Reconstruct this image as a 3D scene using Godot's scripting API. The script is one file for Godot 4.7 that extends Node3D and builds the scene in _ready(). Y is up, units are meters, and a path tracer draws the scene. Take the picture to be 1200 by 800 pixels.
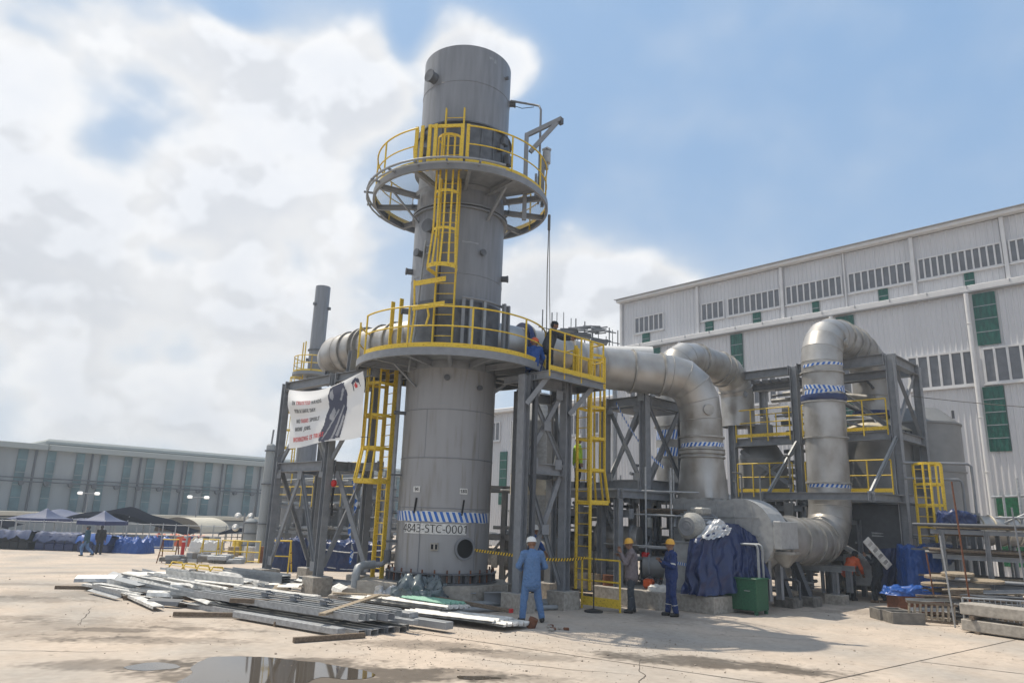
extends Node3D
# An industrial yard: grey exhaust stack, stainless ducts, steel frames, a big clad hall behind. Origin = foot of the stack, x along the hall, -z towards it, metres.

const CAM := Vector3(15.85, 2.3, 12.884)
const TOCAM := Vector3(0.776, 0, 0.631)      # level direction from the stack to the viewer
const RIGHT := Vector3(0.631, 0, -0.776)

const SUN := Vector3(-0.4475, 0.8880, 0.1030)           # towards the sun

var M := {}
var used := {}
var org := {}

class MB:
	var v := PackedVector3Array()
	var n := PackedVector3Array()
	var ix := PackedInt32Array()
	var col := PackedColorArray()
	func tri(a: Vector3, b: Vector3, c: Vector3, na: Vector3, nb: Vector3, nc: Vector3) -> void:
		var i := v.size()
		v.append(a); v.append(b); v.append(c)
		n.append(na); n.append(nb); n.append(nc)
		if (b - a).cross(c - a).dot(na + nb + nc) > 0.0:
			ix.append(i); ix.append(i + 2); ix.append(i + 1)
		else:
			ix.append(i); ix.append(i + 1); ix.append(i + 2)
	func quad(a: Vector3, b: Vector3, c: Vector3, d: Vector3, nn: Vector3) -> void:
		var i := v.size()
		v.append(a); v.append(b); v.append(c); v.append(d)
		for k in 4: n.append(nn)
		if (b - a).cross(c - a).dot(nn) > 0.0:
			ix.append_array([i, i + 2, i + 1, i, i + 3, i + 2])
		else:
			ix.append_array([i, i + 1, i + 2, i, i + 2, i + 3])
	func quads(a: Vector3, b: Vector3, c: Vector3, d: Vector3, na: Vector3, nb: Vector3, nc: Vector3, nd: Vector3) -> void:
		tri(a, b, c, na, nb, nc)
		tri(a, c, d, na, nc, nd)
	func box(c: Vector3, s: Vector3, b := Basis.IDENTITY, ch := 0.0) -> void:
		var h := s * 0.5
		if ch <= 0.0:
			for ax in 3:
				for sg in [-1.0, 1.0]:
					var e := Vector3.ZERO; e[ax] = sg
					var u := Vector3.ZERO; u[(ax + 1) % 3] = 1.0
					var w := Vector3.ZERO; w[(ax + 2) % 3] = 1.0
					quad(c + b * ((e - u - w) * h), c + b * ((e + u - w) * h), c + b * ((e + u + w) * h), c + b * ((e - u + w) * h), b * e)
			return
		for ax in 3:
			var a1 := (ax + 1) % 3
			var a2 := (ax + 2) % 3
			for sg in [-1.0, 1.0]:
				var e := Vector3.ZERO; e[ax] = sg
				var o := Vector3.ZERO; o[ax] = sg * h[ax]
				var u := Vector3.ZERO; u[a1] = h[a1] - ch
				var w := Vector3.ZERO; w[a2] = h[a2] - ch
				quad(c + b * (o - u - w), c + b * (o + u - w), c + b * (o + u + w), c + b * (o - u + w), b * e)
				for s2 in [-1.0, 1.0]:
					var p1 := Vector3.ZERO; p1[ax] = sg * h[ax]; p1[a1] = s2 * (h[a1] - ch)
					var p2 := Vector3.ZERO; p2[ax] = sg * (h[ax] - ch); p2[a1] = s2 * h[a1]
					var ee := Vector3.ZERO; ee[ax] = sg; ee[a1] = s2
					quad(c + b * (p1 - w), c + b * (p1 + w), c + b * (p2 + w), c + b * (p2 - w), b * ee.normalized())
		for k in 8:
			var sx := 1.0 if k & 1 else -1.0
			var sy := 1.0 if k & 2 else -1.0
			var sz := 1.0 if k & 4 else -1.0
			var nn: Vector3 = b * Vector3(sx, sy, sz).normalized()
			tri(c + b * Vector3(sx * h.x, sy * (h.y - ch), sz * (h.z - ch)), c + b * Vector3(sx * (h.x - ch), sy * h.y, sz * (h.z - ch)), c + b * Vector3(sx * (h.x - ch), sy * (h.y - ch), sz * h.z), nn, nn, nn)
	func extrude(prof: Array, p0: Vector3, p1: Vector3, xd: Vector3, caps := true) -> void:
		var d := (p1 - p0).normalized()
		var x := (xd - d * xd.dot(d)).normalized()
		var y := d.cross(x)
		var pv := PackedVector2Array(prof)
		var area := 0.0
		for i in pv.size():
			area += pv[i].cross(pv[(i + 1) % pv.size()])
		var sgn := 1.0 if area > 0.0 else -1.0
		for i in pv.size():
			var a := pv[i]
			var b := pv[(i + 1) % pv.size()]
			if a.distance_squared_to(b) < 1e-12: continue
			var t := (b - a).normalized()
			var nn := (x * t.y - y * t.x) * sgn
			var a0 := x * a.x + y * a.y
			var b0 := x * b.x + y * b.y
			quad(p0 + a0, p0 + b0, p1 + b0, p1 + a0, nn)
		if caps:
			var t := Geometry2D.triangulate_polygon(pv)
			for k in range(0, t.size(), 3):
				var q := []
				for j in 3: q.append(x * pv[t[k + j]].x + y * pv[t[k + j]].y)
				tri(p0 + q[0], p0 + q[1], p0 + q[2], -d, -d, -d)
				tri(p1 + q[0], p1 + q[1], p1 + q[2], d, d, d)
	func hbeam(p0: Vector3, p1: Vector3, web: Vector3, h := 0.3, w := 0.3, tf := 0.018, tw := 0.014) -> void:
		# web = direction across the flanges (depth h)
		var a := h / 2; var b := w / 2; var t := tw / 2
		extrude([Vector2(-a, -b), Vector2(-a + tf, -b), Vector2(-a + tf, -t), Vector2(a - tf, -t), Vector2(a - tf, -b), Vector2(a, -b), Vector2(a, b), Vector2(a - tf, b), Vector2(a - tf, t), Vector2(-a + tf, t), Vector2(-a + tf, b), Vector2(-a, b)], p0, p1, web)
	func channel(p0: Vector3, p1: Vector3, side: Vector3, h := 0.2, w := 0.075, t := 0.01) -> void:
		# side = the way the flanges point; depth h runs across it
		var b := h / 2
		extrude([Vector2(0, -b), Vector2(w, -b), Vector2(w, -b + t), Vector2(t, -b + t), Vector2(t, b - t), Vector2(w, b - t), Vector2(w, b), Vector2(0, b)], p0, p1, side)
	func angle(p0: Vector3, p1: Vector3, side: Vector3, w := 0.1, t := 0.01) -> void:
		extrude([Vector2(0, 0), Vector2(w, 0), Vector2(w, t), Vector2(t, t), Vector2(t, w), Vector2(0, w)], p0, p1, side)
	func bar(p0: Vector3, p1: Vector3, xd: Vector3, w: float, h: float) -> void:
		extrude([Vector2(-w / 2, -h / 2), Vector2(w / 2, -h / 2), Vector2(w / 2, h / 2), Vector2(-w / 2, h / 2)], p0, p1, xd)
	func tube(pts: Array, r: float, sides := 8, closed := false, caps := true, r1 := -1.0) -> void:
		# smooth swept tube
		var m := pts.size()
		var tang := []
		for i in m:
			var a: Vector3 = pts[(i - 1 + m) % m] if closed else pts[maxi(i - 1, 0)]
			var b: Vector3 = pts[(i + 1) % m] if closed else pts[mini(i + 1, m - 1)]
			tang.append((b - a).normalized())
		var u: Vector3 = Vector3.UP if absf(tang[0].y) < 0.9 else Vector3.RIGHT
		u = (u - tang[0] * u.dot(tang[0])).normalized()
		var base := v.size()
		for i in m:
			u = (u - tang[i] * u.dot(tang[i])).normalized()
			var w: Vector3 = tang[i].cross(u)
			var rr := r if r1 < 0.0 else lerpf(r, r1, float(i) / (m - 1))
			for k in sides:
				var a := TAU * k / sides
				var o := u * cos(a) + w * sin(a)
				v.append(pts[i] + o * rr); n.append(o)
		var last := m if closed else m - 1
		for i in last:
			for k in sides:
				var a := base + i * sides + k
				var b := base + i * sides + (k + 1) % sides
				var c := base + ((i + 1) % m) * sides + (k + 1) % sides
				var d := base + ((i + 1) % m) * sides + k
				ix.append_array([a, d, c, a, c, b])
		if caps and not closed:
			for e: int in [0, m - 1]:
				var s: Vector3 = -tang[0] if e == 0 else tang[m - 1]
				var b0: int = base + e * sides
				for k in range(1, sides - 1):
					tri(v[b0], v[b0 + k], v[b0 + k + 1], s, s, s)
	func pipe(pts: Array, r: float, sides := 32, r2 := -1.0) -> void:
		# mitred pipe: straight lengths that meet on bisecting planes, faceted along the run and smooth around
		var m := pts.size()
		var d0: Vector3 = (pts[1] - pts[0]).normalized()
		var u: Vector3 = Vector3.UP if absf(d0.y) < 0.9 else Vector3.RIGHT
		u = (u - d0 * u.dot(d0)).normalized()
		var prev := d0
		for i in m - 1:
			var d: Vector3 = (pts[i + 1] - pts[i]).normalized()
			if i > 0 and prev.dot(d) < 0.9999:
				u = Quaternion(prev, d) * u
			u = (u - d * u.dot(d)).normalized()
			var w := d.cross(u)
			var n0 := d if i == 0 else (prev + d).normalized()
			var n1: Vector3 = d if i == m - 2 else (d + (pts[i + 2] - pts[i + 1]).normalized()).normalized()
			var ra := r if r2 < 0.0 else lerpf(r, r2, float(i) / (m - 1))
			var rb := r if r2 < 0.0 else lerpf(r, r2, float(i + 1) / (m - 1))
			var base := v.size()
			for k in sides:
				var a := TAU * k / sides
				var o := u * cos(a) + w * sin(a)
				v.append(pts[i] + o * ra - d * (o.dot(n0) * ra / d.dot(n0))); n.append(o)
				v.append(pts[i + 1] + o * rb - d * (o.dot(n1) * rb / d.dot(n1))); n.append(o)
			for k in sides:
				var a := base + 2 * k
				var b := base + 2 * ((k + 1) % sides)
				ix.append_array([a, a + 1, b + 1, a, b + 1, b])
			prev = d
	func lathe(prof: Array, sides := 32, xf := Transform3D.IDENTITY, a0 := 0.0, a1 := TAU) -> void:
		# prof: Vector2(radius, height) from bottom to top outside; flat along, smooth around
		for i in prof.size() - 1:
			var p: Vector2 = prof[i]
			var q: Vector2 = prof[i + 1]
			if p.distance_squared_to(q) < 1e-12: continue
			var t := (q - p).normalized()
			var nr := t.y; var ny := -t.x
			var base := v.size()
			for k in sides + 1:
				var a := lerpf(a0, a1, float(k) / sides)
				var o := Vector3(cos(a), 0, sin(a))
				var nn := xf.basis * (o * nr + Vector3.UP * ny).normalized()
				v.append(xf * (o * p.x + Vector3.UP * p.y)); n.append(nn)
				v.append(xf * (o * q.x + Vector3.UP * q.y)); n.append(nn)
			for k in sides:
				var a := base + 2 * k
				ix.append_array([a, a + 3, a + 1, a, a + 2, a + 3])
	func lathe_smooth(prof: Array, sides := 32, xf := Transform3D.IDENTITY) -> void:
		var rows := []
		for p in prof:
			var row := []
			for k in sides + 1:
				var a := TAU * k / sides
				row.append(xf * Vector3(cos(a) * p.x, p.y, sin(a) * p.x))
			rows.append(row)
		sheet(rows)
	func sheet(rows: Array, two := false) -> void:
		# smooth surface through a grid of points
		var h := rows.size()
		var w: int = rows[0].size()
		var base := v.size()
		for j in h:
			for i in w:
				var du: Vector3 = rows[j][mini(i + 1, w - 1)] - rows[j][maxi(i - 1, 0)]
				var dv: Vector3 = rows[mini(j + 1, h - 1)][i] - rows[maxi(j - 1, 0)][i]
				var nn := dv.cross(du).normalized()
				if nn.length_squared() < 0.5: nn = Vector3.UP
				v.append(rows[j][i]); n.append(nn)
		for j in h - 1:
			for i in w - 1:
				var a := base + j * w + i
				ix.append_array([a, a + w + 1, a + w, a, a + 1, a + w + 1])
	func ring(c: Vector3, axis: Vector3, R: float, r: float, sides := 40, tsides := 6) -> void:
		var u := axis.cross(Vector3.UP if absf(axis.y) < 0.9 else Vector3.RIGHT).normalized()
		var w := axis.cross(u).normalized()
		var p := []
		for k in sides:
			p.append(c + u * cos(TAU * k / sides) * R + w * sin(TAU * k / sides) * R)
		tube(p, r, tsides, true)
	func band(c: Vector3, axis: Vector3, r0: float, r1: float, th: float, sides := 40) -> void:
		# flat ring (flange) of thickness th
		var b := MB.along(axis)
		lathe([Vector2(r0, -th / 2), Vector2(r1, -th / 2), Vector2(r1, th / 2), Vector2(r0, th / 2), Vector2(r0, -th / 2)], sides, Transform3D(b, c))
	static func along(axis: Vector3) -> Basis:
		var y := axis.normalized()
		var x := y.cross(Vector3.UP if absf(y.y) < 0.9 else Vector3.RIGHT).normalized()
		return Basis(x, y, x.cross(y))
	func mesh(off: Vector3) -> ArrayMesh:
		var a := []
		a.resize(Mesh.ARRAY_MAX)
		if off != Vector3.ZERO:
			for i in v.size(): v[i] -= off
		a[Mesh.ARRAY_VERTEX] = v; a[Mesh.ARRAY_NORMAL] = n; a[Mesh.ARRAY_INDEX] = ix
		if col.size() == v.size() and col.size() > 0: a[Mesh.ARRAY_COLOR] = col
		var m := ArrayMesh.new()
		m.add_surface_from_arrays(Mesh.PRIMITIVE_TRIANGLES, a)
		return m
	func low() -> Vector3:
		var lo := v[0]; var hi := v[0]
		for p in v:
			lo = lo.min(p); hi = hi.max(p)
		return Vector3((lo.x + hi.x) / 2, lo.y, (lo.z + hi.z) / 2)

func numbered(s: String) -> String:
	if not used.has(s):
		used[s] = 0
		return s
	used[s] += 1
	return "%s_%03d" % [s, used[s]]

func tag(o: Node3D, label: String, category: String, group := "") -> void:
	o.set_meta("label", label); o.set_meta("category", category)
	if group: o.set_meta("group", group)

func thing(called: String, label: String, category: String, at := Vector3.ZERO, turn := 0.0, group := "") -> Node3D:
	var o := Node3D.new()
	o.name = numbered(called); add_child(o)
	o.position = at; o.rotation.y = turn
	org[o] = at
	tag(o, label, category, group)
	return o

func part(called: String, mb: MB, mat: Material, parent: Node3D, world := true) -> MeshInstance3D:
	var o := MeshInstance3D.new()
	o.name = called
	o.mesh = mb.mesh(org.get(parent, Vector3.ZERO) if world else Vector3.ZERO)
	o.material_override = mat
	org[o] = org.get(parent, Vector3.ZERO)
	parent.add_child(o, true)
	return o

func same(called: String, mesh: Mesh, mat: Material, parent: Node3D, xf: Transform3D) -> MeshInstance3D:
	var o := MeshInstance3D.new()
	o.name = called; o.mesh = mesh; o.material_override = mat
	parent.add_child(o, true)
	xf.origin -= org.get(parent, Vector3.ZERO)
	o.transform = xf
	return o

func solo(called: String, mb: MB, mat: Material, label: String, category: String, group := "") -> MeshInstance3D:
	var o := MeshInstance3D.new()
	o.name = numbered(called)
	var at := mb.low()
	o.mesh = mb.mesh(at); o.position = at; o.material_override = mat
	org[o] = at
	add_child(o)
	tag(o, label, category, group)
	return o

func struct(called: String, mb: MB, mat: Material, parent: Node3D = null) -> MeshInstance3D:
	var o := MeshInstance3D.new()
	o.mesh = mb.mesh(Vector3.ZERO); o.material_override = mat
	if parent:
		o.name = called
		parent.add_child(o, true)
	else:
		o.name = numbered(called)
		add_child(o)
		o.set_meta("kind", "structure")
	return o

func copy(src: Node3D, at: Vector3, turn: float, label: String, group := "") -> Node3D:
	var c: Node3D = src.duplicate()
	var re := RegEx.create_from_string("_\\d{3}$")
	c.name = numbered(re.sub(src.name, ""))
	add_child(c)
	c.position = at; c.rotation.y = turn
	org[c] = at
	c.set_meta("label", label)
	if group: c.set_meta("group", group)
	return c

func pol(deg: float, r: float, h: float) -> Vector3:     # point round the stack: 0 faces the viewer, + to the right
	var a := deg_to_rad(deg)
	return TOCAM * (cos(a) * r) + RIGHT * (sin(a) * r) + Vector3.UP * h

func arc(d0: float, d1: float, r: float, h: float, step := 5.0) -> Array:
	var p := []
	var k := maxi(2, int(ceil(absf(d1 - d0) / step)))
	for i in k + 1: p.append(pol(lerpf(d0, d1, float(i) / k), r, h))
	return p

func drop(x: float) -> float:                            # the yard falls a little towards the left
	return -0.8 * smoothstep(-7.0, -32.0, x)

func gp(x: float, z: float, h := 0.0) -> Vector3:
	return Vector3(x, drop(x) + h, z)

# ---------- materials ----------
func grey_tex(freq: float, seed_: int, lo: float, hi: float, octaves := 5, kind := FastNoiseLite.TYPE_SIMPLEX_SMOOTH) -> NoiseTexture2D:
	var f := FastNoiseLite.new()
	f.noise_type = kind; f.seed = seed_; f.frequency = freq; f.fractal_octaves = octaves
	var t := NoiseTexture2D.new()
	t.width = 512; t.height = 512; t.seamless = true; t.noise = f
	var g := Gradient.new()
	g.offsets = PackedFloat32Array([0.12, 0.45, 0.85]); g.colors = PackedColorArray([Color(lo, lo, lo), Color((lo + hi) * 0.5, (lo + hi) * 0.5, (lo + hi) * 0.5), Color(hi, hi, hi)])
	t.color_ramp = g
	return t

func ramp_tex(freq: float, seed_: int, offs: Array, cols: Array, octaves := 5, size := 512) -> NoiseTexture2D:
	var f := FastNoiseLite.new()
	f.noise_type = FastNoiseLite.TYPE_SIMPLEX_SMOOTH; f.seed = seed_; f.frequency = freq; f.fractal_octaves = octaves
	var t := NoiseTexture2D.new()
	t.width = size; t.height = size; t.seamless = true; t.noise = f
	var g := Gradient.new()
	g.offsets = PackedFloat32Array(offs)
	var c := PackedColorArray()
	for q in cols: c.append(Color(q[0], q[1], q[2]).linear_to_srgb())
	g.colors = c
	t.color_ramp = g
	return t

func mat(called: String, c: Color, rough := 0.7, metal := 0.0, tex: Texture2D = null, sc := Vector3.ONE, spec := 0.5) -> StandardMaterial3D:
	var m := StandardMaterial3D.new()
	m.resource_name = called
	m.albedo_color = c.linear_to_srgb()
	m.roughness = rough; m.metallic = metal; m.metallic_specular = spec
	m.cull_mode = BaseMaterial3D.CULL_DISABLED
	if tex:
		m.albedo_texture = tex
		m.uv1_triplanar = true; m.uv1_world_triplanar = true; m.uv1_scale = sc
	M[called] = m
	return m

func bump(m: StandardMaterial3D, freq: float, seed_: int, amount: float, strength := 4.0) -> void:
	var f := FastNoiseLite.new()
	f.noise_type = FastNoiseLite.TYPE_SIMPLEX_SMOOTH; f.seed = seed_; f.frequency = freq; f.fractal_octaves = 4
	var t := NoiseTexture2D.new()
	t.width = 512; t.height = 512; t.seamless = true; t.noise = f; t.as_normal_map = true; t.bump_strength = strength
	m.normal_enabled = true; m.normal_texture = t; m.normal_scale = amount
	m.uv1_triplanar = true; m.uv1_world_triplanar = true

func materials() -> void:
	var mott := grey_tex(0.008, 3, 0.70, 1.0)
	var vsoft := grey_tex(0.008, 23, 0.95, 1.0, 3)
	var csoft := grey_tex(0.012, 29, 0.80, 1.0, 6)
	var streak2 := grey_tex(0.018, 37, 0.86, 1.0, 6)
	var ywear := ramp_tex(0.02, 51, [0.0, 0.22, 0.34, 1.0], [[0.30, 0.26, 0.22], [0.62, 0.58, 0.5], [0.9, 0.9, 0.9], [1.0, 1.0, 1.0]], 6)
	var stain := ramp_tex(0.018, 61, [0.0, 0.2, 0.4, 1.0], [[0.60, 0.55, 0.48], [0.80, 0.775, 0.74], [0.93, 0.93, 0.93], [1.0, 1.0, 1.0]], 6)
	var fine := grey_tex(0.03, 8, 0.78, 1.0, 4)
	var streak := grey_tex(0.02, 12, 0.72, 1.0, 4)
	var soft := grey_tex(0.01, 19, 0.90, 1.0, 4)
	mat("steel", Color(0.225, 0.238, 0.26), 0.5, 0.0, soft, Vector3.ONE * 0.6)
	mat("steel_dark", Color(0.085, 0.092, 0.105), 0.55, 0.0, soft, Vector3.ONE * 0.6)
	mat("steel_light", Color(0.30, 0.32, 0.34), 0.5, 0.2, soft, Vector3.ONE * 0.7)
	mat("shell", Color(0.215, 0.227, 0.253), 0.40, 0.0, streak2, Vector3(0.55, 0.05, 0.55))
	mat("shell_low", Color(0.285, 0.288, 0.30), 0.40, 0.0, stain, Vector3(0.55, 0.05, 0.55))
	mat("shell_band", Color(0.125, 0.135, 0.155), 0.5, 0.0, mott, Vector3.ONE * 0.5)
	var sst := ramp_tex(0.006, 21, [0.1, 0.35, 0.6, 0.9], [[0.27, 0.25, 0.225], [0.37, 0.355, 0.335], [0.46, 0.45, 0.44], [0.54, 0.535, 0.53]], 6)
	var s := mat("stainless", Color(0.86, 0.86, 0.86), 0.42, 0.62, sst, Vector3(0.35, 0.22, 0.35))
	s.roughness_texture = grey_tex(0.012, 31, 0.75, 1.0); s.roughness_texture_channel = BaseMaterial3D.TEXTURE_CHANNEL_RED; s.roughness = 0.5
	mat("stainless_dull", Color(0.42, 0.41, 0.39), 0.6, 0.3, mott, Vector3.ONE * 0.5)
	mat("galv", Color(0.43, 0.445, 0.46), 0.42, 0.2, csoft, Vector3.ONE * 1.3)
	mat("yellow", Color(0.72, 0.50, 0.035), 0.5, 0.0, ywear, Vector3.ONE * 1.6)
	var cc := mat("concrete", Color(0.40, 0.37, 0.33), 0.92, 0.0, csoft, Vector3.ONE * 1.1)
	bump(cc, 0.05, 5, 0.25)
	mat("concrete_dark", Color(0.21, 0.195, 0.175), 0.92, 0.0, mott, Vector3.ONE * 1.1)
	mat("cladding", Color(0.545, 0.55, 0.575), 0.5, 0.0, vsoft, Vector3(0.1, 0.02, 0.1))
	mat("trim", Color(0.60, 0.60, 0.61), 0.55, 0.0, vsoft, Vector3.ONE * 0.4)
	mat("roof_edge", Color(0.30, 0.31, 0.33), 0.6)
	mat("pane_dark", Color(0.15, 0.157, 0.175), 0.25, 0.0, soft, Vector3.ONE * 0.35)
	mat("green_glass", Color(0.012, 0.115, 0.085), 0.35, 0.0, streak, Vector3(0.6, 0.15, 0.6))
	mat("green_door", Color(0.008, 0.15, 0.06), 0.5, 0.0, mott)
	mat("green_paint", Color(0.024, 0.125, 0.062), 0.5, 0.0, fine)
	mat("tarp", Color(0.011, 0.028, 0.115), 0.36, 0.0, fine, Vector3.ONE * 2.0)
	M.tarp.backlight_enabled = true; M.tarp.backlight = Color(0.02, 0.03, 0.08)
	mat("tarp_bright", Color(0.012, 0.085, 0.36), 0.4, 0.0, fine, Vector3.ONE * 2.0)
	mat("tarp_silver", Color(0.45, 0.46, 0.48), 0.35, 0.2)
	mat("tarp_navy", Color(0.005, 0.007, 0.016), 1.0, 0.0, fine, Vector3.ONE * 2.0, 0.1)
	mat("tarp_black", Color(0.03, 0.033, 0.038), 0.5, 0.0, fine, Vector3.ONE * 2.0)
	mat("plastic_wrap", Color(0.13, 0.165, 0.185), 0.3, 0.0, fine, Vector3.ONE * 2.0)
	mat("canopy_blue", Color(0.05, 0.075, 0.165), 0.6, 0.0, fine)
	mat("cream", Color(0.62, 0.58, 0.48), 0.7, 0.0, fine)
	mat("white", Color(0.72, 0.72, 0.71), 0.55, 0.0, fine)
	mat("sheet_white", Color(0.78, 0.77, 0.74), 0.5, 0.0, mott, Vector3.ONE * 0.9)
	mat("sheet_green", Color(0.24, 0.5, 0.38), 0.5, 0.0, fine)
	mat("wood", Color(0.19, 0.145, 0.105), 0.85, 0.0, streak, Vector3(1.5, 1.5, 1.5))
	mat("wood_light", Color(0.38, 0.31, 0.225), 0.85, 0.0, streak, Vector3(1.5, 1.5, 1.5))
	mat("rubber", Color(0.018, 0.018, 0.02), 0.7)
	mat("hole", Color(0.008, 0.008, 0.009), 0.9)
	mat("tape_blue", Color(0.015, 0.12, 0.45), 0.45)
	mat("tape_white", Color(0.6, 0.62, 0.64), 0.45)
	mat("tape_yellow", Color(0.65, 0.42, 0.02), 0.5)
	mat("red", Color(0.5, 0.02, 0.02), 0.5)
	mat("orange", Color(0.6, 0.10, 0.02), 0.6)
	mat("rust", Color(0.20, 0.075, 0.035), 0.85, 0.0, mott, Vector3.ONE * 2.0)
	mat("motor", Color(0.36, 0.36, 0.345), 0.5, 0.0, fine)
	mat("pedestal", Color(0.33, 0.34, 0.35), 0.6, 0.0, soft, Vector3.ONE * 0.8)
	mat("ink", Color(0.02, 0.02, 0.022), 0.6)
	mat("ink_red", Color(0.55, 0.03, 0.03), 0.6)
	mat("banner_white", Color(0.70, 0.71, 0.72), 0.7)
	M.banner_white.backlight_enabled = true; M.banner_white.backlight = Color(0.25, 0.25, 0.25)
	mat("figure_dark", Color(0.045, 0.05, 0.085), 0.7)
	mat("figure_grey", Color(0.28, 0.29, 0.32), 0.7)
	mat("rope", Color(0.12, 0.115, 0.105), 0.9)
	mat("blue_flange", Color(0.008, 0.022, 0.13), 0.45, 0.0, fine)
	mat("far_wall", Color(0.30, 0.325, 0.34), 0.7, 0.0, soft, Vector3(0.05, 0.02, 0.05))
	mat("far_strip", Color(0.10, 0.19, 0.215), 0.5, 0.0, mott, Vector3.ONE * 0.1)
	mat("far_roof", Color(0.30, 0.325, 0.32), 0.6)
	mat("vessel", Color(0.22, 0.225, 0.23), 0.55, 0.1, soft, Vector3.ONE * 0.3)
	mat("cone_cream", Color(0.66, 0.60, 0.48), 0.55, 0.1, mott, Vector3.ONE * 0.4)
	mat("skin", Color(0.22, 0.115, 0.07), 0.6)
	mat("cloth_lightblue", Color(0.115, 0.225, 0.44), 0.85, 0.0, fine, Vector3.ONE * 3.0)
	mat("cloth_navy", Color(0.012, 0.035, 0.15), 0.85, 0.0, fine, Vector3.ONE * 3.0)
	mat("cloth_mauve", Color(0.22, 0.185, 0.195), 0.85, 0.0, fine, Vector3.ONE * 3.0)
	mat("cloth_slate", Color(0.055, 0.065, 0.08), 0.85, 0.0, fine, Vector3.ONE * 3.0)
	mat("cloth_dark", Color(0.015, 0.02, 0.03), 0.85, 0.0, fine, Vector3.ONE * 3.0)
	mat("cloth_black", Color(0.014, 0.014, 0.016), 0.85)
	mat("cloth_blue", Color(0.02, 0.09, 0.35), 0.85, 0.0, fine, Vector3.ONE * 3.0)
	mat("boot", Color(0.025, 0.022, 0.02), 0.7)
	mat("boot_tan", Color(0.16, 0.10, 0.055), 0.8)
	mat("helmet_white", Color(0.72, 0.72, 0.70), 0.35)
	mat("helmet_yellow", Color(0.68, 0.36, 0.04), 0.35)
	mat("reflective", Color(0.5, 0.5, 0.48), 0.4)
	mat("foliage", Color(0.09, 0.14, 0.03), 0.8)
	mat("lamp_glow", Color(0.9, 0.9, 0.9), 0.3)
	var lg: StandardMaterial3D = M.lamp_glow
	lg.emission_enabled = true; lg.emission = Color(1, 0.98, 0.94); lg.emission_energy_multiplier = 0.6
	# open steel mesh: strands and holes
	var im := Image.create(64, 64, false, Image.FORMAT_RGBA8)
	im.fill(Color(1, 1, 1, 0))
	im.fill_rect(Rect2i(0, 0, 64, 12), Color.WHITE); im.fill_rect(Rect2i(0, 0, 12, 64), Color.WHITE)
	M.rope_dark = mat("rope_dark", Color(0.04, 0.04, 0.045), 0.8)

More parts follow.
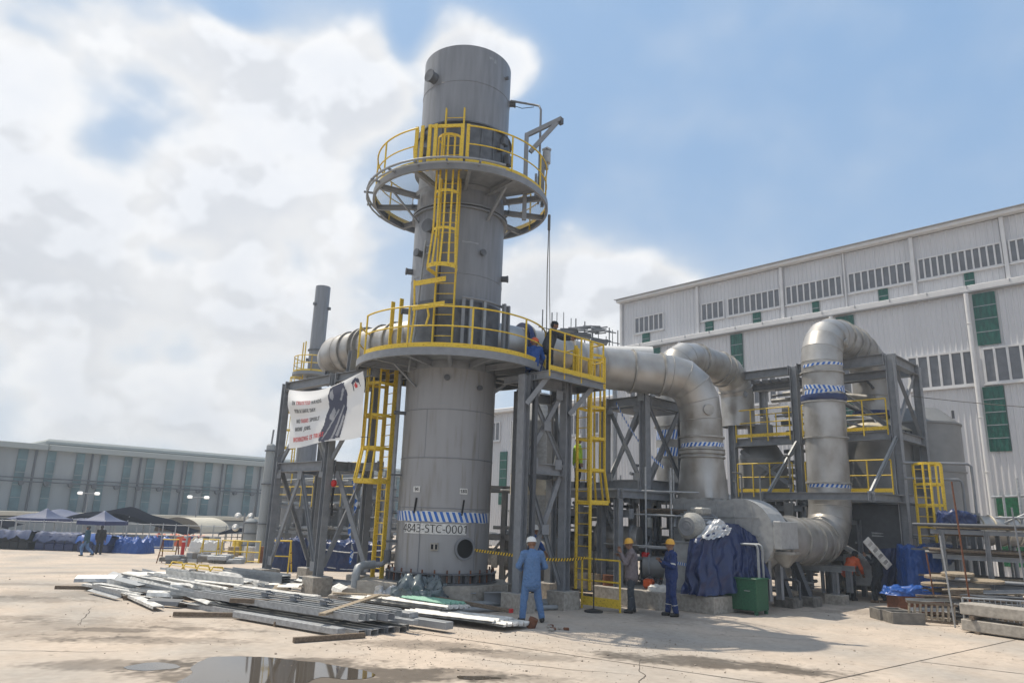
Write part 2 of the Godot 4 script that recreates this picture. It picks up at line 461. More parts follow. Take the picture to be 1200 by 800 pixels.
func px_sky() -> void:
	var W := 2560; var H := 1280
	var n1 := FastNoiseLite.new(); n1.seed = 41; n1.noise_type = FastNoiseLite.TYPE_SIMPLEX_SMOOTH; n1.frequency = 1.0; n1.fractal_octaves = 7; n1.fractal_gain = 0.46
	var n2 := FastNoiseLite.new(); n2.seed = 77; n2.noise_type = FastNoiseLite.TYPE_SIMPLEX_SMOOTH; n2.frequency = 1.0; n2.fractal_octaves = 4
	var buf := PackedFloat32Array()
	buf.resize(W * H * 3)
	# cloud masses: azimuth, elevation, half width, half height (degrees), weight
	var blobs := [[-82.9, 28.6, 4.7, 3.0, 0.75], [-76.5, 31.2, 4.2, 2.1, 0.6], [-83.4, 21.1, 4.5, 5.2, 0.85], [-80.7, 17.3, 6.3, 3.3, 0.6], [-68.9, 32.0, 7.6, 3.3, 0.85], [-62.0, 32.7, 5.1, 4.0, 0.85], [-65.0, 28.5, 8.5, 3.5, 0.7], [-57.8, 31.5, 3.0, 2.4, 0.6], [-72.6, 22.1, 7.5, 3.5, 0.75], [-65.4, 20.9, 8.1, 5.0, 0.55], [-77.6, 10.8, 11.3, 5.2, 0.62], [-64.4, 12.5, 11.3, 5.8, 0.5], [-71.4, 5.5, 16.0, 3.0, 0.45],
		[-51.3, 35.7, 4.3, 1.9, 1.0], [-47.3, 34.4, 3.0, 2.4, 0.9], [-53.5, 34.6, 2.3, 1.8, 0.5], [-43.4, 19.3, 3.6, 3.4, 0.75], [-39.1, 19.4, 4.2, 2.8, 0.95], [-34.2, 17.9, 4.1, 2.1, 0.85], [-37.6, 16.0, 8.8, 2.7, 0.7], [-46.1, 15.9, 4.3, 4.1, 0.6],
		[-78.7, 25.4, 4.2, 3.0, -0.62], [-71.2, 35.2, 2.6, 1.2, -0.6], [-56.6, 36.4, 1.7, 2.8, -0.7], [-84.8, 30.0, 1.5, 0.5, -0.3], [-59.6, 24.3, 4.3, 3.2, -0.25], [-74.3, 18.1, 2.3, 1.8, -0.2], [-45.1, 28.6, 3.0, 7.4, -0.6], [-49.4, 23.8, 2.9, 3.9, -0.2],
		[-96, 24, 9, 10, 0.8], [-100, 45, 14, 10, 0.5], [-125, 30, 22, 16, 0.5], [-160, 35, 26, 16, 0.45], [160, 32, 26, 16, 0.42], [115, 30, 24, 14, 0.4], [60, 24, 24, 9, 0.45], [90, 60, 40, 14, 0.4], [-170, 65, 60, 14, 0.4]]
	var half := H / 2
	var bodies := WorkerThreadPool.add_group_task(func(y: int) -> void:
		var el := (0.5 - (y + 0.5) / H) * PI
		var near := []
		for q in blobs:
			if absf(rad_to_deg(el) - q[1]) < q[3] * 2.5: near.append(q)
		for x in W:
			var o := (y * W + x) * 3
			var az := wrapf((x + 0.5) / W * TAU, -PI, PI)       # 0 = -z, + towards +x
			var d := Vector3(sin(az) * cos(el), sin(el), -cos(az) * cos(el))
			if el < 0.0:
				var k := clampf(-el * 3.0, 0, 1)
				buf[o] = lerpf(0.62, 0.30, k); buf[o + 1] = lerpf(0.65, 0.27, k); buf[o + 2] = lerpf(0.68, 0.23, k)
				continue
			var ed := rad_to_deg(el)
			var ad := rad_to_deg(az)
			var off := rad_to_deg(acos(clampf(d.dot(SUN), -1.0, 1.0)))
			var t := pow(clampf(1.0 - sin(el), 0, 1), 2.9)
			var r := lerpf(0.205, 0.61, t); var g := lerpf(0.385, 0.725, t); var b := lerpf(0.67, 0.84, t)
			var glow := exp(-off / 26.0)                      # forward scattering round the sun
			r += glow * 0.62; g += glow * 0.58; b += glow * 0.46
			var veil := smoothstep(-38.0, -72.0, ad) * smoothstep(34.0, 5.0, ed) * 0.45 if ad < 0.0 and ad > -150.0 else 0.12
			r = lerpf(r, 0.80, veil); g = lerpf(g, 0.835, veil); b = lerpf(b, 0.87, veil)
			var cov := 0.0
			for q in near:
				var da: float = wrapf(ad - q[0], -180.0, 180.0) / q[2]
				var de: float = (ed - q[1]) / q[3]
				var k: float = da * da + de * de
				if k < 6.0: cov += q[4] * exp(-k * 0.8)
			var p := d * 6.2
			p.y *= 1.35
			var f := n1.get_noise_3dv(p)
			var body := cov + f * 0.80 * smoothstep(0.0, 0.35, cov + 0.08)
			var haze := smoothstep(-0.15, 0.6, cov + f * 0.3) * 0.55
			r = lerpf(r, 0.725, haze); g = lerpf(g, 0.78, haze); b = lerpf(b, 0.845, haze)
			var c := smoothstep(0.16, 0.80, body)
			if c > 0.0:
				var f2 := n2.get_noise_3dv(p * 2.1 + Vector3(9, 2, 5))
				var fs := n1.get_noise_3dv(p + SUN * 0.22)       # thicker or thinner towards the sun: the relief of the cloud
				c = clampf(c * (0.92 + 0.08 * f2), 0.0, 1.0)
				var thick := smoothstep(0.45, 1.30, body)
				var relief := clampf((f - fs) * 0.9, -0.05, 0.12)
				var lit := 0.925 - 0.075 * thick + relief * (0.5 + 0.35 * thick) + 0.012 * f2 - 0.09 * thick * smoothstep(24.0, 8.0, ed)
				lit += glow * 0.20 * (1.0 - 0.5 * thick)
				var cool := 0.045 * thick 
				r = lerpf(r, lit - cool, c); g = lerpf(g, lit - cool * 0.45, c); b = lerpf(b, lit + cool * 0.5, c)
			buf[o] = r; buf[o + 1] = g; buf[o + 2] = b
	, H, -1, true)
	WorkerThreadPool.wait_for_group_task_completion(bodies)
	var img := Image.create_from_data(W, H, false, Image.FORMAT_RGBF, buf.to_byte_array())
	var sm := PanoramaSkyMaterial.new()
	sm.panorama = ImageTexture.create_from_image(img)
	var sky := Sky.new(); sky.sky_material = sm
	var e := Environment.new()
	e.background_mode = Environment.BG_SKY; e.sky = sky
	e.tonemap_mode = Environment.TONE_MAPPER_LINEAR
	e.tonemap_exposure = 1.0
	e.fog_enabled = true; e.fog_density = 0.0016; e.fog_light_color = Color(0.80, 0.84, 0.88)
	e.sdfgi_enabled = true; e.ssao_enabled = true; e.ssil_enabled = true
	var w := WorldEnvironment.new(); w.name = "world_environment"; w.environment = e
	add_child(w)

func camera_and_light() -> void:
	var yaw := deg_to_rad(46.066); var pitch := deg_to_rad(13.794); var roll := deg_to_rad(2.0)
	var f0 := Vector3(-sin(yaw), 0, -cos(yaw)); var r0 := f0.cross(Vector3.UP)
	var f := f0 * cos(pitch) + Vector3.UP * sin(pitch)
	var u1 := Vector3.UP * cos(pitch) - f0 * sin(pitch)
	var cam := Camera3D.new(); cam.name = "camera"
	cam.transform = Transform3D(Basis(r0 * cos(roll) + u1 * sin(roll), u1 * cos(roll) - r0 * sin(roll), -f), CAM)
	cam.fov = 51.19; cam.near = 0.1; cam.far = 2500.0
	add_child(cam); cam.current = true
	px_sky()
	var sun := DirectionalLight3D.new(); sun.name = "sun"
	sun.light_energy = 1.55; sun.light_angular_distance = 0.5; sun.light_color = Color(1.0, 0.955, 0.88); sun.shadow_enabled = true
	sun.transform = Transform3D(Basis.looking_at(-SUN, Vector3.UP), Vector3(0, 40, 0))
	add_child(sun)

# ---------- the setting ----------
const GX := 7.0
const GZ := 0.0
const GA := 8.0
const GK := 3.7

func ground_uv(x: float, z: float) -> Vector2:
	return Vector2(0.5 + 0.5 * asinh((x - GX) / GA) / GK, 0.5 + 0.5 * asinh((z - GZ) / GA) / GK)

func ground() -> void:
	var S := 2048
	var n1 := FastNoiseLite.new(); n1.seed = 5; n1.frequency = 0.16; n1.fractal_octaves = 5; n1.noise_type = FastNoiseLite.TYPE_SIMPLEX_SMOOTH
	var n2 := FastNoiseLite.new(); n2.seed = 9; n2.frequency = 0.9; n2.fractal_octaves = 4; n2.noise_type = FastNoiseLite.TYPE_SIMPLEX_SMOOTH
	var n3 := FastNoiseLite.new(); n3.seed = 15; n3.frequency = 5.0; n3.fractal_octaves = 3; n3.noise_type = FastNoiseLite.TYPE_SIMPLEX_SMOOTH
	# stains: x, z, long half axis, short half axis, heading (x, z), darkness
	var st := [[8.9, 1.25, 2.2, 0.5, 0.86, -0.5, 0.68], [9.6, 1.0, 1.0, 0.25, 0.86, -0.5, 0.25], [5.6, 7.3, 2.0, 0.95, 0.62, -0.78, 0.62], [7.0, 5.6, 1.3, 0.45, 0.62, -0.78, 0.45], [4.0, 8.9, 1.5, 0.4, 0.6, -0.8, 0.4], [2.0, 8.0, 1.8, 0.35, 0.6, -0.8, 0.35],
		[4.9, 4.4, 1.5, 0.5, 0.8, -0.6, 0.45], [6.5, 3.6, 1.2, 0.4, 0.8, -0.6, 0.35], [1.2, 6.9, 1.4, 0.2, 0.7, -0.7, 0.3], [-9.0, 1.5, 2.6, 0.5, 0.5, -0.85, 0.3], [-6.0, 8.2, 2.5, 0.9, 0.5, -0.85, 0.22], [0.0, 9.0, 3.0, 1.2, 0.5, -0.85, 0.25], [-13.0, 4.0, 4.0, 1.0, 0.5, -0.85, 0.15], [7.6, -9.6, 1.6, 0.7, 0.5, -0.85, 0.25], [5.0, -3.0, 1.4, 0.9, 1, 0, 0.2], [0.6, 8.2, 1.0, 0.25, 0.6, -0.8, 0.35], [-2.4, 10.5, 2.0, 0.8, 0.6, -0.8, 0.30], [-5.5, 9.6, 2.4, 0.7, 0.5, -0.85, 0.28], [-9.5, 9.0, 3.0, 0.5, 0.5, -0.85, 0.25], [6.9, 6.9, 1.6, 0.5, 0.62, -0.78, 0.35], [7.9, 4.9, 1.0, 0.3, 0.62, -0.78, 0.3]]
	var buf := PackedByteArray(); buf.resize(S * S * 3)
	var id := WorkerThreadPool.add_group_task(func(j: int) -> void:
		var z := GZ + GA * sinh((((j + 0.5) / S) - 0.5) * 2.0 * GK)
		for i in S:
			var x := GX + GA * sinh((((i + 0.5) / S) - 0.5) * 2.0 * GK)
			# sweep marks run along the yard
			var a := n1.get_noise_2d(x * 1.1 + z * 0.3, z * 1.4 - x * 0.3)
			var b := n2.get_noise_2d(x, z)
			var c := n3.get_noise_2d(x, z)
			var l := 1.0 + 0.15 * a + 0.12 * b + 0.12 * c
			var greyer := clampf(0.35 - a * 1.1 + 0.3 * b, 0, 1)
			var dark := 0.0
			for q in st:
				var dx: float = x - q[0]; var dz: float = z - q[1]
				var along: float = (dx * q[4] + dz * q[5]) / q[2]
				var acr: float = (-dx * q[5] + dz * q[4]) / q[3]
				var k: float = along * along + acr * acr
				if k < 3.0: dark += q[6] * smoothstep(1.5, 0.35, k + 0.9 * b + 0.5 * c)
			for tm in [[2.0, 0.55, 0.10], [3.7, 0.55, 0.10], [9.5, -0.25, 0.07], [11.2, -0.25, 0.07]]:
				var tw: float = absf(x - tm[0] - (z - 5.0) * tm[1] - 0.02 * (z - 5.0) * (z - 5.0) * signf(tm[1])) 
				if tw < 0.22 and z > -6.0: dark += tm[2] * smoothstep(0.22, 0.10, tw) * (0.6 + 0.8 * b)
			var cr := absf(n1.get_noise_2d(x * 3.0 + 40.0, z * 3.0))
			if cr < 0.012 and a > 0.05: dark += 0.3
			l *= 1.0 - clampf(dark, 0.0, 0.72)
			var r := lerpf(0.455, 0.385, greyer) * l
			var g := lerpf(0.385, 0.35, greyer) * l
			var bb := lerpf(0.32, 0.312, greyer) * l
			var o := (j * S + i) * 3
			buf[o] = int(255.0 * clampf(pow(r, 0.4545), 0, 1)); buf[o + 1] = int(255.0 * clampf(pow(g, 0.4545), 0, 1)); buf[o + 2] = int(255.0 * clampf(pow(bb, 0.4545), 0, 1))
	, S, -1, true)
	WorkerThreadPool.wait_for_group_task_completion(id)
	var m := StandardMaterial3D.new()
	m.resource_name = "yard_concrete"
	m.albedo_texture = ImageTexture.create_from_image(Image.create_from_data(S, S, false, Image.FORMAT_RGB8, buf))
	m.texture_repeat = false
	m.roughness = 0.93; m.metallic_specular = 0.3
	m.cull_mode = BaseMaterial3D.CULL_DISABLED
	var xs := []
	for k in range(-26, 27): xs.append(GX + GA * sinh(k / 26.0 * GK))
	xs.push_front(-1500.0); xs.append(1500.0)
	var zs := []
	for k in range(-20, 21): zs.append(GZ + GA * sinh(k / 20.0 * GK))
	zs.push_front(-1500.0); zs.append(1500.0)
	var v := PackedVector3Array(); var n := PackedVector3Array(); var uv := PackedVector2Array(); var ix := PackedInt32Array()
	for z in zs:
		for x in xs:
			v.append(Vector3(x, drop(x), z))
			n.append(Vector3(-(drop(x + 0.2) - drop(x - 0.2)) / 0.4, 1, 0).normalized()); uv.append(ground_uv(x, z))
	var w := xs.size()
	for j in zs.size() - 1:
		for i in w - 1:
			var a := j * w + i
			ix.append_array([a, a + 1, a + w + 1, a, a + w + 1, a + w])
	var arr := []; arr.resize(Mesh.ARRAY_MAX)
	arr[Mesh.ARRAY_VERTEX] = v; arr[Mesh.ARRAY_NORMAL] = n; arr[Mesh.ARRAY_TEX_UV] = uv; arr[Mesh.ARRAY_INDEX] = ix
	var am := ArrayMesh.new(); am.add_surface_from_arrays(Mesh.PRIMITIVE_TRIANGLES, arr)
	var o := MeshInstance3D.new(); o.name = "ground"; o.mesh = am; o.material_override = m
	add_child(o); o.set_meta("kind", "structure")
	# saw-cut joints between the slabs
	mat("joint", Color(0.07, 0.06, 0.05), 0.95)
	for l in [[4.0, 3.55, 13.5, 1.2], [10.75, 1.55, 11.6, -7.4], [10.75, 1.55, 10.0, 12.0], [-3.5, 4.75, 4.0, 3.55], [11.15, -2.2, 15.0, -3.1]]:
		var j := MB.new()
		var p0 := Vector3(l[0], drop(l[0]) + 0.004, l[1]); var p1 := Vector3(l[2], drop(l[2]) + 0.004, l[3])
		var side := (p1 - p0).cross(Vector3.UP).normalized() * 0.013
		var rng := RandomNumberGenerator.new(); rng.seed = 4
		var ra := []; var rb := []
		for k in 31:
			var p := p0.lerp(p1, k / 30.0)
			ra.append(p + side * rng.randf_range(0.5, 1.5)); rb.append(p - side * rng.randf_range(0.5, 1.5))
		j.sheet([ra, rb])
		struct("slab_joint", j, M.joint)
	# cracks that wander over the slabs
	var cr := RandomNumberGenerator.new(); cr.seed = 31
	for q in [[6.2, 4.6, -0.5], [8.0, 2.0, 0.9], [9.6, -3.4, 2.4], [3.0, 8.3, 2.2], [-3.0, 7.6, 0.3], [7.0, -8.2, 0.2], [11.2, 0.4, 2.9]]:
		var p := Vector3(q[0], 0.004, q[1]); var h: float = q[2]
		var ra := []; var rb := []
		for k in 40:
			h += cr.randf_range(-0.35, 0.35)
			h = lerpf(h, q[2], 0.3)
			var d := Vector3(cos(h), 0, sin(h))
			var cw := 0.007 * (1.0 - absf(k / 20.0 - 1.0)) + 0.002
			p.y = drop(p.x) + 0.004
			ra.append(p + d.cross(Vector3.UP) * cw); rb.append(p - d.cross(Vector3.UP) * cw)
			p += d * cr.randf_range(0.05, 0.11)
		var cm := MB.new(); cm.sheet([ra, rb]); struct("crack", cm, M.joint)
	# rain water left in a hollow
	mat("water", Color(0.075, 0.062, 0.048), 0.04, 0.0, null, Vector3.ONE, 0.6)
	for pd in [[[5.01, 8.49], [4.3, 8.13], [4.03, 7.76], [4.21, 7.35], [4.66, 6.98], [5.38, 6.62], [6.13, 6.40], [6.62, 6.47], [6.6, 6.87], [6.2, 7.1], [6.5, 7.6], [6.55, 8.2], [5.85, 9.0]], [[4.13, 9.08], [3.92, 8.78], [4.16, 8.42], [4.48, 8.45], [4.5, 8.83]], [[7.25, 5.45], [7.55, 5.15], [7.75, 5.1], [7.6, 5.4], [7.4, 5.55]]]:
		var cv := Curve3D.new()
		var m2: int = pd.size()
		var pts := PackedVector2Array()
		for i in m2:
			for s in 8:
				var a := Vector2(pd[(i - 1 + m2) % m2][0], pd[(i - 1 + m2) % m2][1]); var b := Vector2(pd[i][0], pd[i][1])
				var c := Vector2(pd[(i + 1) % m2][0], pd[(i + 1) % m2][1]); var d := Vector2(pd[(i + 2) % m2][0], pd[(i + 2) % m2][1])
				var p := b.cubic_interpolate(c, a, d, s / 8.0)
				pts.append(p + Vector2(n2.get_noise_2d(p.x * 1.6, p.y * 1.6), n2.get_noise_2d(p.y * 1.6, p.x * 1.6 + 50)) * 0.09)
		var mb := MB.new()
		var t := Geometry2D.triangulate_polygon(pts)
		for k in range(0, t.size(), 3):
			mb.tri(Vector3(pts[t[k]].x, 0.005, pts[t[k]].y), Vector3(pts[t[k + 1]].x, 0.005, pts[t[k + 1]].y), Vector3(pts[t[k + 2]].x, 0.005, pts[t[k + 2]].y), Vector3.UP, Vector3.UP, Vector3.UP)
		if mb.v.size(): struct("puddle", mb, M.water)

func grit() -> void:
	# loose stones and crumbs of concrete
	var rng := RandomNumberGenerator.new(); rng.seed = 77
	var b := MB.new(); b.lathe([Vector2(0.0, -0.3), Vector2(0.55, -0.1), Vector2(0.5, 0.25), Vector2(0.0, 0.45)], 6)
	var mm := MultiMesh.new(); mm.transform_format = MultiMesh.TRANSFORM_3D
	mm.mesh = b.mesh(Vector3.ZERO)
	mm.instance_count = 2600
	for i in 2600:
		var x: float; var z: float
		if i % 3 == 0:
			x = rng.randf_range(-12.0, 13.0); z = rng.randf_range(-6.0, 9.0)
		else:
			x = [-4.0, 3.0, 6.0, 8.5, 9.6][i % 5] + rng.randfn(0, 1.6); z = [4.5, 2.5, 4.5, 1.0, -8.3][i % 5] + rng.randfn(0, 1.0)
		var s := rng.randf_range(0.008, 0.022) * (1.0 if rng.randf() < 0.93 else 2.2)
		mm.set_instance_transform(i, Transform3D(Basis(Vector3(rng.randf(), rng.randf(), rng.randf()).normalized(), rng.randf() * TAU).scaled(Vector3(s, s * 0.7, s)), Vector3(x, drop(x) + s * 0.2, z)))
	var o := MultiMeshInstance3D.new(); o.name = "grit"; o.multimesh = mm; o.material_override = mat("grit", Color(0.26, 0.22, 0.18), 0.95)
	add_child(o); o.set_meta("kind", "stuff"); o.set_meta("label", "loose grit and crumbs of concrete on the yard"); o.set_meta("category", "grit")

func corrugated(x0: float, x1: float, y0: float, y1: float, z: float, pitch := 0.25, deep := 0.032) -> MB:
	var mb := MB.new()
	var k0 := int(floor(x0 / pitch))
	var pr := []
	for k in range(k0, int(ceil(x1 / pitch)) + 1):
		for q in [[0.0, 0.0], [0.60, 0.0], [0.70, 1.0], [0.90, 1.0]]:
			var x: float = (k + q[0]) * pitch
			if x > x0 and x < x1: pr.append(Vector2(x, q[1] * deep))
	pr.push_front(Vector2(x0, 0)); pr.append(Vector2(x1, 0))
	for i in pr.size() - 1:
		var a: Vector2 = pr[i]; var b: Vector2 = pr[i + 1]
		var t := (b - a).normalized()
		mb.quad(Vector3(a.x, y0, z + a.y), Vector3(b.x, y0, z + b.y), Vector3(b.x, y1, z + b.y), Vector3(a.x, y1, z + a.y), Vector3(-t.y, 0, t.x))
	return mb

func window_strip(host: Node3D, x0: float, x1: float, y0: float, y1: float, z: float, panes: int, called := "window", fm: Material = null, pm: Material = null) -> void:
	if fm == null: fm = M.trim
	if pm == null: pm = M.pane_dark
	var f := MB.new()
	var w := 0.075 if y1 - y0 < 1.3 else 0.10; var d := 0.12
	f.box(Vector3((x0 + x1) / 2, y1 - w / 2, z), Vector3(x1 - x0, w, d)); f.box(Vector3((x0 + x1) / 2, y0 + w / 2, z), Vector3(x1 - x0, w, d))
	var step := (x1 - x0) / panes
	for k in panes + 1:
		var x := clampf(x0 + k * step, x0 + w / 2, x1 - w / 2)
		f.box(Vector3(x, (y0 + y1) / 2, z), Vector3(w, y1 - y0 - 2 * w, d - 0.004))
	var sill := MB.new()
	sill.box(Vector3((x0 + x1) / 2, y0 - 0.035, z + 0.03), Vector3(x1 - x0 + 0.1, 0.06, 0.16))
	var win := part(called, f, fm, host)
	part("sill", sill, M.trim, win)
	var rng := RandomNumberGenerator.new(); rng.seed = int(x0 * 100) + 7
	for k in panes:
		var g := MB.new()
		g.box(Vector3(x0 + (k + 0.5) * step, (y0 + y1) / 2, z - 0.01 + rng.randf_range(-0.008, 0.008)), Vector3(step - w, y1 - y0 - 2 * w, 0.02), Basis(Vector3.UP, rng.randf_range(-0.012, 0.012)))
		part("pane", g, pm, win)

func green_strip(host: Node3D, x0: float, x1: float, y0: float, y1: float, z: float, rows: int, called := "louvre_panel", m: Material = null) -> void:
	var f := MB.new()
	f.box(Vector3((x0 + x1) / 2, (y0 + y1) / 2, z), Vector3(x1 - x0, y1 - y0, 0.08))
	var st := part(called, f, m if m else M.green_glass, host)
	var h := (y1 - y0) / rows
	for k in range(1, rows):
		var b := MB.new()
		b.box(Vector3((x0 + x1) / 2, y0 + k * h, z + 0.045), Vector3(x1 - x0, 0.04, 0.03))
		part("rail", b, M.steel_light if m == null else M.green_paint, st)
	for k in 5:                                              # ribs of the translucent sheet
		var b := MB.new()
		b.box(Vector3(x0 + (k + 0.5) / 5.0 * (x1 - x0), (y0 + y1) / 2, z + 0.04), Vector3(0.03, y1 - y0 - 0.01, 0.022))
		part("rib", b, m if m else M.green_glass, st)

func hall() -> void:
	var Z := -26.0
	var h := thing("industrial_hall", "huge pale grey clad industrial hall with window bands and green panels behind the plant", "building", Vector3(14, 0, Z))
	var core := MB.new()                                     # the body behind the sheets
	core.box(Vector3(13.0, 6.8, Z - 15.05), Vector3(53.66, 13.6, 30.0)); core.box(Vector3(13.0, 15.5, Z - 15.35), Vector3(53.66, 3.8, 29.4))
	part("wall", core, M.trim, h)
	var cols := [-13.85, -7.72, -5.58, -2.0, 1.6, 5.15, 9.13, 12.7, 16.3, 19.9, 23.4, 27.0, 30.6, 34.2, 39.8]
	for i in cols.size() - 1:
		part("cladding_sheet", corrugated(cols[i], cols[i + 1] - 0.004, 13.95, 17.25, Z - 0.45), M.cladding, h)
	var low := [-13.85, -10.2, -4.4, -2.0, 1.6, 7.35, 13.0, 18.7, 24.4, 30.1, 39.8]
	for i in low.size() - 1:
		part("cladding_sheet", corrugated(low[i], low[i + 1] - 0.004, 0.0, 13.6, Z), M.cladding, h)
	# pilasters and thin down pipes on the upper wall
	for x in [-13.78, -7.65, -2.0, 1.62, 5.1, 9.13, 16.3, 23.4]:
		var p := MB.new()
		var thin: bool = x == 1.62
		p.box(Vector3(x, 15.6, Z - 0.33), Vector3(0.07 if thin else 0.17, 3.3, 0.1 if thin else 0.16), Basis.IDENTITY, 0.01)
		part("pilaster", p, M.trim, h)
	var cp := MB.new()
	cp.box(Vector3(13.0, 17.38, Z - 0.25), Vector3(54.0, 0.20, 0.5), Basis.IDENTITY, 0.02)
	part("eave_gutter", cp, M.trim, h)
	var rf := MB.new()
	rf.extrude([Vector2(0.2, 17.48), Vector2(-15.4, 19.0), Vector2(-31.0, 17.48)], Vector3(-14.0, 0, Z), Vector3(40.0, 0, Z), Vector3(0, 0, 1))
	var rf2 := MB.new()
	rf2.box(Vector3(13.0, 17.49, Z - 0.2), Vector3(54.2, 0.03, 0.66))
	part("roof_edge", rf2, M.roof_edge, h)
	var rr := MB.new()
	rr.quad(Vector3(-14, 17.5, Z + 0.1), Vector3(40, 17.5, Z + 0.1), Vector3(40, 19, Z - 15.4), Vector3(-14, 19, Z - 15.4), Vector3(0, 1, 0.1).normalized())
	rr.quad(Vector3(-14, 19, Z - 15.4), Vector3(40, 19, Z - 15.4), Vector3(40, 17.5, Z - 31), Vector3(-14, 17.5, Z - 31), Vector3(0, 1, -0.1).normalized())
	part("roof", rr, M.roof_edge, h)
	var le := MB.new()                                       # the band over the lower wall
	le.box(Vector3(13.0, 13.78, Z + 0.0), Vector3(54.0, 0.30, 0.62), Basis.IDENTITY, 0.02)
	part("ledge", le, M.trim, h)
	var lu := MB.new()
	lu.box(Vector3(13.0, 13.61, Z + 0.15), Vector3(54.0, 0.05, 0.30))
	part("gutter", lu, M.roof_edge, h)
	for k in 26:
		var b := MB.new()
		b.box(Vector3(-13.5 + k * 1.75, 13.84, Z + 0.325), Vector3(0.05, 0.14, 0.03))
		part("gutter_bracket", b, M.roof_edge, h)
	# the upper band of windows
	for w in [[-12.66, -10.28, 6], [-7.43, -5.80, 4], [-5.57, -2.14, 9], [-1.82, 1.46, 9], [1.76, 5.0, 9], [5.28, 9.0, 12], [9.27, 12.6, 10], [12.9, 16.2, 10], [16.5, 19.8, 10], [20, 23.2, 10]]:
		window_strip(h, w[0], w[1], 14.84, 16.02, Z - 0.40, w[2])
	for g in [[-12.03, -11.45], [-7.16, -6.62], [-3.92, -3.44], [-0.30, 0.08], [3.28, 3.74], [7.30, 7.72], [11.2, 11.7]]:
		green_strip(h, g[0], g[1], 13.98, 14.76, Z - 0.40, 2)
	# lower wall
	for g in [[-11.14, -10.3, 12.2, 13.5, 2], [-5.2, -4.45, 10.9, 13.5, 4], [1.12, 2.05, 10.9, 13.5, 4], [7.62, 8.55, 10.95, 13.5, 4], [7.57, 8.4, 5.95, 8.95, 5], [1.2, 2.0, 5.95, 8.95, 5], [14.2, 15.1, 10.95, 13.5, 4], [14.2, 15.1, 5.95, 8.95, 5]]:
		green_strip(h, g[0], g[1], g[2], g[3], Z + 0.06, g[4])
	green_strip(h, 7.57, 8.5, 0.9, 3.9, Z + 0.07, 4, "green_door", M.green_door)
	for w in [[-12.8, -9.5, 6], [-4.35, -2.40, 4], [-1.55, 3.9, 10], [4.45, 7.40, 6], [7.72, 12.9, 10], [13.9, 19, 10]]:
		window_strip(h, w[0], w[1], 9.08, 10.82, Z + 0.07, w[2])
	# rain pipes down the lower wall
	for x in [7.45, 1.0, -8.6, 14.0]:
		var p := MB.new()
		p.tube([Vector3(x, 13.5, Z + 0.42), Vector3(x, 0.1, Z + 0.42)], 0.105, 12)
		for y in [2.5, 5.0, 7.5, 12.0]: p.ring(Vector3(x, y, Z + 0.42), Vector3.UP, 0.11, 0.022, 14, 6)
		part("rain_pipe", p, M.trim, h)
	# overhead wire that crosses in front
	var wr := MB.new()
	var q := []
	for k in 21:
		var t := k / 20.0
		q.append(Vector3(7.6, 7.05, -15.4).lerp(Vector3(22.0, 6.2, -19.0), t) - Vector3.UP * (0.9 * 4.0 * t * (1 - t)) * 0.6)
	wr.tube(q, 0.014, 5)
	solo("overhead_cable", wr, M.rope, "thin dark overhead cable sagging to the right from the tower", "cable")

func annex() -> void:
	# the lower white building that goes on to the left of the big hall
	var Z := -27.5
	var h := thing("white_annex", "lower white clad building seen between the columns left of the big hall", "building", Vector3(-26, 0, Z))
	var core := MB.new(); core.box(Vector3(-26.2, 5.3, Z - 10.1), Vector3(23.0, 10.6, 20.0)); part("wall", core, M.trim, h)
	for k in 4: part("cladding_sheet", corrugated(-37.6 + k * 5.7, -31.9 + k * 5.7 - 0.004, 0.0, 10.6, Z), M.cladding, h)
	var e := MB.new(); e.box(Vector3(-26.2, 10.75, Z + 0.1), Vector3(23.2, 0.34, 0.8), Basis.IDENTITY, 0.05); part("eave", e, M.trim, h)
	for w in [[-37.0, -33.0, 8], [-31.4, -27.0, 8], [-25.8, -21.4, 8], [-20.2, -15.4, 8]]: window_strip(h, w[0], w[1], 8.3, 9.9, Z + 0.07, w[2])
	for g in [-32.6, -26.9, -21.2, -16.6]: green_strip(h, g, g + 0.8, 3.2, 7.4, Z + 0.07, 6)

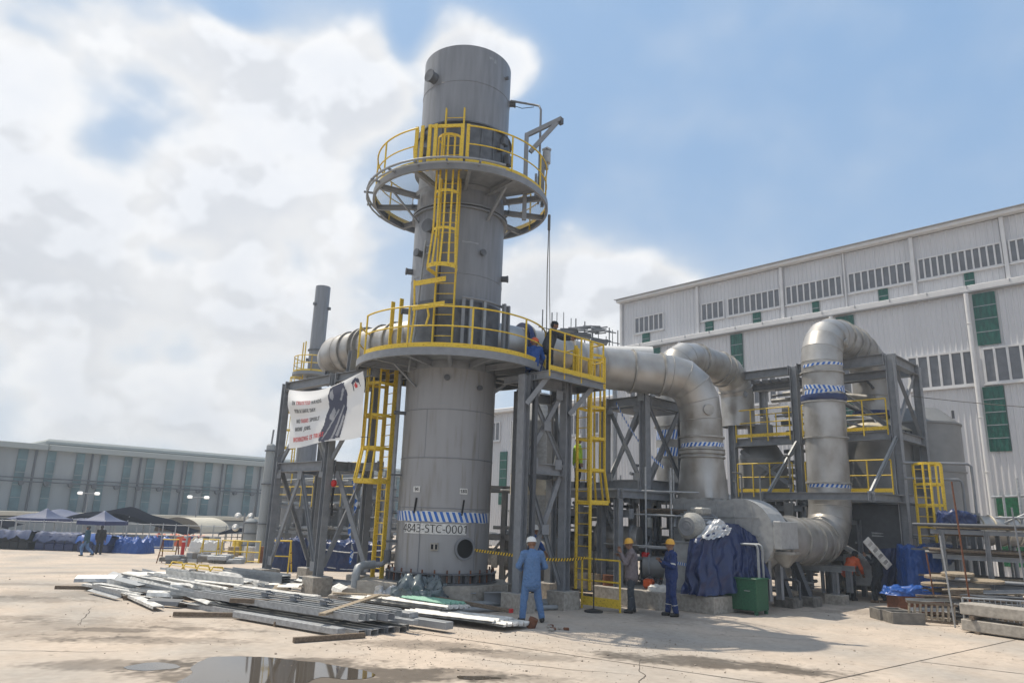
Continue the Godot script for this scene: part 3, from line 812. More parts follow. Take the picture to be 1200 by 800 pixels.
func left_hall() -> void:
	var X := -75.0
	var h := thing("long_warehouse", "long low warehouse with vertical blue-green light strips far to the left", "building", Vector3(X, -0.8, -20))
	var core := MB.new()
	core.box(Vector3(X - 12.1, 3.4, -17), Vector3(24, 8.4, 130)); part("wall", core, M.far_wall, h)
	# sheets between the strips
	var zs := [-2.8, -3.7, -5.5, -6.3, -8.3, -9.1, -10.7, -11.4, -13.2, -14.0, -15.6, -16.5, -17.9, -18.8, -20.3, -21.0, -22.5, -23.4, -25.2, -26.0, -27.8, -28.7]
	var strips := []
	for k in range(0, zs.size(), 2): strips.append([zs[k + 1], zs[k]])
	var zz := -31.0
	for k in 12:
		strips.append([zz - 0.8, zz]); zz -= 2.55
	zz = 0.6
	for k in 9:
		strips.append([zz - 0.8, zz]); zz += 2.6
	for s in strips:
		var b := MB.new()
		b.box(Vector3(X + 0.04, 4.4, (s[0] + s[1]) / 2), Vector3(0.08, 6.5, s[1] - s[0]))
		var st := part("light_strip", b, M.far_strip, h)
		for k in range(1, 5):
			var r := MB.new(); r.box(Vector3(X + 0.09, 1.2 + k * 1.3, (s[0] + s[1]) / 2), Vector3(0.03, 0.05, s[1] - s[0]))
			part("rail", r, M.far_wall, st)
	for z in [-4.4, -9.8, -14.9, -19.8, -24.6, -29.6, 1.0, 6.0, 11.0, -35.0, -40.0]:
		var b := MB.new(); b.tube([Vector3(X + 0.2, 7.6, z), Vector3(X + 0.2, 0.9, z)], 0.13, 8)
		part("rain_pipe", b, M.steel_dark, h)
	var fa := MB.new()
	fa.box(Vector3(X + 0.2, 7.83, 20.0), Vector3(1.0, 0.62, 50.6), Basis.IDENTITY, 0.05); part("eave", fa, M.far_roof, h)
	var fb := MB.new()
	fb.box(Vector3(X + 0.2, 7.83, -43.0), Vector3(1.0, 0.62, 75.0), Basis.IDENTITY, 0.05); part("eave", fb, M.far_roof, h)
	var rb := MB.new()
	rb.box(Vector3(X - 6.0, 8.45, -44.0), Vector3(11.2, 0.75, 77.5), Basis.IDENTITY, 0.25); part("roof", rb, M.far_roof, h)
	var ra := MB.new()
	ra.box(Vector3(X - 8.0, 7.9, 20.0), Vector3(14.5, 0.35, 49.0)); part("roof", ra, M.far_roof, h)
	for y in [4.15, 4.55]:
		var p := MB.new(); p.tube([Vector3(X + 0.45, y, 40), Vector3(X + 0.45, y, -75)], 0.06, 6); part("conduit", p, M.steel_dark, h)
	for k in 18:
		var v := MB.new(); v.tube([Vector3(X + 0.1, 4.0, 2.0 - k * 2.3 - 0.9), Vector3(X + 0.5, 4.0, 2.0 - k * 2.3 - 0.9)], 0.26, 10)
		part("fan_cowl", v, M.steel_dark, h)
	# low annex with a pale roof edge
	var an := thing("low_annex", "low grey annex with a pale roof edge along the far warehouse", "building", Vector3(X + 3, -0.8, -17))
	var aw := MB.new(); aw.box(Vector3(X + 2.1, -0.2, -17), Vector3(4.0, 1.6, 128)); part("wall", aw, M.far_wall, an)
	var ar := MB.new(); ar.box(Vector3(X + 2.3, 0.93, -17), Vector3(4.8, 0.42, 128.4), Basis.IDENTITY, 0.04); part("roof_edge", ar, M.cream, an)

# ---------- the stack ----------
func letters(called: String, s: String, h: float, m: Material, parent: Node3D, xf: Transform3D, depth := 0.006, font := "Droid Sans", bold := true, bend := 0.0) -> MeshInstance3D:
	var t := TextMesh.new()
	t.text = s
	var f := SystemFont.new(); f.font_names = PackedStringArray([font])
	if bold: f.font_weight = 700
	t.font = f; t.font_size = 64; t.pixel_size = h / 46.0; t.depth = depth; t.curve_step = 3.0
	var am := t
	var o := MeshInstance3D.new(); o.name = called
	if bend > 0.0:                                          # wrap round a shell of this radius
		var a := t.get_mesh_arrays()
		var v: PackedVector3Array = a[Mesh.ARRAY_VERTEX]; var n: PackedVector3Array = a[Mesh.ARRAY_NORMAL]
		for i in v.size():
			var an := v[i].x / bend
			var r := bend + v[i].z
			v[i] = Vector3(sin(an) * r, v[i].y, cos(an) * r - bend)
			n[i] = Vector3(n[i].x * cos(an) + n[i].z * sin(an), n[i].y, n[i].z * cos(an) - n[i].x * sin(an))
		a[Mesh.ARRAY_VERTEX] = v; a[Mesh.ARRAY_NORMAL] = n
		var b := ArrayMesh.new(); b.add_surface_from_arrays(Mesh.PRIMITIVE_TRIANGLES, a)
		o.mesh = b
	else:
		o.mesh = am
	o.material_override = m
	parent.add_child(o, true)
	xf.origin -= org.get(parent, Vector3.ZERO)
	o.transform = xf
	return o

func facing(p: Vector3, out: Vector3) -> Transform3D:        # z out of the surface, y up
	var z := out.normalized()
	var x := Vector3.UP.cross(z).normalized()
	return Transform3D(Basis(x, z.cross(x), z), p)

func stripes(called: String, label: String, deg0: float, deg1: float, r: float, y0: float, y1: float, count: int, a: Material, b: Material, skew: float, group := "") -> Node3D:
	# barrier tape wrapped round a shell on the stack's axis
	return tape_round(called, label, Vector3.ZERO, deg0, deg1, r, y0, y1, count, a, b, skew, group)

func tape_round(called: String, label: String, c: Vector3, deg0: float, deg1: float, r: float, y0: float, y1: float, count: int, a: Material, b: Material, skew: float, group := "", tilt := 0.0) -> Node3D:
	var t := thing(called, label, "barrier tape", c + pol((deg0 + deg1) / 2, r, y0), 0.0, group)
	var base := MB.new(); var dk := MB.new()
	var rng := RandomNumberGenerator.new(); rng.seed = count + int(r * 100)
	var rows0 := []; var rows1 := []
	var N := 48
	for k in N + 1:
		var d := lerpf(deg0, deg1, float(k) / N)
		var dy := tilt * (float(k) / N - 0.5) + 0.012 * sin(k * 0.7)
		rows0.append(c + pol(d, r, y0 + dy)); rows1.append(c + pol(d, r, y1 + dy))
	base.sheet([rows0, rows1])
	part("tape", base, a, t)
	var w := (deg1 - deg0) / count
	for k in count:
		var d := deg0 + k * w
		var f := (d + w * 0.25 - deg0) / (deg1 - deg0) - 0.5
		var dy := tilt * f
		var ra := []; var rb := []
		for j in 3:
			ra.append(c + pol(clampf(d + w * 0.5 * j / 2.0, deg0, deg1), r + 0.003, y0 + dy + 0.004)); rb.append(c + pol(clampf(d + skew + w * 0.5 * j / 2.0, deg0, deg1), r + 0.003, y1 + dy - 0.004))
		dk.sheet([ra, rb])
	part("stripes", dk, b, t)
	return t

func railing(host: Node3D, pts: Array, every: int, h := 1.1, toe := true, m: Material = null, r := 0.024, mid := true, ends := true) -> void:
	# pts are at floor level, in order
	if m == null: m = M.yellow
	var up := []; var md := []
	for p in pts:
		up.append(p + Vector3.UP * h); md.append(p + Vector3.UP * h * 0.52)
	var a := MB.new(); a.tube(up, r, 8); part("handrail", a, m, host)
	if mid:
		var b := MB.new(); b.tube(md, r * 0.85, 6); part("mid_rail", b, m, host)
	for i in range(0, pts.size(), every):
		var c := MB.new(); c.tube([pts[i] - Vector3.UP * 0.18, pts[i] + Vector3.UP * h], r * 1.1, 8); part("rail_post", c, m, host)
	if ends and (pts.size() - 1) % every != 0:
		var c := MB.new(); c.tube([pts[-1] - Vector3.UP * 0.18, pts[-1] + Vector3.UP * h], r * 1.1, 8); part("rail_post", c, m, host)
	if toe:
		var t := MB.new()
		var r0 := []; var r1 := []
		for p in pts:
			r0.append(p + Vector3.UP * 0.0); r1.append(p + Vector3.UP * 0.13)
		t.sheet([r0, r1])
		part("toe_plate", t, m, host)

func ladder(called: String, label: String, base: Vector3, top: float, out: Vector3, w := 0.5, hoops := [], extra := 1.1, m: Material = null, sw := 0.07, group := "", flare := true) -> Node3D:
	# base: foot, midway between the stringers; out: level, from the wall towards the climber; hoops: heights above the foot
	if m == null: m = M.yellow
	var t := thing(called, label, "ladder", base, 0.0, group)
	out = out.normalized()
	var sd := Vector3.UP.cross(out).normalized()
	for s in [-0.5, 0.5]:
		var p: Vector3 = base + sd * (w * s)
		var b := MB.new(); b.bar(p, p + Vector3.UP * (top + extra), out, sw, 0.04); part("stringer", b, m, t)
	var rg := MB.new(); rg.tube([base - sd * w / 2, base + sd * w / 2], 0.013, 6)
	var rm := rg.mesh(base)
	var n := int(top / 0.3)
	for k in n:
		same("rung", rm, m, t, Transform3D(Basis.IDENTITY, base + Vector3.UP * (0.25 + k * 0.3)))
	if hoops.size():
		var prev := []
		var cols := []
		for i in hoops.size():
			var big := 1.22 if (i == 0 and flare) else 1.0
			var q := []
			for k in 13:
				var a := lerpf(-PI / 2, PI / 2, k / 12.0)
				q.append(base + Vector3.UP * hoops[i] + sd * sin(a) * 0.36 * big + out * (0.02 + (0.36 + 0.36 * cos(a)) * (1.0 if absf(sin(a)) < 0.98 else 0.4) * big))
			q[0] = base + Vector3.UP * hoops[i] - sd * w / 2; q[12] = base + Vector3.UP * hoops[i] + sd * w / 2
			var b := MB.new()
			var lo := []; var hi := []
			for p in q:
				lo.append(p - Vector3.UP * (0.06 if i == 0 else 0.042)); hi.append(p + Vector3.UP * (0.06 if i == 0 else 0.042))
			b.sheet([lo, hi]); part("cage_hoop", b, m, t)
			cols.append(q)
		for k in [2, 4, 6, 8, 10]:
			var line := []
			for c in cols: line.append(c[k])
			var b := MB.new()
			for i in line.size() - 1: b.bar(line[i], line[i + 1], out, 0.035, 0.05)
			part("cage_bar", b, m, t)
	return t

func stack() -> void:
	# concrete plinth with its steps
	var pl := MB.new()
	var oct := []
	for k in 8: oct.append(Vector2(cos(TAU * (k + 0.5) / 8), sin(TAU * (k + 0.5) / 8)) * 1.93)
	pl.extrude(oct, Vector3.ZERO, Vector3(0, 0.56, 0), TOCAM)
	var cap := MB.new()
	solo("stack_plinth", pl, M.concrete, "octagonal concrete plinth under the big grey exhaust stack", "plinth")
	var sp := thing("concrete_steps", "three pale concrete steps left of the stack plinth", "steps", Vector3(-0.9, 0, 2.2))
	var sB := Basis(Vector3(0.694, 0, -0.72), Vector3.UP, Vector3(0.72, 0, 0.694))
	for q in [[0.0, 0.36, 0.19], [0.36, 0.36, 0.38], [0.72, 1.15, 0.57]]:
		var b := MB.new(); b.box(Vector3(-1.21, q[2] / 2.0 - 0.02, 2.7) + sB * Vector3(q[0] + q[1] / 2.0, 0, -0.55), Vector3(q[1], q[2] + 0.04, 1.1), sB, 0.012)
		part("step", b, M.concrete, sp)
	# the stack itself
	var t := thing("exhaust_stack", "tall grey steel exhaust stack with its number plate in the middle of the yard", "exhaust stack", Vector3(0, 0.56, 0))
	var shell := MB.new(); shell.lathe([Vector2(1.27, 0.6), Vector2(1.29, 6.5)], 96); var sh := part("lower_shell", shell, M.shell_low, t)
	var up := MB.new(); up.lathe([Vector2(1.345, 6.45), Vector2(1.355, 10.95)], 96); part("upper_shell", up, M.shell, t)
	var t2 := MB.new(); t2.lathe([Vector2(1.33, 10.95), Vector2(1.33, 12.4)], 96); part("neck_shell", t2, M.shell, t)
	var tb := MB.new(); tb.lathe([Vector2(1.43, 12.4), Vector2(1.43, 13.55), Vector2(1.36, 13.62)], 96); tb.band(Vector3(0, 13.58, 0), Vector3.UP, 1.3, 1.50, 0.04, 96); tb.band(Vector3(0, 12.45, 0), Vector3.UP, 1.3, 1.48, 0.04, 96)
	part("damper_band", tb, M.shell_band, t)
	for k in 22:
		var b := MB.new(); var d := k * 360.0 / 22 + 4
		b.box(pol(d, 1.455, 13.0), Vector3(0.05, 1.1, 0.012), facing(Vector3.ZERO, pol(d, 1, 0)).basis)
		part("stiffener", b, M.shell_band, t)
	for q in [[-58, 13.35, 0.2], [52, 13.3, 0.22], [62, 12.8, 0.28], [-52, 12.75, 0.22], [45, 13.0, 0.16]]:
		var b := MB.new(); b.box(pol(q[0], 1.53, q[1]), Vector3(q[2], q[2] * 1.2, 0.16), facing(Vector3.ZERO, pol(q[0], 1, 0)).basis, 0.02)
		part("actuator_box", b, M.shell_band, t)
	var tt := MB.new(); tt.lathe([Vector2(1.37, 13.6), Vector2(1.385, 16.22), Vector2(1.37, 16.235), Vector2(1.33, 16.235), Vector2(1.33, 13.7)], 96); part("top_shell", tt, M.shell, t)
	for y in [10.9, 11.0]:
		var b := MB.new(); b.band(Vector3(0, y, 0), Vector3.UP, 1.3, 1.45, 0.045, 96); part("flange", b, M.shell, t)
	for d in [-28, 41, 150]:
		for q in [[0.85, 2.45], [3.75, 5.05]]:
			var b := MB.new(); b.tube([pol(d, 1.279, q[0]), pol(d, 1.287, q[1])], 0.009, 5); part("weld_seam", b, M.shell, t)
	for d in [8, -62]:
		var b := MB.new(); b.tube([pol(d, 1.346, 8.95), pol(d, 1.352, 10.85)], 0.008, 5); part("weld_seam", b, M.shell, t)
	for q in [[1.29, 3.75, 0.012], [1.29, 5.05, 0.012], [1.28, 2.45, 0.012], [1.355, 8.9, 0.01], [1.385, 15.0, 0.008]]:
		var b := MB.new(); b.ring(Vector3(0, q[1], 0), Vector3.UP, q[0] - 0.004, q[2], 96, 6); part("weld_seam", b, M.shell, t)
	# foot: ring, gussets, anchor bolts
	var ft := MB.new(); ft.lathe([Vector2(1.52, 0.565), Vector2(1.52, 0.60), Vector2(1.28, 0.60)], 96); ft.lathe([Vector2(1.28, 0.80), Vector2(1.50, 0.80), Vector2(1.50, 0.83), Vector2(1.28, 0.83)], 96); part("base_ring", ft, M.shell_band, t)
	for k in 28:
		var d := k * 360.0 / 28
		var b := MB.new(); b.box(pol(d, 1.39, 0.70), Vector3(0.025, 0.2, 0.2), facing(Vector3.ZERO, pol(d, 1, 0)).basis); part("gusset", b, M.shell_band, t)
		var c := MB.new(); c.tube([pol(d + 6.4, 1.43, 0.6), pol(d + 6.4, 1.43, 0.92)], 0.022, 6); part("anchor_bolt", c, M.rust, t)
	# manhole: a dark opening with its rim
	var mh := MB.new(); var md := pol(27, 1, 0)
	mh.band(pol(27, 1.27, 1.45), md, 0.24, 0.29, 0.10, 32); var mo := part("manhole", mh, M.shell, t)
	var mk := MB.new(); mk.lathe([Vector2(0.0, 0.0), Vector2(0.245, 0.0)], 32, Transform3D(MB.along(md), pol(27, 1.285, 1.45))); part("opening", mk, M.hole, mo)
	for q in [[30, 15.95, 0.16, 0.10], [36, 15.9, 0.08, 0.16], [14, 9.85, 0.5, 0.05], [-8, 5.2, 0.3, 0.04]]:
		var b := MB.new(); var z0 := []; var z1 := []
		for k in 5:
			var dd: float = q[0] + (k / 4.0 - 0.5) * rad_to_deg(q[2] / 1.38)
			var rr: float = (1.389 if q[1] > 13.0 else (1.358 if q[1] > 6.4 else 1.292))
			z0.append(pol(dd, rr, q[1] - q[3] * (0.4 + 0.2 * sin(k * 2.0)))); z1.append(pol(dd, rr, q[1] + q[3] * (0.4 + 0.2 * cos(k * 3.0))))
		b.sheet([z0, z1]); part("scuff", b, M.steel_light, t)
	# nozzles and brackets
	for q in [[-47, 15.25, 0.17, 0.24], [-50, 9.55, 0.1, 0.2], [78, 9.15, 0.09, 0.16], [-78, 9.2, 0.09, 0.16], [58, 15.6, 0.05, 0.1], [-80, 8.0, 0.09, 0.2], [-36, 10.3, 0.17, 0.2], [30, 9.6, 0.08, 0.06], [84, 15.1, 0.10, 0.18], [-5, 5.9, 0.07, 0.08], [36, 5.7, 0.06, 0.08], [-72, 5.0, 0.05, 0.3]]:
		var b := MB.new(); var d := pol(q[0], 1, 0)
		b.lathe([Vector2(q[2], 0), Vector2(q[2], q[3]), Vector2(q[2] * 1.18, q[3]), Vector2(q[2] * 1.18, q[3] + 0.04), Vector2(0, q[3] + 0.04)], 20, Transform3D(MB.along(d), pol(q[0], 1.27 if q[1] < 6.4 else 1.35, q[1]))); part("nozzle", b, M.shell_band, t)
	# plates: the number, two small tags, an inspection box
	var np := MB.new(); var a0 := []; var a1 := []
	for k in 17:
		a0.append(pol(-52 + k * 80.0 / 16, 1.283, 1.79)); a1.append(pol(-52 + k * 80.0 / 16, 1.283, 2.055))
	np.sheet([a0, a1]); var plate := part("number_plate", np, M.white, t)
	letters("number", "4843-STC-0001", 0.205, M.ink, plate, facing(pol(-12, 1.287, 1.925), pol(-12, 1, 0)), 0.004, "Droid Sans", false, 1.287)
	for q in [[-36.0, 2.92], [22.0, 2.9]]:
		var b := MB.new(); b.box(pol(q[0], 1.285, q[1]), Vector3(0.22, 0.15, 0.012), facing(Vector3.ZERO, pol(q[0], 1, 0)).basis); var pt := part("tag_plate", b, M.white, t)
		letters("tag_text", "180" if q[0] > 0 else "90", 0.085, M.ink, pt, facing(pol(q[0], 1.293, q[1]), pol(q[0], 1, 0)), 0.003)
		var c := MB.new(); c.bar(pol(q[0] + 1, 1.295, q[1] - 0.22), pol(q[0] - 1.2, 1.295, q[1] - 0.62), pol(q[0] + 90, 1, 0), 0.03, 0.05); part("slot_mark", c, M.hole, t)
	var ib := MB.new(); ib.box(pol(-9, 1.29, 1.48), Vector3(0.2, 0.2, 0.05), facing(Vector3.ZERO, pol(-9, 1, 0)).basis, 0.01); var ibo := part("inspection_box", ib, M.concrete, t)
	for s in [-3.6, 0.9]:
		var c := MB.new(); c.box(pol(-9 + s + 1.3, 1.318, 1.48), Vector3(0.06, 0.12, 0.012), facing(Vector3.ZERO, pol(-9, 1, 0)).basis); part("slot", c, M.hole, ibo)
	stripes("barrier_tape", "blue and white striped tape wrapped round the foot of the grey stack", -86, 70, 1.292, 2.10, 2.36, 22, M.tape_white, M.tape_blue, -4.5)
	upper_platform(); lower_platform(); stack_extras()

func disc_platform(called: String, label: String, r0: float, r1: float, y: float, a0: float, a1: float) -> Node3D:
	var t := thing(called, label, "platform", Vector3(0, y, 0))
	var rb := MB.new()
	var pr := []
	# outer ring channel
	var o0 := []; var o1 := []; var o2 := []; var o3 := []
	for p in arc(a0, a1, r1, y - 0.2, 4): o0.append(p)
	for p in arc(a0, a1, r1, y - 0.0, 4): o1.append(p)
	for p in arc(a0, a1, r1 - 0.08, y - 0.2, 4): o2.append(p)
	for p in arc(a0, a1, r1 - 0.08, y - 0.012, 4): o3.append(p)
	rb.sheet([o0, o1]); rb.sheet([o2, o0]); rb.sheet([o1, o3])
	part("ring_beam", rb, M.steel, t)
	return t

func upper_platform() -> void:
	var y := 11.62
	var t := disc_platform("upper_platform", "round grey platform with yellow rails near the top of the stack", 1.5, 2.68, y, -180, 180)
	# checker plate over the front right; open mesh elsewhere
	for s in [[-20, 62]]:
		var f := MB.new(); f.sheet([arc(s[0], s[1], 1.42, y - 0.008, 4), arc(s[0], s[1], 2.62, y - 0.008, 4)]); part("floor_plate", f, M.steel, t)
	var g := MB.new()                                        # bars of the open grating
	for k in range(62, 341, 2): g.bar(pol(k * 1.0, 1.46, y - 0.01), pol(k * 1.0, 2.6, y - 0.01), pol(k + 90, 1, 0), 0.005, 0.008)
	for j in 20: g.tube(arc(62, 340, 1.5 + j * 0.057, y - 0.012, 4), 0.0032, 4)
	var gm := part("floor_grating", g, M.galv, t); gm.set_meta("kind", "stuff")
	for d in [-165, -135, -100, -66, -30, 4, 34, 66, 98, 130, 162]:
		var b := MB.new(); b.hbeam(pol(d, 1.36, y - 0.13), pol(d, 2.62, y - 0.13), Vector3.UP, 0.16, 0.1, 0.012, 0.01); part("radial_beam", b, M.steel, t)
		if d in [34, -66, 130]:
			var c := MB.new(); c.angle(pol(d, 1.37, y - 1.0), pol(d, 2.2, y - 0.22), pol(d + 90, 1, 0), 0.07, 0.009); part("knee_brace", c, M.steel, t)
	var ir := MB.new(); ir.sheet([arc(-180, 180, 1.5, y - 0.2, 4), arc(-180, 180, 1.5, y - 0.03, 4)]); part("inner_ring", ir, M.steel, t)
	# cable tray that swings round outside the floor on the left
	var tr := MB.new()
	tr.tube(arc(-140, 24, 2.86, y + 0.04, 9), 0.035, 6); tr.tube(arc(-140, 24, 2.86, y - 0.1, 9), 0.03, 6)
	part("conduit_ring", tr, M.steel_light, t)
	for d in range(-135, 25, 18):
		var b := MB.new(); b.bar(pol(d, 2.6, y - 0.05), pol(d, 2.95, y - 0.05), Vector3.UP, 0.05, 0.05); part("tray_bracket", b, M.steel, t)
	railing(t, arc(2, 178, 2.62, y, 5), 6, 1.15)
	railing(t, arc(-178, -30, 2.62, y, 5), 6, 1.15)
	# gate at the ladder head
	for d in [-31, -27, -22, -18, -1.5, 2]:
		var b := MB.new(); b.bar(pol(d, 2.6, y - 0.2), pol(d, 2.6, y + 1.2), pol(d + 90, 1, 0), 0.09, 0.05); part("gate_post", b, M.yellow, t)
	for h in [1.15, 0.08]:
		var b := MB.new(); b.bar(pol(-22, 2.6, y + h), pol(-1.5, 2.6, y + h), Vector3.UP, 0.09, 0.04); part("gate_bar", b, M.yellow, t)
	var b2 := MB.new(); b2.tube([pol(-30, 2.6, y + 1.1), pol(-34, 2.5, y + 0.6), pol(-32, 2.55, y + 0.1)], 0.03, 6); part("gate_bar", b2, M.yellow, t)

func lower_platform() -> void:
	var y := 6.42
	var t := disc_platform("lower_platform", "round grey platform with yellow rails halfway up the stack", 1.5, 2.74, y, -180, 180)
	var f := MB.new(); f.sheet([arc(-180, 180, 1.3, y - 0.008, 4), arc(-180, 180, 2.70, y - 0.008, 4)]); part("floor_plate", f, M.steel_light, t)
	var k := MB.new(); k.lathe([Vector2(1.31, y - 0.24), Vector2(1.31, y - 0.02)], 64); part("inner_ring", k, M.steel, t)
	for d in range(-170, 190, 24):
		var b := MB.new(); b.hbeam(pol(d, 1.30, y - 0.13), pol(d, 2.66, y - 0.13), Vector3.UP, 0.16, 0.1, 0.012, 0.01); part("radial_beam", b, M.steel, t)
		if not d in [-50, 70, 142, -146]: continue
		var c := MB.new(); c.angle(pol(d, 1.30, y - 0.75), pol(d, 2.1, y - 0.22), pol(d + 90, 1, 0), 0.07, 0.009); part("knee_brace", c, M.steel, t)
	railing(t, arc(-62, 82, 2.70, y, 4), 9, 1.1)
	railing(t, arc(-178, -82, 2.70, y, 4), 8, 1.1)
	var b := MB.new()
	b.bar(pol(-80, 2.7, y), pol(-80, 2.7, y + 1.1), pol(10, 1, 0), 0.1, 0.05); part("gate_post", b, M.yellow, t)

func stack_extras() -> void:
	# ladder between the two platforms, on the shell and out through the upper floor
	var o := pol(-11, 1, 0)
	ladder("caged_ladder", "yellow caged ladder up the stack between the two round platforms", pol(-11, 1.62, 6.44), 7.3, o, 0.54, [2.3, 3.4, 4.5, 5.45, 6.2], 0.15, null, 0.11)
	var g := thing("ladder_gate", "yellow side guard left of the ladder above the lower platform", "guard rail", pol(-32, 1.9, 8.0))
	for y in [7.75, 8.45]:
		var b := MB.new(); b.bar(pol(-38, 1.9, y), pol(-8, 2.15, y), Vector3.UP, 0.14, 0.02); part("guard_bar", b, M.yellow, g)
	for q in [[-38, 1.9, 6.6, 8.55], [-24, 1.9, 7.2, 7.8]]:
		var b := MB.new(); b.tube([pol(q[0], q[1], q[2]), pol(q[0] + 2, q[1] - 0.02, (q[2] + q[3]) / 2), pol(q[0], q[1], q[3])], 0.03, 6); part("guard_post", b, M.yellow, g)
	# ladder from the plinth to the lower platform on the left flank
	ladder("caged_ladder", "yellow caged ladder standing left of the stack foot below the lower platform", pol(-92, 1.72, 0.56), 5.85, pol(-90, 1, 0) + TOCAM * 0.75, 0.46, [2.55, 3.45, 4.35, 5.25, 5.75], 2.0, null, 0.12)
	# drain pipe down the left edge and round a bend to the ground
	var dp := MB.new()
	dp.tube([pol(-74, 1.50, 6.1), pol(-74, 1.50, 3.5), pol(-74, 1.5, 1.35)], 0.06, 10)
	dp.tube([pol(-74, 1.5, 1.35), pol(-75, 1.52, 1.05), pol(-80, 1.6, 0.95), pol(-84, 1.85, 0.93)], 0.07, 10)
	var d0 := thing("drain_pipe", "grey drain pipe down the left edge of the stack with a bend at its foot", "pipe", pol(-74, 1.5, 0))
	part("pipe_run", dp, M.steel, d0)
	var dq := MB.new(); dq.tube([pol(-84, 1.8, 0.93), pol(-78, 2.1, 0.92), pol(-74, 2.25, 0.86), pol(-73, 2.3, 0.7), pol(-73, 2.3, 0.0)], 0.11, 12); part("foot_bend", dq, M.steel_light, d0)
	for y in [5.0, 1.55, 3.3]:
		var b := MB.new(); b.bar(pol(-74, 1.25, y), pol(-74, 1.56, y), Vector3.UP, 0.05, 0.12); part("pipe_bracket", b, M.steel_dark, d0)
	var vl := MB.new(); vl.tube([pol(-74, 1.5, 1.0), pol(-74, 1.5, 1.32)], 0.1, 10); part("valve", vl, M.steel_dark, d0)
	# conduit and cables on the shell above the platform
	var cd := MB.new(); cd.tube([pol(-42, 1.75, 6.0), pol(-42, 1.62, 7.2), pol(-40, 1.5, 9.7), pol(-40, 1.46, 9.9)], 0.03, 8); cd.ring(pol(-37, 1.45, 9.6), pol(-37, 1, 0), 0.11, 0.03, 16, 6)
	solo("instrument_conduit", cd, M.steel_light, "thin grey instrument pipe left of the middle ladder", "pipe")
	var cb := MB.new(); cb.tube([pol(-22, 1.44, 6.5), pol(-21, 1.44, 8.0), pol(-20, 1.44, 9.4), pol(-19, 1.46, 11.3)], 0.035, 8)
	solo("black_cable", cb, M.rope_dark, "black cable running up the stack beside the middle ladder", "cable")
	# frame of pipes at the damper right of the ladder
	var fr := thing("damper_frame", "grey frame of bars round the damper above the lower platform", "frame", pol(25, 1.7, 6.44))
	for d in [8, 16, 31, 52, 60]:
		var b := MB.new(); b.hbeam(pol(d, 1.56 if d < 50 else 1.75, 6.44), pol(d, 1.56 if d < 50 else 1.75, 8.15), pol(d, 1, 0), 0.09, 0.09, 0.01, 0.01); part("upright", b, M.steel_light if d in [16, 31] else M.steel, fr)
	for y in [6.55, 8.12]:
		var b := MB.new(); b.tube(arc(6, 60, 1.58, y, 6) + [pol(60, 1.75, y)], 0.045, 6); part("cross_bar", b, M.steel, fr)
	var pn := MB.new(); pn.sheet([arc(-60, 62, 1.43, 6.5, 4), arc(-60, 62, 1.43, 8.1, 4)]); part("cover_panel", pn, M.shell_band, fr)
	# lifting davit and aviation lamp pipe on the upper platform
	var dv := thing("davit_crane", "grey lifting davit with a slanting jib on the upper platform", "crane", pol(62, 2.3, 11.6))
	var bp := pol(60, 2.15, 0)
	var jib := (RIGHT + TOCAM * 0.1).normalized()
	for q in [[Vector3(0, 10.75, 0), Vector3(0, 13.55, 0)], [Vector3(0, 13.5, 0), jib * 1.05 + Vector3(0, 14.1, 0)], [jib * 0.12 + Vector3(0, 12.95, 0), jib * 0.9 + Vector3(0, 13.95, 0)]]:
		var b := MB.new(); b.bar(bp + q[0], bp + q[1], TOCAM, 0.12, 0.12); part("post" if q[0].y < 12 else "jib", b, M.steel, dv)
	var hk := MB.new(); hk.box(bp + jib * 1.03 + Vector3(0, 14.0, 0), Vector3(0.12, 0.2, 0.1)); part("sheave", hk, M.steel_dark, dv)
	var lp := MB.new(); lp.tube([pol(70, 2.45, 11.6), pol(70, 2.45, 14.55), pol(71, 2.38, 14.72), pol(74, 2.2, 14.85), pol(80, 1.42, 15.15)], 0.035, 8)
	var lo := thing("sampling_pipe", "thin grey bent pipe reaching to the stack top", "pipe", pol(70, 2.45, 11.6)); part("pipe_run", lp, M.steel, lo)
	var lw := MB.new(); lw.tube([pol(80, 1.45, 15.0), pol(76, 1.8, 14.8), pol(73, 2.2, 14.75)], 0.012, 5); part("wire", lw, M.rope_dark, lo)
	var bx := thing("junction_post", "small post with a grey instrument head at the platform's right rail", "instrument", pol(82, 2.5, 11.6))
	var bb := MB.new(); bb.bar(pol(80, 2.5, 11.5), pol(80, 2.5, 13.1), TOCAM, 0.1, 0.1); part("post", bb, M.steel, bx)
	var bc := MB.new(); bc.tube([pol(82, 2.6, 13.0), pol(82, 2.6, 13.4)], 0.13, 12); bc.tube([pol(82, 2.6, 12.8), pol(82, 2.6, 13.0)], 0.07, 10); bc.box(pol(82, 2.6, 13.47), Vector3(0.22, 0.06, 0.2)); part("instrument_head", bc, M.galv, bx)
	for q in [[66, 12.3], [75, 12.4]]:
		var b := MB.new(); b.bar(pol(q[0], 2.4, 11.5), pol(q[0], 2.4, q[1]), TOCAM, 0.07, 0.07); part("post", b, M.steel, bx)
	# hoist rope from the upper platform to the ground
	var rp := MB.new()
	rp.tube([pol(88, 2.74, 11.4), pol(88.5, 2.72, 9.5), pol(90, 2.75, 7.6), pol(92, 2.85, 6.6)], 0.016, 5)
	rp.tube([pol(88, 2.74, 11.4), pol(88.0, 2.74, 10.9)], 0.045, 6)
	rp.tube([pol(88, 2.76, 11.0), pol(88.5, 2.8, 9.0), pol(89.5, 2.9, 6.6), pol(88, 3.0, 4.4), pol(88, 3.0, 3.2)], 0.012, 5)
	solo("hoist_rope", rp, M.rope, "hoist rope hanging from the upper platform past the walkway", "rope")

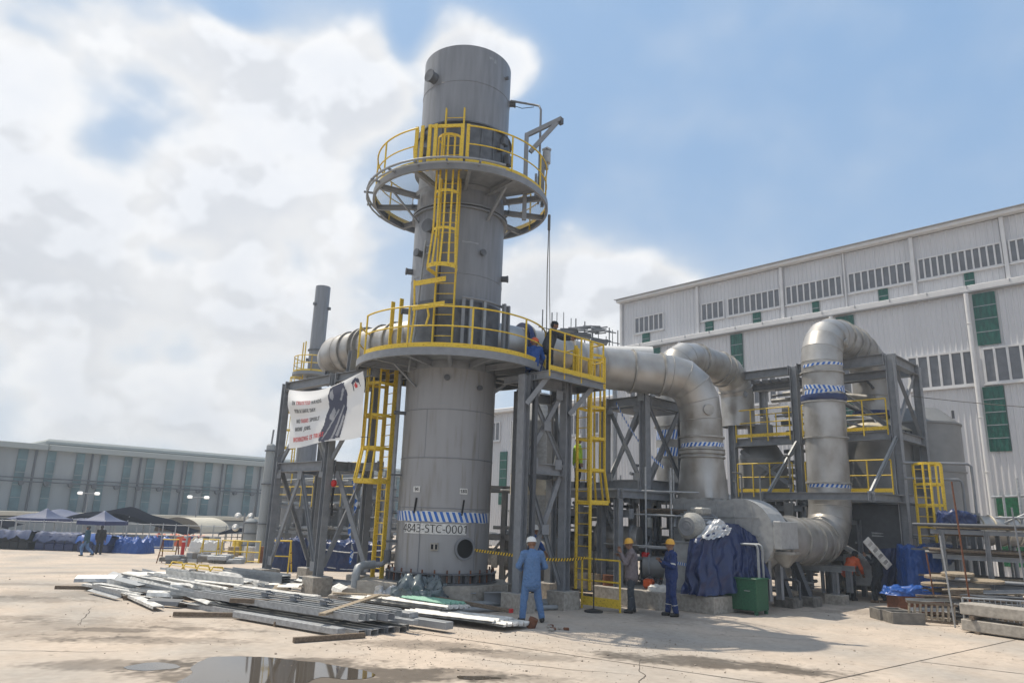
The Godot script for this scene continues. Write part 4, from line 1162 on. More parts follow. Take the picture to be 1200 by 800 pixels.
# ---------- frames and ducts ----------
func column(host: Node3D, x: float, z: float, y0: float, y1: float, m: Material, web := Vector3.RIGHT, h := 0.30, called := "column") -> void:
	var b := MB.new()
	b.hbeam(Vector3(x, y0, z), Vector3(x, y1, z), web, h, h, 0.02, 0.014)
	b.box(Vector3(x, y0 + 0.012, z), Vector3(h + 0.12, 0.024, h + 0.12))
	part(called, b, m, host)

func beam(host: Node3D, a: Vector3, b: Vector3, m: Material, h := 0.25, w := 0.2, called := "beam") -> void:
	var q := MB.new(); q.hbeam(a, b, Vector3.UP, h, w, 0.016, 0.012)
	var d := (b - a).normalized(); var bs := Basis(d.cross(Vector3.UP).normalized(), Vector3.UP, -d)
	for e in [a + d * 0.012, b - d * 0.012]:
		q.box(e, Vector3(w + 0.05, h + 0.07, 0.02), bs)
		for s in [[-1, -1], [1, -1], [-1, 1], [1, 1], [-1, 0], [1, 0]]: q.box(e + bs * Vector3(s[0] * w * 0.36, s[1] * h * 0.36, 0.0), Vector3(0.035, 0.035, 0.07), bs)
	part(called, q, m, host)

func brace(host: Node3D, a: Vector3, b: Vector3, m: Material, w := 0.12, called := "brace") -> void:
	var q := MB.new()
	var d := (b - a).normalized()
	var s := d.cross(Vector3.UP)
	s = s.cross(d).normalized()
	q.channel(a, b, s.cross(d), w, w * 0.5, 0.012)
	part(called, q, m, host)

func gusset(host: Node3D, p: Vector3, nrm: Vector3, s: float, m: Material) -> void:
	var q := MB.new()
	q.box(p, Vector3(s, s, 0.014), facing(Vector3.ZERO, nrm).basis)
	part("gusset_plate", q, m, host)

func footing(x: float, z: float, w: float, h: float, label: String, m: Material = null) -> void:
	var b := MB.new(); b.box(gp(x, z, h / 2 - 0.02), Vector3(w, h + 0.04, w), Basis.IDENTITY, 0.015)
	solo("column_footing", b, m if m else M.concrete, label, "footing", "concrete footings under the steel columns")

func duct(called: String, label: String, pts: Array, r: float, rings: Array, m: Material, cap0 := false, cap1 := false) -> Node3D:
	# rings: fractions along each straight piece as [piece, fraction]
	var t := thing(called, label, "duct", Vector3(pts[0].x, 0, pts[0].z))
	var b := MB.new(); b.pipe(pts, r, 48); part("duct_shell", b, m, t)
	for i in range(1, pts.size() - 1):                       # weld beads on the mitres
		var w := MB.new(); w.ring(pts[i], (pts[i + 1] - pts[i]).normalized() + (pts[i] - pts[i - 1]).normalized(), r + 0.002, 0.012, 48, 5); part("weld_bead", w, M.stainless_dull, t)
	for q in rings:
		var a: Vector3 = pts[q[0]]; var c: Vector3 = pts[q[0] + 1]
		var f := MB.new(); f.band(a.lerp(c, q[1]), c - a, r - 0.01, r + (q[2] if q.size() > 2 else 0.06), 0.05, 48); part("flange", f, M.stainless_dull, t)
	for e in [[cap0, 0, 1], [cap1, pts.size() - 1, pts.size() - 2]]:
		if e[0]:
			var f := MB.new(); f.lathe([Vector2(r, 0), Vector2(0, 0.02)], 48, Transform3D(MB.along(pts[e[1]] - pts[e[2]]), pts[e[1]])); part("end_plate", f, m, t)
	return t

func elbow(a: Vector3, c: Vector3, b: Vector3, n: int) -> Array:    # n mitre joints of a bend from a round corner c to b
	var p := []
	for k in n + 1:
		var t := float(k) / n
		p.append(a * (1 - t) * (1 - t) + c * 2 * t * (1 - t) + b * t * t)
	return p

func frames() -> void:
	var y0 := 0.48
	# left frame, which carries the banner and the left duct
	for q in [[-5.75, 2.2, "front left footing of the steel frame that carries the banner"], [-2.83, 2.1, "front right footing of the banner frame beside the concrete steps"], [-5.75, 0.7, "rear left footing of the banner frame, half hidden by the front one"], [-2.83, 0.7, "rear right footing of the banner frame next to the yellow ladder"]]:
		footing(q[0], q[1], 0.62, 0.5, q[2])
	var t := thing("steel_trestle", "grey steel frame left of the stack with the white banner on it", "steel frame", Vector3(-4.3, 0.48, 1.45))
	var s: Material = M.steel
	for q in [[-5.75, 2.2], [-2.83, 2.1], [-5.75, 0.7], [-2.83, 0.7]]: column(t, q[0], q[1], y0, 6.25, s, Vector3.RIGHT, 0.215)
	for y in [6.12, 3.55]:
		beam(t, Vector3(-5.6, y, 2.2), Vector3(-2.98, y, 2.1), s, 0.28, 0.22); beam(t, Vector3(-5.6, y, 0.7), Vector3(-2.98, y, 0.7), s, 0.28, 0.22)
		beam(t, Vector3(-5.75, y, 0.85), Vector3(-5.75, y, 2.05), s, 0.28, 0.22); beam(t, Vector3(-2.83, y, 0.85), Vector3(-2.83, y, 1.95), s, 0.28, 0.22)
	beam(t, Vector3(-2.7, 6.12, 2.1), Vector3(-0.95, 6.12, 1.95), s, 0.24, 0.2)
	beam(t, Vector3(-2.7, 3.55, 1.4), Vector3(-1.35, 3.55, 1.3), s, 0.22, 0.18)
	for q in [[Vector3(-5.6, 0.7, 2.2), Vector3(-4.3, 3.4, 2.16)], [Vector3(-2.98, 0.7, 2.1), Vector3(-4.2, 3.4, 2.16)], [Vector3(-5.6, 3.75, 2.2), Vector3(-5.05, 4.35, 2.2)], [Vector3(-2.98, 3.75, 2.1), Vector3(-3.5, 4.35, 2.1)], [Vector3(-2.7, 3.75, 2.1), Vector3(-2.2, 4.3, 2.1)],
		[Vector3(-2.83, 0.75, 1.95), Vector3(-2.83, 3.4, 0.85)], [Vector3(-5.75, 0.75, 0.85), Vector3(-5.75, 3.4, 2.05)], [Vector3(-2.7, 3.4, 1.9), Vector3(-1.5, 0.7, 1.4)], [Vector3(-5.6, 5.9, 2.2), Vector3(-5.1, 5.4, 2.2)]]:
		brace(t, q[0], q[1], s, 0.13)
	for q in [[-5.5, 0.75, 2.26], [-3.08, 0.75, 2.16], [-5.5, 3.35, 2.26], [-3.08, 3.35, 2.16], [-4.25, 3.3, 2.22]]: gusset(t, Vector3(q[0], q[1], q[2]), Vector3(0, 0, 1), 0.26, s)
	for q in [[-4.9, 6.45], [-3.4, 6.42]]:                        # saddles under the duct
		var b := MB.new(); b.hbeam(Vector3(q[0], 6.25, 1.2), Vector3(q[0], 6.85, 1.2), Vector3.RIGHT, 0.2, 0.2, 0.014, 0.012); part("duct_saddle", b, M.steel, t)
	var st := MB.new(); st.hbeam(Vector3(-2.35, 5.9, 1.95), Vector3(-2.35, 6.95, 1.9), Vector3.RIGHT, 0.2, 0.2, 0.014, 0.012); part("duct_saddle", st, M.steel, t)
	# striped tape hanging beside the ladder
	var tp := thing("hanging_tape", "blue and white tape hanging down behind the left yellow ladder", "barrier tape", Vector3(-2.2, 0.8, 1.55))
	var ra := []; var rb := []
	for k in 31:
		var y := 0.9 + k * 0.1
		var p := Vector3(-2.25 + 0.04 * sin(k * 0.5), y, 1.5)
		ra.append(p); rb.append(p + Vector3(0.06 * cos(k * 0.45), 0, -0.06 * sin(k * 0.45)).normalized() * 0.085)
	var tb := MB.new(); tb.sheet([ra, rb]); part("tape", tb, M.tape_white, tp)
	for k in range(0, 30, 2):
		var c := MB.new(); c.sheet([[ra[k] + Vector3(0, 0, 0.004), ra[k + 1] + Vector3(0, 0.06, 0.004)], [rb[k] + Vector3(0, -0.06, 0.004), rb[k + 1] + Vector3(0, 0, 0.004)]]); part("stripe", c, M.tape_blue, tp)
	# right frame under the walkway
	for q in [[2.6, -0.4, "footing of the near column between the stack and the man in light blue"], [2.72, -1.95, "footing of the column just behind the man in light blue"], [0.6, -2.2, "footing half hidden behind the stack plinth"], [0.9, -3.4, "footing deep between the columns right of the stack"]]:
		footing(q[0], q[1], 0.62, 0.46, q[2])
	var e := thing("steel_trestle", "dark grey braced steel frame right of the stack under the walkway", "steel frame", Vector3(1.7, 0.44, -1.3))
	for q in [[2.6, -0.4], [2.72, -1.95], [0.6, -2.2], [0.9, -3.4]]: column(e, q[0], q[1], 0.44, 6.0, s, Vector3.BACK, 0.235)
	var b2 := MB.new(); b2.hbeam(Vector3(2.8, 0.5, -0.62), Vector3(2.8, 6.0, -0.62), Vector3.RIGHT, 0.11, 0.11, 0.012, 0.01); part("column", b2, M.steel_dark, e)
	for y in [3.55, 5.85]:
		beam(e, Vector3(2.6, y, -0.56), Vector3(2.72, y, -1.8), s, 0.28, 0.2); beam(e, Vector3(0.75, y, -2.1), Vector3(2.45, y, -0.5), s, 0.28, 0.2)
		beam(e, Vector3(1.05, y, -3.3), Vector3(2.6, y, -2.05), s, 0.28, 0.2); beam(e, Vector3(0.65, y, -2.35), Vector3(0.9, y, -3.25), s, 0.28, 0.2)
	for q in [[Vector3(2.62, 3.75, -0.55), Vector3(2.7, 5.65, -1.8)], [Vector3(2.7, 3.75, -1.8), Vector3(2.62, 5.65, -0.55)], [Vector3(2.62, 0.6, -0.55), Vector3(2.7, 3.4, -1.8)], [Vector3(2.7, 0.6, -1.8), Vector3(2.62, 3.4, -0.55)],
		[Vector3(0.75, 0.6, -2.1), Vector3(2.45, 3.4, -0.52)], [Vector3(2.45, 0.6, -0.52), Vector3(0.75, 3.4, -2.1)], [Vector3(0.75, 3.75, -2.1), Vector3(2.45, 5.65, -0.52)], [Vector3(2.45, 3.75, -0.52), Vector3(0.75, 5.65, -2.1)],
		[Vector3(2.75, 5.2, -0.35), Vector3(3.25, 6.0, -0.7)], [Vector3(2.85, 5.1, -1.95), Vector3(3.25, 6.0, -2.6)], [Vector3(1.05, 3.75, -3.3), Vector3(2.6, 5.65, -2.05)], [Vector3(2.6, 3.75, -2.05), Vector3(1.05, 5.65, -3.3)]]:
		brace(e, q[0], q[1], s, 0.13)
	for q in [[2.63, 3.7, -0.75], [2.7, 3.7, -1.6], [2.63, 5.6, -0.75], [2.7, 5.6, -1.6], [2.66, 4.7, -1.18], [2.66, 2.0, -1.18]]: gusset(e, Vector3(q[0] + 0.09, q[1], q[2]), Vector3(1, 0, 0), 0.26, s)
	# walkway with its rails
	var w := thing("walkway", "short grey walkway with yellow rails between the stack and the right ladder", "walkway", Vector3(2.6, 6.1, -1.7))
	var fl := MB.new(); fl.box(Vector3(2.3, 6.07, -1.75), Vector3(2.0, 0.03, 2.3)); part("floor_plate", fl, M.steel_light, w)
	for q in [[Vector3(3.3, 5.96, -0.6), Vector3(3.3, 5.96, -2.9)], [Vector3(1.3, 5.96, -2.9), Vector3(3.3, 5.96, -2.9)], [Vector3(1.6, 5.96, -0.6), Vector3(3.3, 5.96, -0.6)], [Vector3(2.3, 5.96, -0.6), Vector3(2.3, 5.96, -2.9)]]:
		var c := MB.new(); c.channel(q[0], q[1], Vector3.DOWN.cross(q[1] - q[0]), 0.2, 0.08, 0.012); part("edge_beam", c, M.steel, w)
	railing(w, [Vector3(3.3, 6.1, -0.62), Vector3(3.3, 6.1, -1.2), Vector3(3.3, 6.1, -1.9), Vector3(3.3, 6.1, -2.88)], 1, 1.1)
	railing(w, [Vector3(3.28, 6.1, -2.9), Vector3(2.85, 6.1, -2.9)], 1, 1.1)
	railing(w, [Vector3(2.15, 6.1, -2.9), Vector3(1.6, 6.1, -2.9)], 1, 1.1)
	ladder("caged_ladder", "yellow caged ladder right of the walkway frame down to the barred gate", Vector3(2.5, 0.42, -3.0), 5.7, Vector3(0, 0, -1), 0.5, [2.35, 3.25, 4.15, 5.05, 5.9, 6.6], 1.15, null, 0.09)
	for x in [2.2, 2.8]:
		var c := MB.new(); c.bar(Vector3(x, 6.1, -2.95), Vector3(x, 7.35, -2.95), Vector3.RIGHT, 0.1, 0.06); part("gate_post", c, M.yellow, w)
	# yellow barred gate at the ladder's foot
	var g := thing("ladder_barrier", "yellow barred barrier round the foot of the right ladder", "barrier", Vector3(3.4, 0, -2.66))
	for q in [2.8, 4.0]:
		var c := MB.new(); c.tube([Vector3(q, 0, -2.62 - (q - 2.8) * 0.08), Vector3(q, 1.28, -2.62 - (q - 2.8) * 0.08)], 0.028, 8); part("post", c, M.yellow, g)
	for y in [1.27, 0.72]:
		var c := MB.new(); c.tube([Vector3(2.8, y, -2.62), Vector3(4.0, y, -2.716)], 0.024, 8); part("rail", c, M.yellow, g)
	var kb := MB.new(); kb.box(Vector3(3.4, 0.2, -2.67), Vector3(1.2, 0.22, 0.03), Basis(Vector3.UP, 0.08)); part("kick_plate", kb, M.yellow, g)
	# sign pole standing in front of the gate
	var po := thing("flag_pole", "thin black pole on a round base in front of the yellow barrier", "pole", Vector3(3.55, 0, -2.2))
	var pb := MB.new(); pb.tube([Vector3(3.55, 0, -2.2), Vector3(3.5, 2.1, -2.25)], 0.018, 8); part("shaft", pb, M.ink, po)
	var pc := MB.new(); pc.lathe([Vector2(0.24, 0), Vector2(0.24, 0.04), Vector2(0.03, 0.09)], 20, Transform3D(Basis.IDENTITY, Vector3(3.55, 0, -2.2))); part("base", pc, M.ink, po)
	# yellow-black tape from the stack to the gate
	var yt := thing("hazard_tape", "yellow and black hazard tape strung behind the man in light blue", "barrier tape", Vector3(1.9, 1.0, -1.0))
	var ya := []; var yb := []
	for k in 41:
		var f := k / 40.0
		var p := Vector3(1.25, 1.36, -1.3).lerp(Vector3(2.95, 1.25, -2.75), f) - Vector3.UP * 0.16 * 4 * f * (1 - f) * 0.6
		if f < 0.5: p = Vector3(1.35, 1.38, 0.0).lerp(Vector3(2.8, 1.28, -0.55), f * 2)
		else: p = Vector3(2.8, 1.28, -0.55).lerp(Vector3(2.9, 1.25, -2.7), f * 2 - 1) - Vector3.UP * 0.22 * (f * 2 - 1) * (2 - f * 2)
		ya.append(p); yb.append(p + Vector3.UP * 0.075)
	var yc := MB.new(); yc.sheet([ya, yb]); part("tape", yc, M.tape_yellow, yt)
	for k in range(0, 40, 1):
		var off := Vector3(0.6, 0, 0.6).normalized() * 0.004
		var d: Vector3 = (ya[k + 1] - ya[k]) * 0.45
		var c := MB.new(); c.quad(ya[k] + off, ya[k] + d + off, yb[k] + d * 1.9 + off, yb[k] + d * 0.9 + off, Vector3(0.7, 0, 0.7)); part("stripe", c, M.ink, yt)
	# middle frame under the right duct
	for q in [[2.5, -6.0], [0.9, -6.0], [2.5, -8.2], [0.9, -8.2]]: pass
	var f := thing("pipe_trestle", "grey steel frame holding the right duct left of its big bend", "steel frame", Vector3(1.7, 0.0, -7.0))
	for q in [[2.5, -6.0], [0.9, -6.0], [2.5, -8.2], [0.9, -8.2]]: column(f, q[0], q[1], 0.3, 6.2, s, Vector3.RIGHT, 0.26)
	for y in [6.08, 3.42]:
		beam(f, Vector3(1.05, y, -6.0), Vector3(2.34, y, -6.0), s, 0.3, 0.24); beam(f, Vector3(1.05, y, -8.2), Vector3(2.34, y, -8.2), s, 0.3, 0.24)
		beam(f, Vector3(2.5, y, -6.16), Vector3(2.5, y, -8.05), s, 0.3, 0.24); beam(f, Vector3(0.9, y, -6.16), Vector3(0.9, y, -8.05), s, 0.3, 0.24)
	var fp := MB.new(); fp.box(Vector3(1.7, 5.9, -7.1), Vector3(1.4, 0.03, 2.0)); part("plate", fp, M.steel, f)
	for q in [[Vector3(1.1, 3.6, -6.0), Vector3(2.3, 5.9, -6.0)], [Vector3(2.3, 3.6, -6.0), Vector3(1.1, 5.9, -6.0)], [Vector3(2.5, 3.6, -6.2), Vector3(2.5, 5.9, -8.0)], [Vector3(2.5, 3.6, -8.0), Vector3(2.5, 5.9, -6.2)], [Vector3(0.9, 3.6, -6.2), Vector3(0.9, 5.9, -8.0)], [Vector3(1.1, 3.6, -8.2), Vector3(2.3, 5.9, -8.2)]]:
		brace(f, q[0], q[1], s, 0.13)
	for q in [[1.15, 5.85], [2.25, 5.85], [1.15, 3.65], [2.25, 3.65]]: gusset(f, Vector3(q[0], q[1], -5.92), Vector3(0, 0, 1), 0.25, s)
	var sd := MB.new(); sd.hbeam(Vector3(2.5, 6.2, -6.0), Vector3(2.5, 6.6, -6.0), Vector3.RIGHT, 0.2, 0.2, 0.014, 0.012); sd.box(Vector3(2.45, 6.3, -5.86), Vector3(0.24, 0.5, 0.02)); part("duct_saddle", sd, M.steel_light, f)
	# walkway level at the middle frame
	var mp := thing("mezzanine", "low dark grey steel floor around the middle frame", "platform", Vector3(1.6, 3.2, -6.0))
	var mf := MB.new(); mf.box(Vector3(1.2, 3.2, -5.6), Vector3(3.2, 0.05, 2.6)); part("floor_plate", mf, M.steel, mp)
	for q in [[Vector3(-0.4, 3.06, -4.3), Vector3(2.8, 3.06, -4.3)], [Vector3(2.8, 3.06, -4.3), Vector3(2.8, 3.06, -6.9)], [Vector3(-0.4, 2.5, -4.6), Vector3(3.0, 2.5, -4.6)]]: beam(mp, q[0], q[1], s, 0.22, 0.16)
	for q in [[2.7, -4.35], [1.2, -4.35], [-0.3, -4.35], [1.95, -4.5]]:
		column(mp, q[0], q[1], 0.3, 2.95, s, Vector3.RIGHT, 0.2)
	for q in [[Vector3(1.3, 2.4, -4.4), Vector3(2.0, 3.0, -4.4)], [Vector3(2.6, 2.4, -4.4), Vector3(2.0, 3.0, -4.4)], [Vector3(2.72, 1.6, -4.4), Vector3(2.0, 2.9, -4.5)]]: brace(mp, q[0], q[1], M.steel, 0.09)
	# striped tape hung across the middle frame, scaffold poles
	var sp := thing("sagging_tape", "blue and white tape sagging across the middle frame under the duct", "barrier tape", Vector3(2.2, 5.0, -5.8))
	var sa := []; var sb := []
	for k in 25:
		var u := k / 24.0
		var p := Vector3(1.55, 6.0, -5.75).lerp(Vector3(3.0, 3.9, -6.3), u) - Vector3.UP * 0.25 * 4 * u * (1 - u)
		sa.append(p); sb.append(p + Vector3.UP * 0.09)
	var sc := MB.new(); sc.sheet([sa, sb]); part("tape", sc, M.tape_white, sp)
	for k in 24:
		var d: Vector3 = (sa[k + 1] - sa[k]) * 0.5
		var c := MB.new(); c.quad(sa[k] + Vector3(0.003, 0, 0.003), sa[k] + d + Vector3(0.003, 0, 0.003), sb[k] + d + Vector3(0.003, 0, 0.003), sb[k] + Vector3(0.003, 0, 0.003), Vector3(0.7, 0, 0.7)); part("stripe", c, M.tape_blue, sp)

func ducts() -> void:
	var ss: Material = M.stainless
	var R := 0.66
	# left duct with its end bend
	var l := [Vector3(-0.7, 7.32, 0.55), Vector3(-3.4, 7.28, 0.92), Vector3(-4.25, 7.27, 1.04)]
	var e := elbow(Vector3(-4.25, 7.27, 1.04), Vector3(-5.3, 7.26, 1.18), Vector3(-5.45, 7.25, 0.1), 4)
	e.pop_front()
	l.append_array(e); l.append(Vector3(-5.55, 7.25, -0.8))
	duct("left_duct", "stainless steel duct leaving the stack to the left above the banner frame", l, 0.62, [[0, 0.42], [0, 0.62], [0, 0.9, 0.09], [0, 0.99, 0.09], [1, 0.6]], ss)
	# right duct: out of the stack, a kink, along, the big bend, down
	var v := Vector3(3.72, 0, -7.35)
	var m := [Vector3(0.35, 7.3, -0.5), Vector3(1.2, 7.22, -3.1), Vector3(1.38, 7.12, -3.9), Vector3(1.75, 7.02, -4.7), Vector3(3.1, 6.9, -6.45)]
	var b := elbow(Vector3(3.1, 6.9, -6.45), Vector3(3.75, 6.86, -7.3), Vector3(v.x, 5.5, v.z), 4)
	b.pop_front(); m.append_array(b)
	m.append(Vector3(v.x, 4.25, v.z))
	var rd := duct("right_duct", "big stainless duct that bends down beside the middle frame", m, R, [[0, 0.62, 0.1], [1, 0.4], [2, 0.5], [3, 0.45], [3, 0.88], [8, 0.45], [8, 0.82]], ss)
	var bl := MB.new(); bl.band(Vector3(0.83, 7.26, -1.95), Vector3(0.85, -0.08, -2.6), 0.6, 0.80, 0.16, 48); part("blue_flange", bl, M.blue_flange, rd)
	for k in 3:
		var br := MB.new(); br.ring(Vector3(v.x, 4.55 - k * 0.12, v.z), Vector3.UP, R + 0.03, 0.035, 48, 8); part("bellows", br, M.stainless_dull, rd)
	var nz := MB.new(); nz.lathe([Vector2(0.13, 0), Vector2(0.13, 0.12), Vector2(0.17, 0.12), Vector2(0.17, 0.17), Vector2(0, 0.17)], 20, Transform3D(MB.along(Vector3(0.78, 0, 0.63)), Vector3(v.x, 5.75, v.z) + Vector3(0.78, 0, 0.63) * 0.6)); part("nozzle", nz, M.stainless_dull, rd)
	# round to square piece above the fan
	var cn := MB.new()
	var r0 := []; var r1 := []
	for k in 65:
		var a := TAU * k / 64
		var c := Vector3(cos(a), 0, sin(a))
		var q := 0.62 / maxf(absf(c.x), absf(c.z))
		r0.append(v + Vector3(0, 4.25, 0) + c * (R + 0.002)); r1.append(v + Vector3(0, 3.0, 0) + c * minf(q, 0.80))
	cn.sheet([r1, r0]); part("transition", cn, ss, rd)
	var sq := MB.new(); sq.box(v + Vector3(0, 3.02, 0), Vector3(1.4, 0.07, 1.4)); part("flange", sq, M.stainless_dull, rd)
	tape_round("barrier_tape", "blue and white tape round the bent duct just above its bellows", Vector3(v.x, 0, v.z), -88, 88, R + 0.012, 4.62, 4.75, 15, M.tape_white, M.tape_blue, 5.0, "", 0.05)
	# second duct behind: rises and bends away
	var w := Vector3(0.88, 0, -10.15)
	var m2 := [Vector3(w.x, 3.3, w.z), Vector3(w.x, 7.4, w.z)]
	var b2 := elbow(Vector3(w.x, 7.4, w.z), Vector3(w.x, 8.55, w.z), Vector3(w.x + 0.15, 8.55, w.z - 1.2), 4); b2.pop_front(); m2.append_array(b2)
	m2.append(Vector3(w.x + 0.3, 8.5, w.z - 2.8))
	var b3 := elbow(Vector3(w.x + 0.3, 8.5, w.z - 2.8), Vector3(w.x + 0.4, 8.5, w.z - 4.0), Vector3(w.x + 0.4, 7.5, w.z - 4.2), 3); b3.pop_front(); m2.append_array(b3)
	m2.append(Vector3(w.x + 0.4, 6.2, w.z - 4.2))
	duct("rear_duct", "stainless duct behind the big bend, rising and turning towards the hall", m2, 0.66, [[0, 0.32], [0, 0.6], [5, 0.15], [6, 0.0], [6, 0.6], [8, 0.5]], ss)
	for q in [[5.25, "upper"], [4.6, "lower"]]:
		tape_round("barrier_tape", "blue chequered tape round the rear duct, the %s of two bands" % q[1], Vector3(w.x, 0, w.z), -89, 60, 0.672, q[0], q[0] + 0.36, 16, M.tape_white, M.tape_blue, 6.0)
	# duct in front of the tower: up from the fan inlet, over the top and away
	var u := Vector3(5.5, 0, -12.6)
	var m3 := [Vector3(5.52, 1.95, -7.35), Vector3(5.45, 1.82, -11.2)]
	var b4 := elbow(Vector3(5.45, 1.82, -11.2), Vector3(5.45, 1.78, -12.55), Vector3(u.x, 3.0, u.z), 4); b4.pop_front(); m3.append_array(b4)
	m3.append(Vector3(u.x + 0.1, 8.0, u.z + 0.1))
	var b5 := elbow(Vector3(u.x + 0.1, 8.0, u.z + 0.1), Vector3(u.x + 0.13, 9.2, u.z + 0.05), Vector3(u.x + 0.18, 9.2, u.z - 1.2), 5); b5.pop_front(); m3.append_array(b5)
	m3.append(Vector3(u.x + 0.25, 9.15, u.z - 2.6))
	var b6 := elbow(Vector3(u.x + 0.25, 9.15, u.z - 2.6), Vector3(u.x + 0.3, 9.1, u.z - 3.9), Vector3(u.x + 0.3, 8.0, u.z - 4.1), 4); b6.pop_front(); m3.append_array(b6)
	m3.append(Vector3(u.x + 0.3, 6.7, u.z - 4.1))
	var td := duct("tower_duct", "tall stainless duct rising from the fan and bending over the right tower", m3, 0.69, [[0, 0.02], [0, 0.2], [0, 0.52], [0, 0.82], [1, 0.5], [5, 0.16], [5, 0.47], [5, 0.72], [5, 0.93], [11, 0.05], [11, 0.5], [11, 0.95], [16, 0.5]], ss)
	var nb := MB.new(); nb.lathe([Vector2(0.13, 0), Vector2(0.13, 0.14), Vector2(0.17, 0.14), Vector2(0.17, 0.2), Vector2(0, 0.2)], 20, Transform3D(MB.along(Vector3(0.9, 0, -0.2)), Vector3(u.x + 0.72, 8.75, u.z - 0.3))); part("nozzle", nb, M.stainless_dull, td)
	for q in [[6.9, 7.1, 0.25, 14, "upper and broader band of striped tape on the tall tower duct"], [3.62, 3.74, -0.03, 14, "narrow striped tape low on the tall tower duct above the beam"], [7.85, 7.95, 0.08, 12, "thin striped tape just under the top bend of the tower duct"]]:
		tape_round("barrier_tape", q[4], Vector3(u.x + 0.1 * (q[0] - 3) / 5, 0, u.z + 0.1 * (q[0] - 3) / 5), -89, 89, 0.704, q[0], q[1], q[3], M.tape_white, M.tape_blue, 5.0, "", q[2])
	tape_round("barrier_tape", "second striped tape crossing the broad band on the tall tower duct", Vector3(u.x + 0.08, 0, u.z + 0.08), -89, 89, 0.712, 6.95, 7.1, 14, M.tape_white, M.tape_blue, -5.0, "", -0.2)
	var bw := MB.new(); var w0 := []; var w1 := []; var wm := []
	for k in 41:
		var d := -180.0 + k * 9
		w0.append(Vector3(u.x + 0.07, 0, u.z + 0.07) + pol(d, 0.735 + 0.012 * sin(k * 2.3), 6.62 + 0.01 * sin(k * 1.7))); wm.append(Vector3(u.x + 0.07, 0, u.z + 0.07) + pol(d, 0.775 + 0.012 * sin(k * 3.1), 6.72)); w1.append(Vector3(u.x + 0.07, 0, u.z + 0.07) + pol(d, 0.74 + 0.012 * sin(k * 2.9), 6.84 + 0.01 * sin(k * 2.2)))
	bw.sheet([w0, wm, w1])
	solo("blue_wrap", bw, M.tarp, "dark blue sheet wrapped round a flange of the tall tower duct", "wrap")

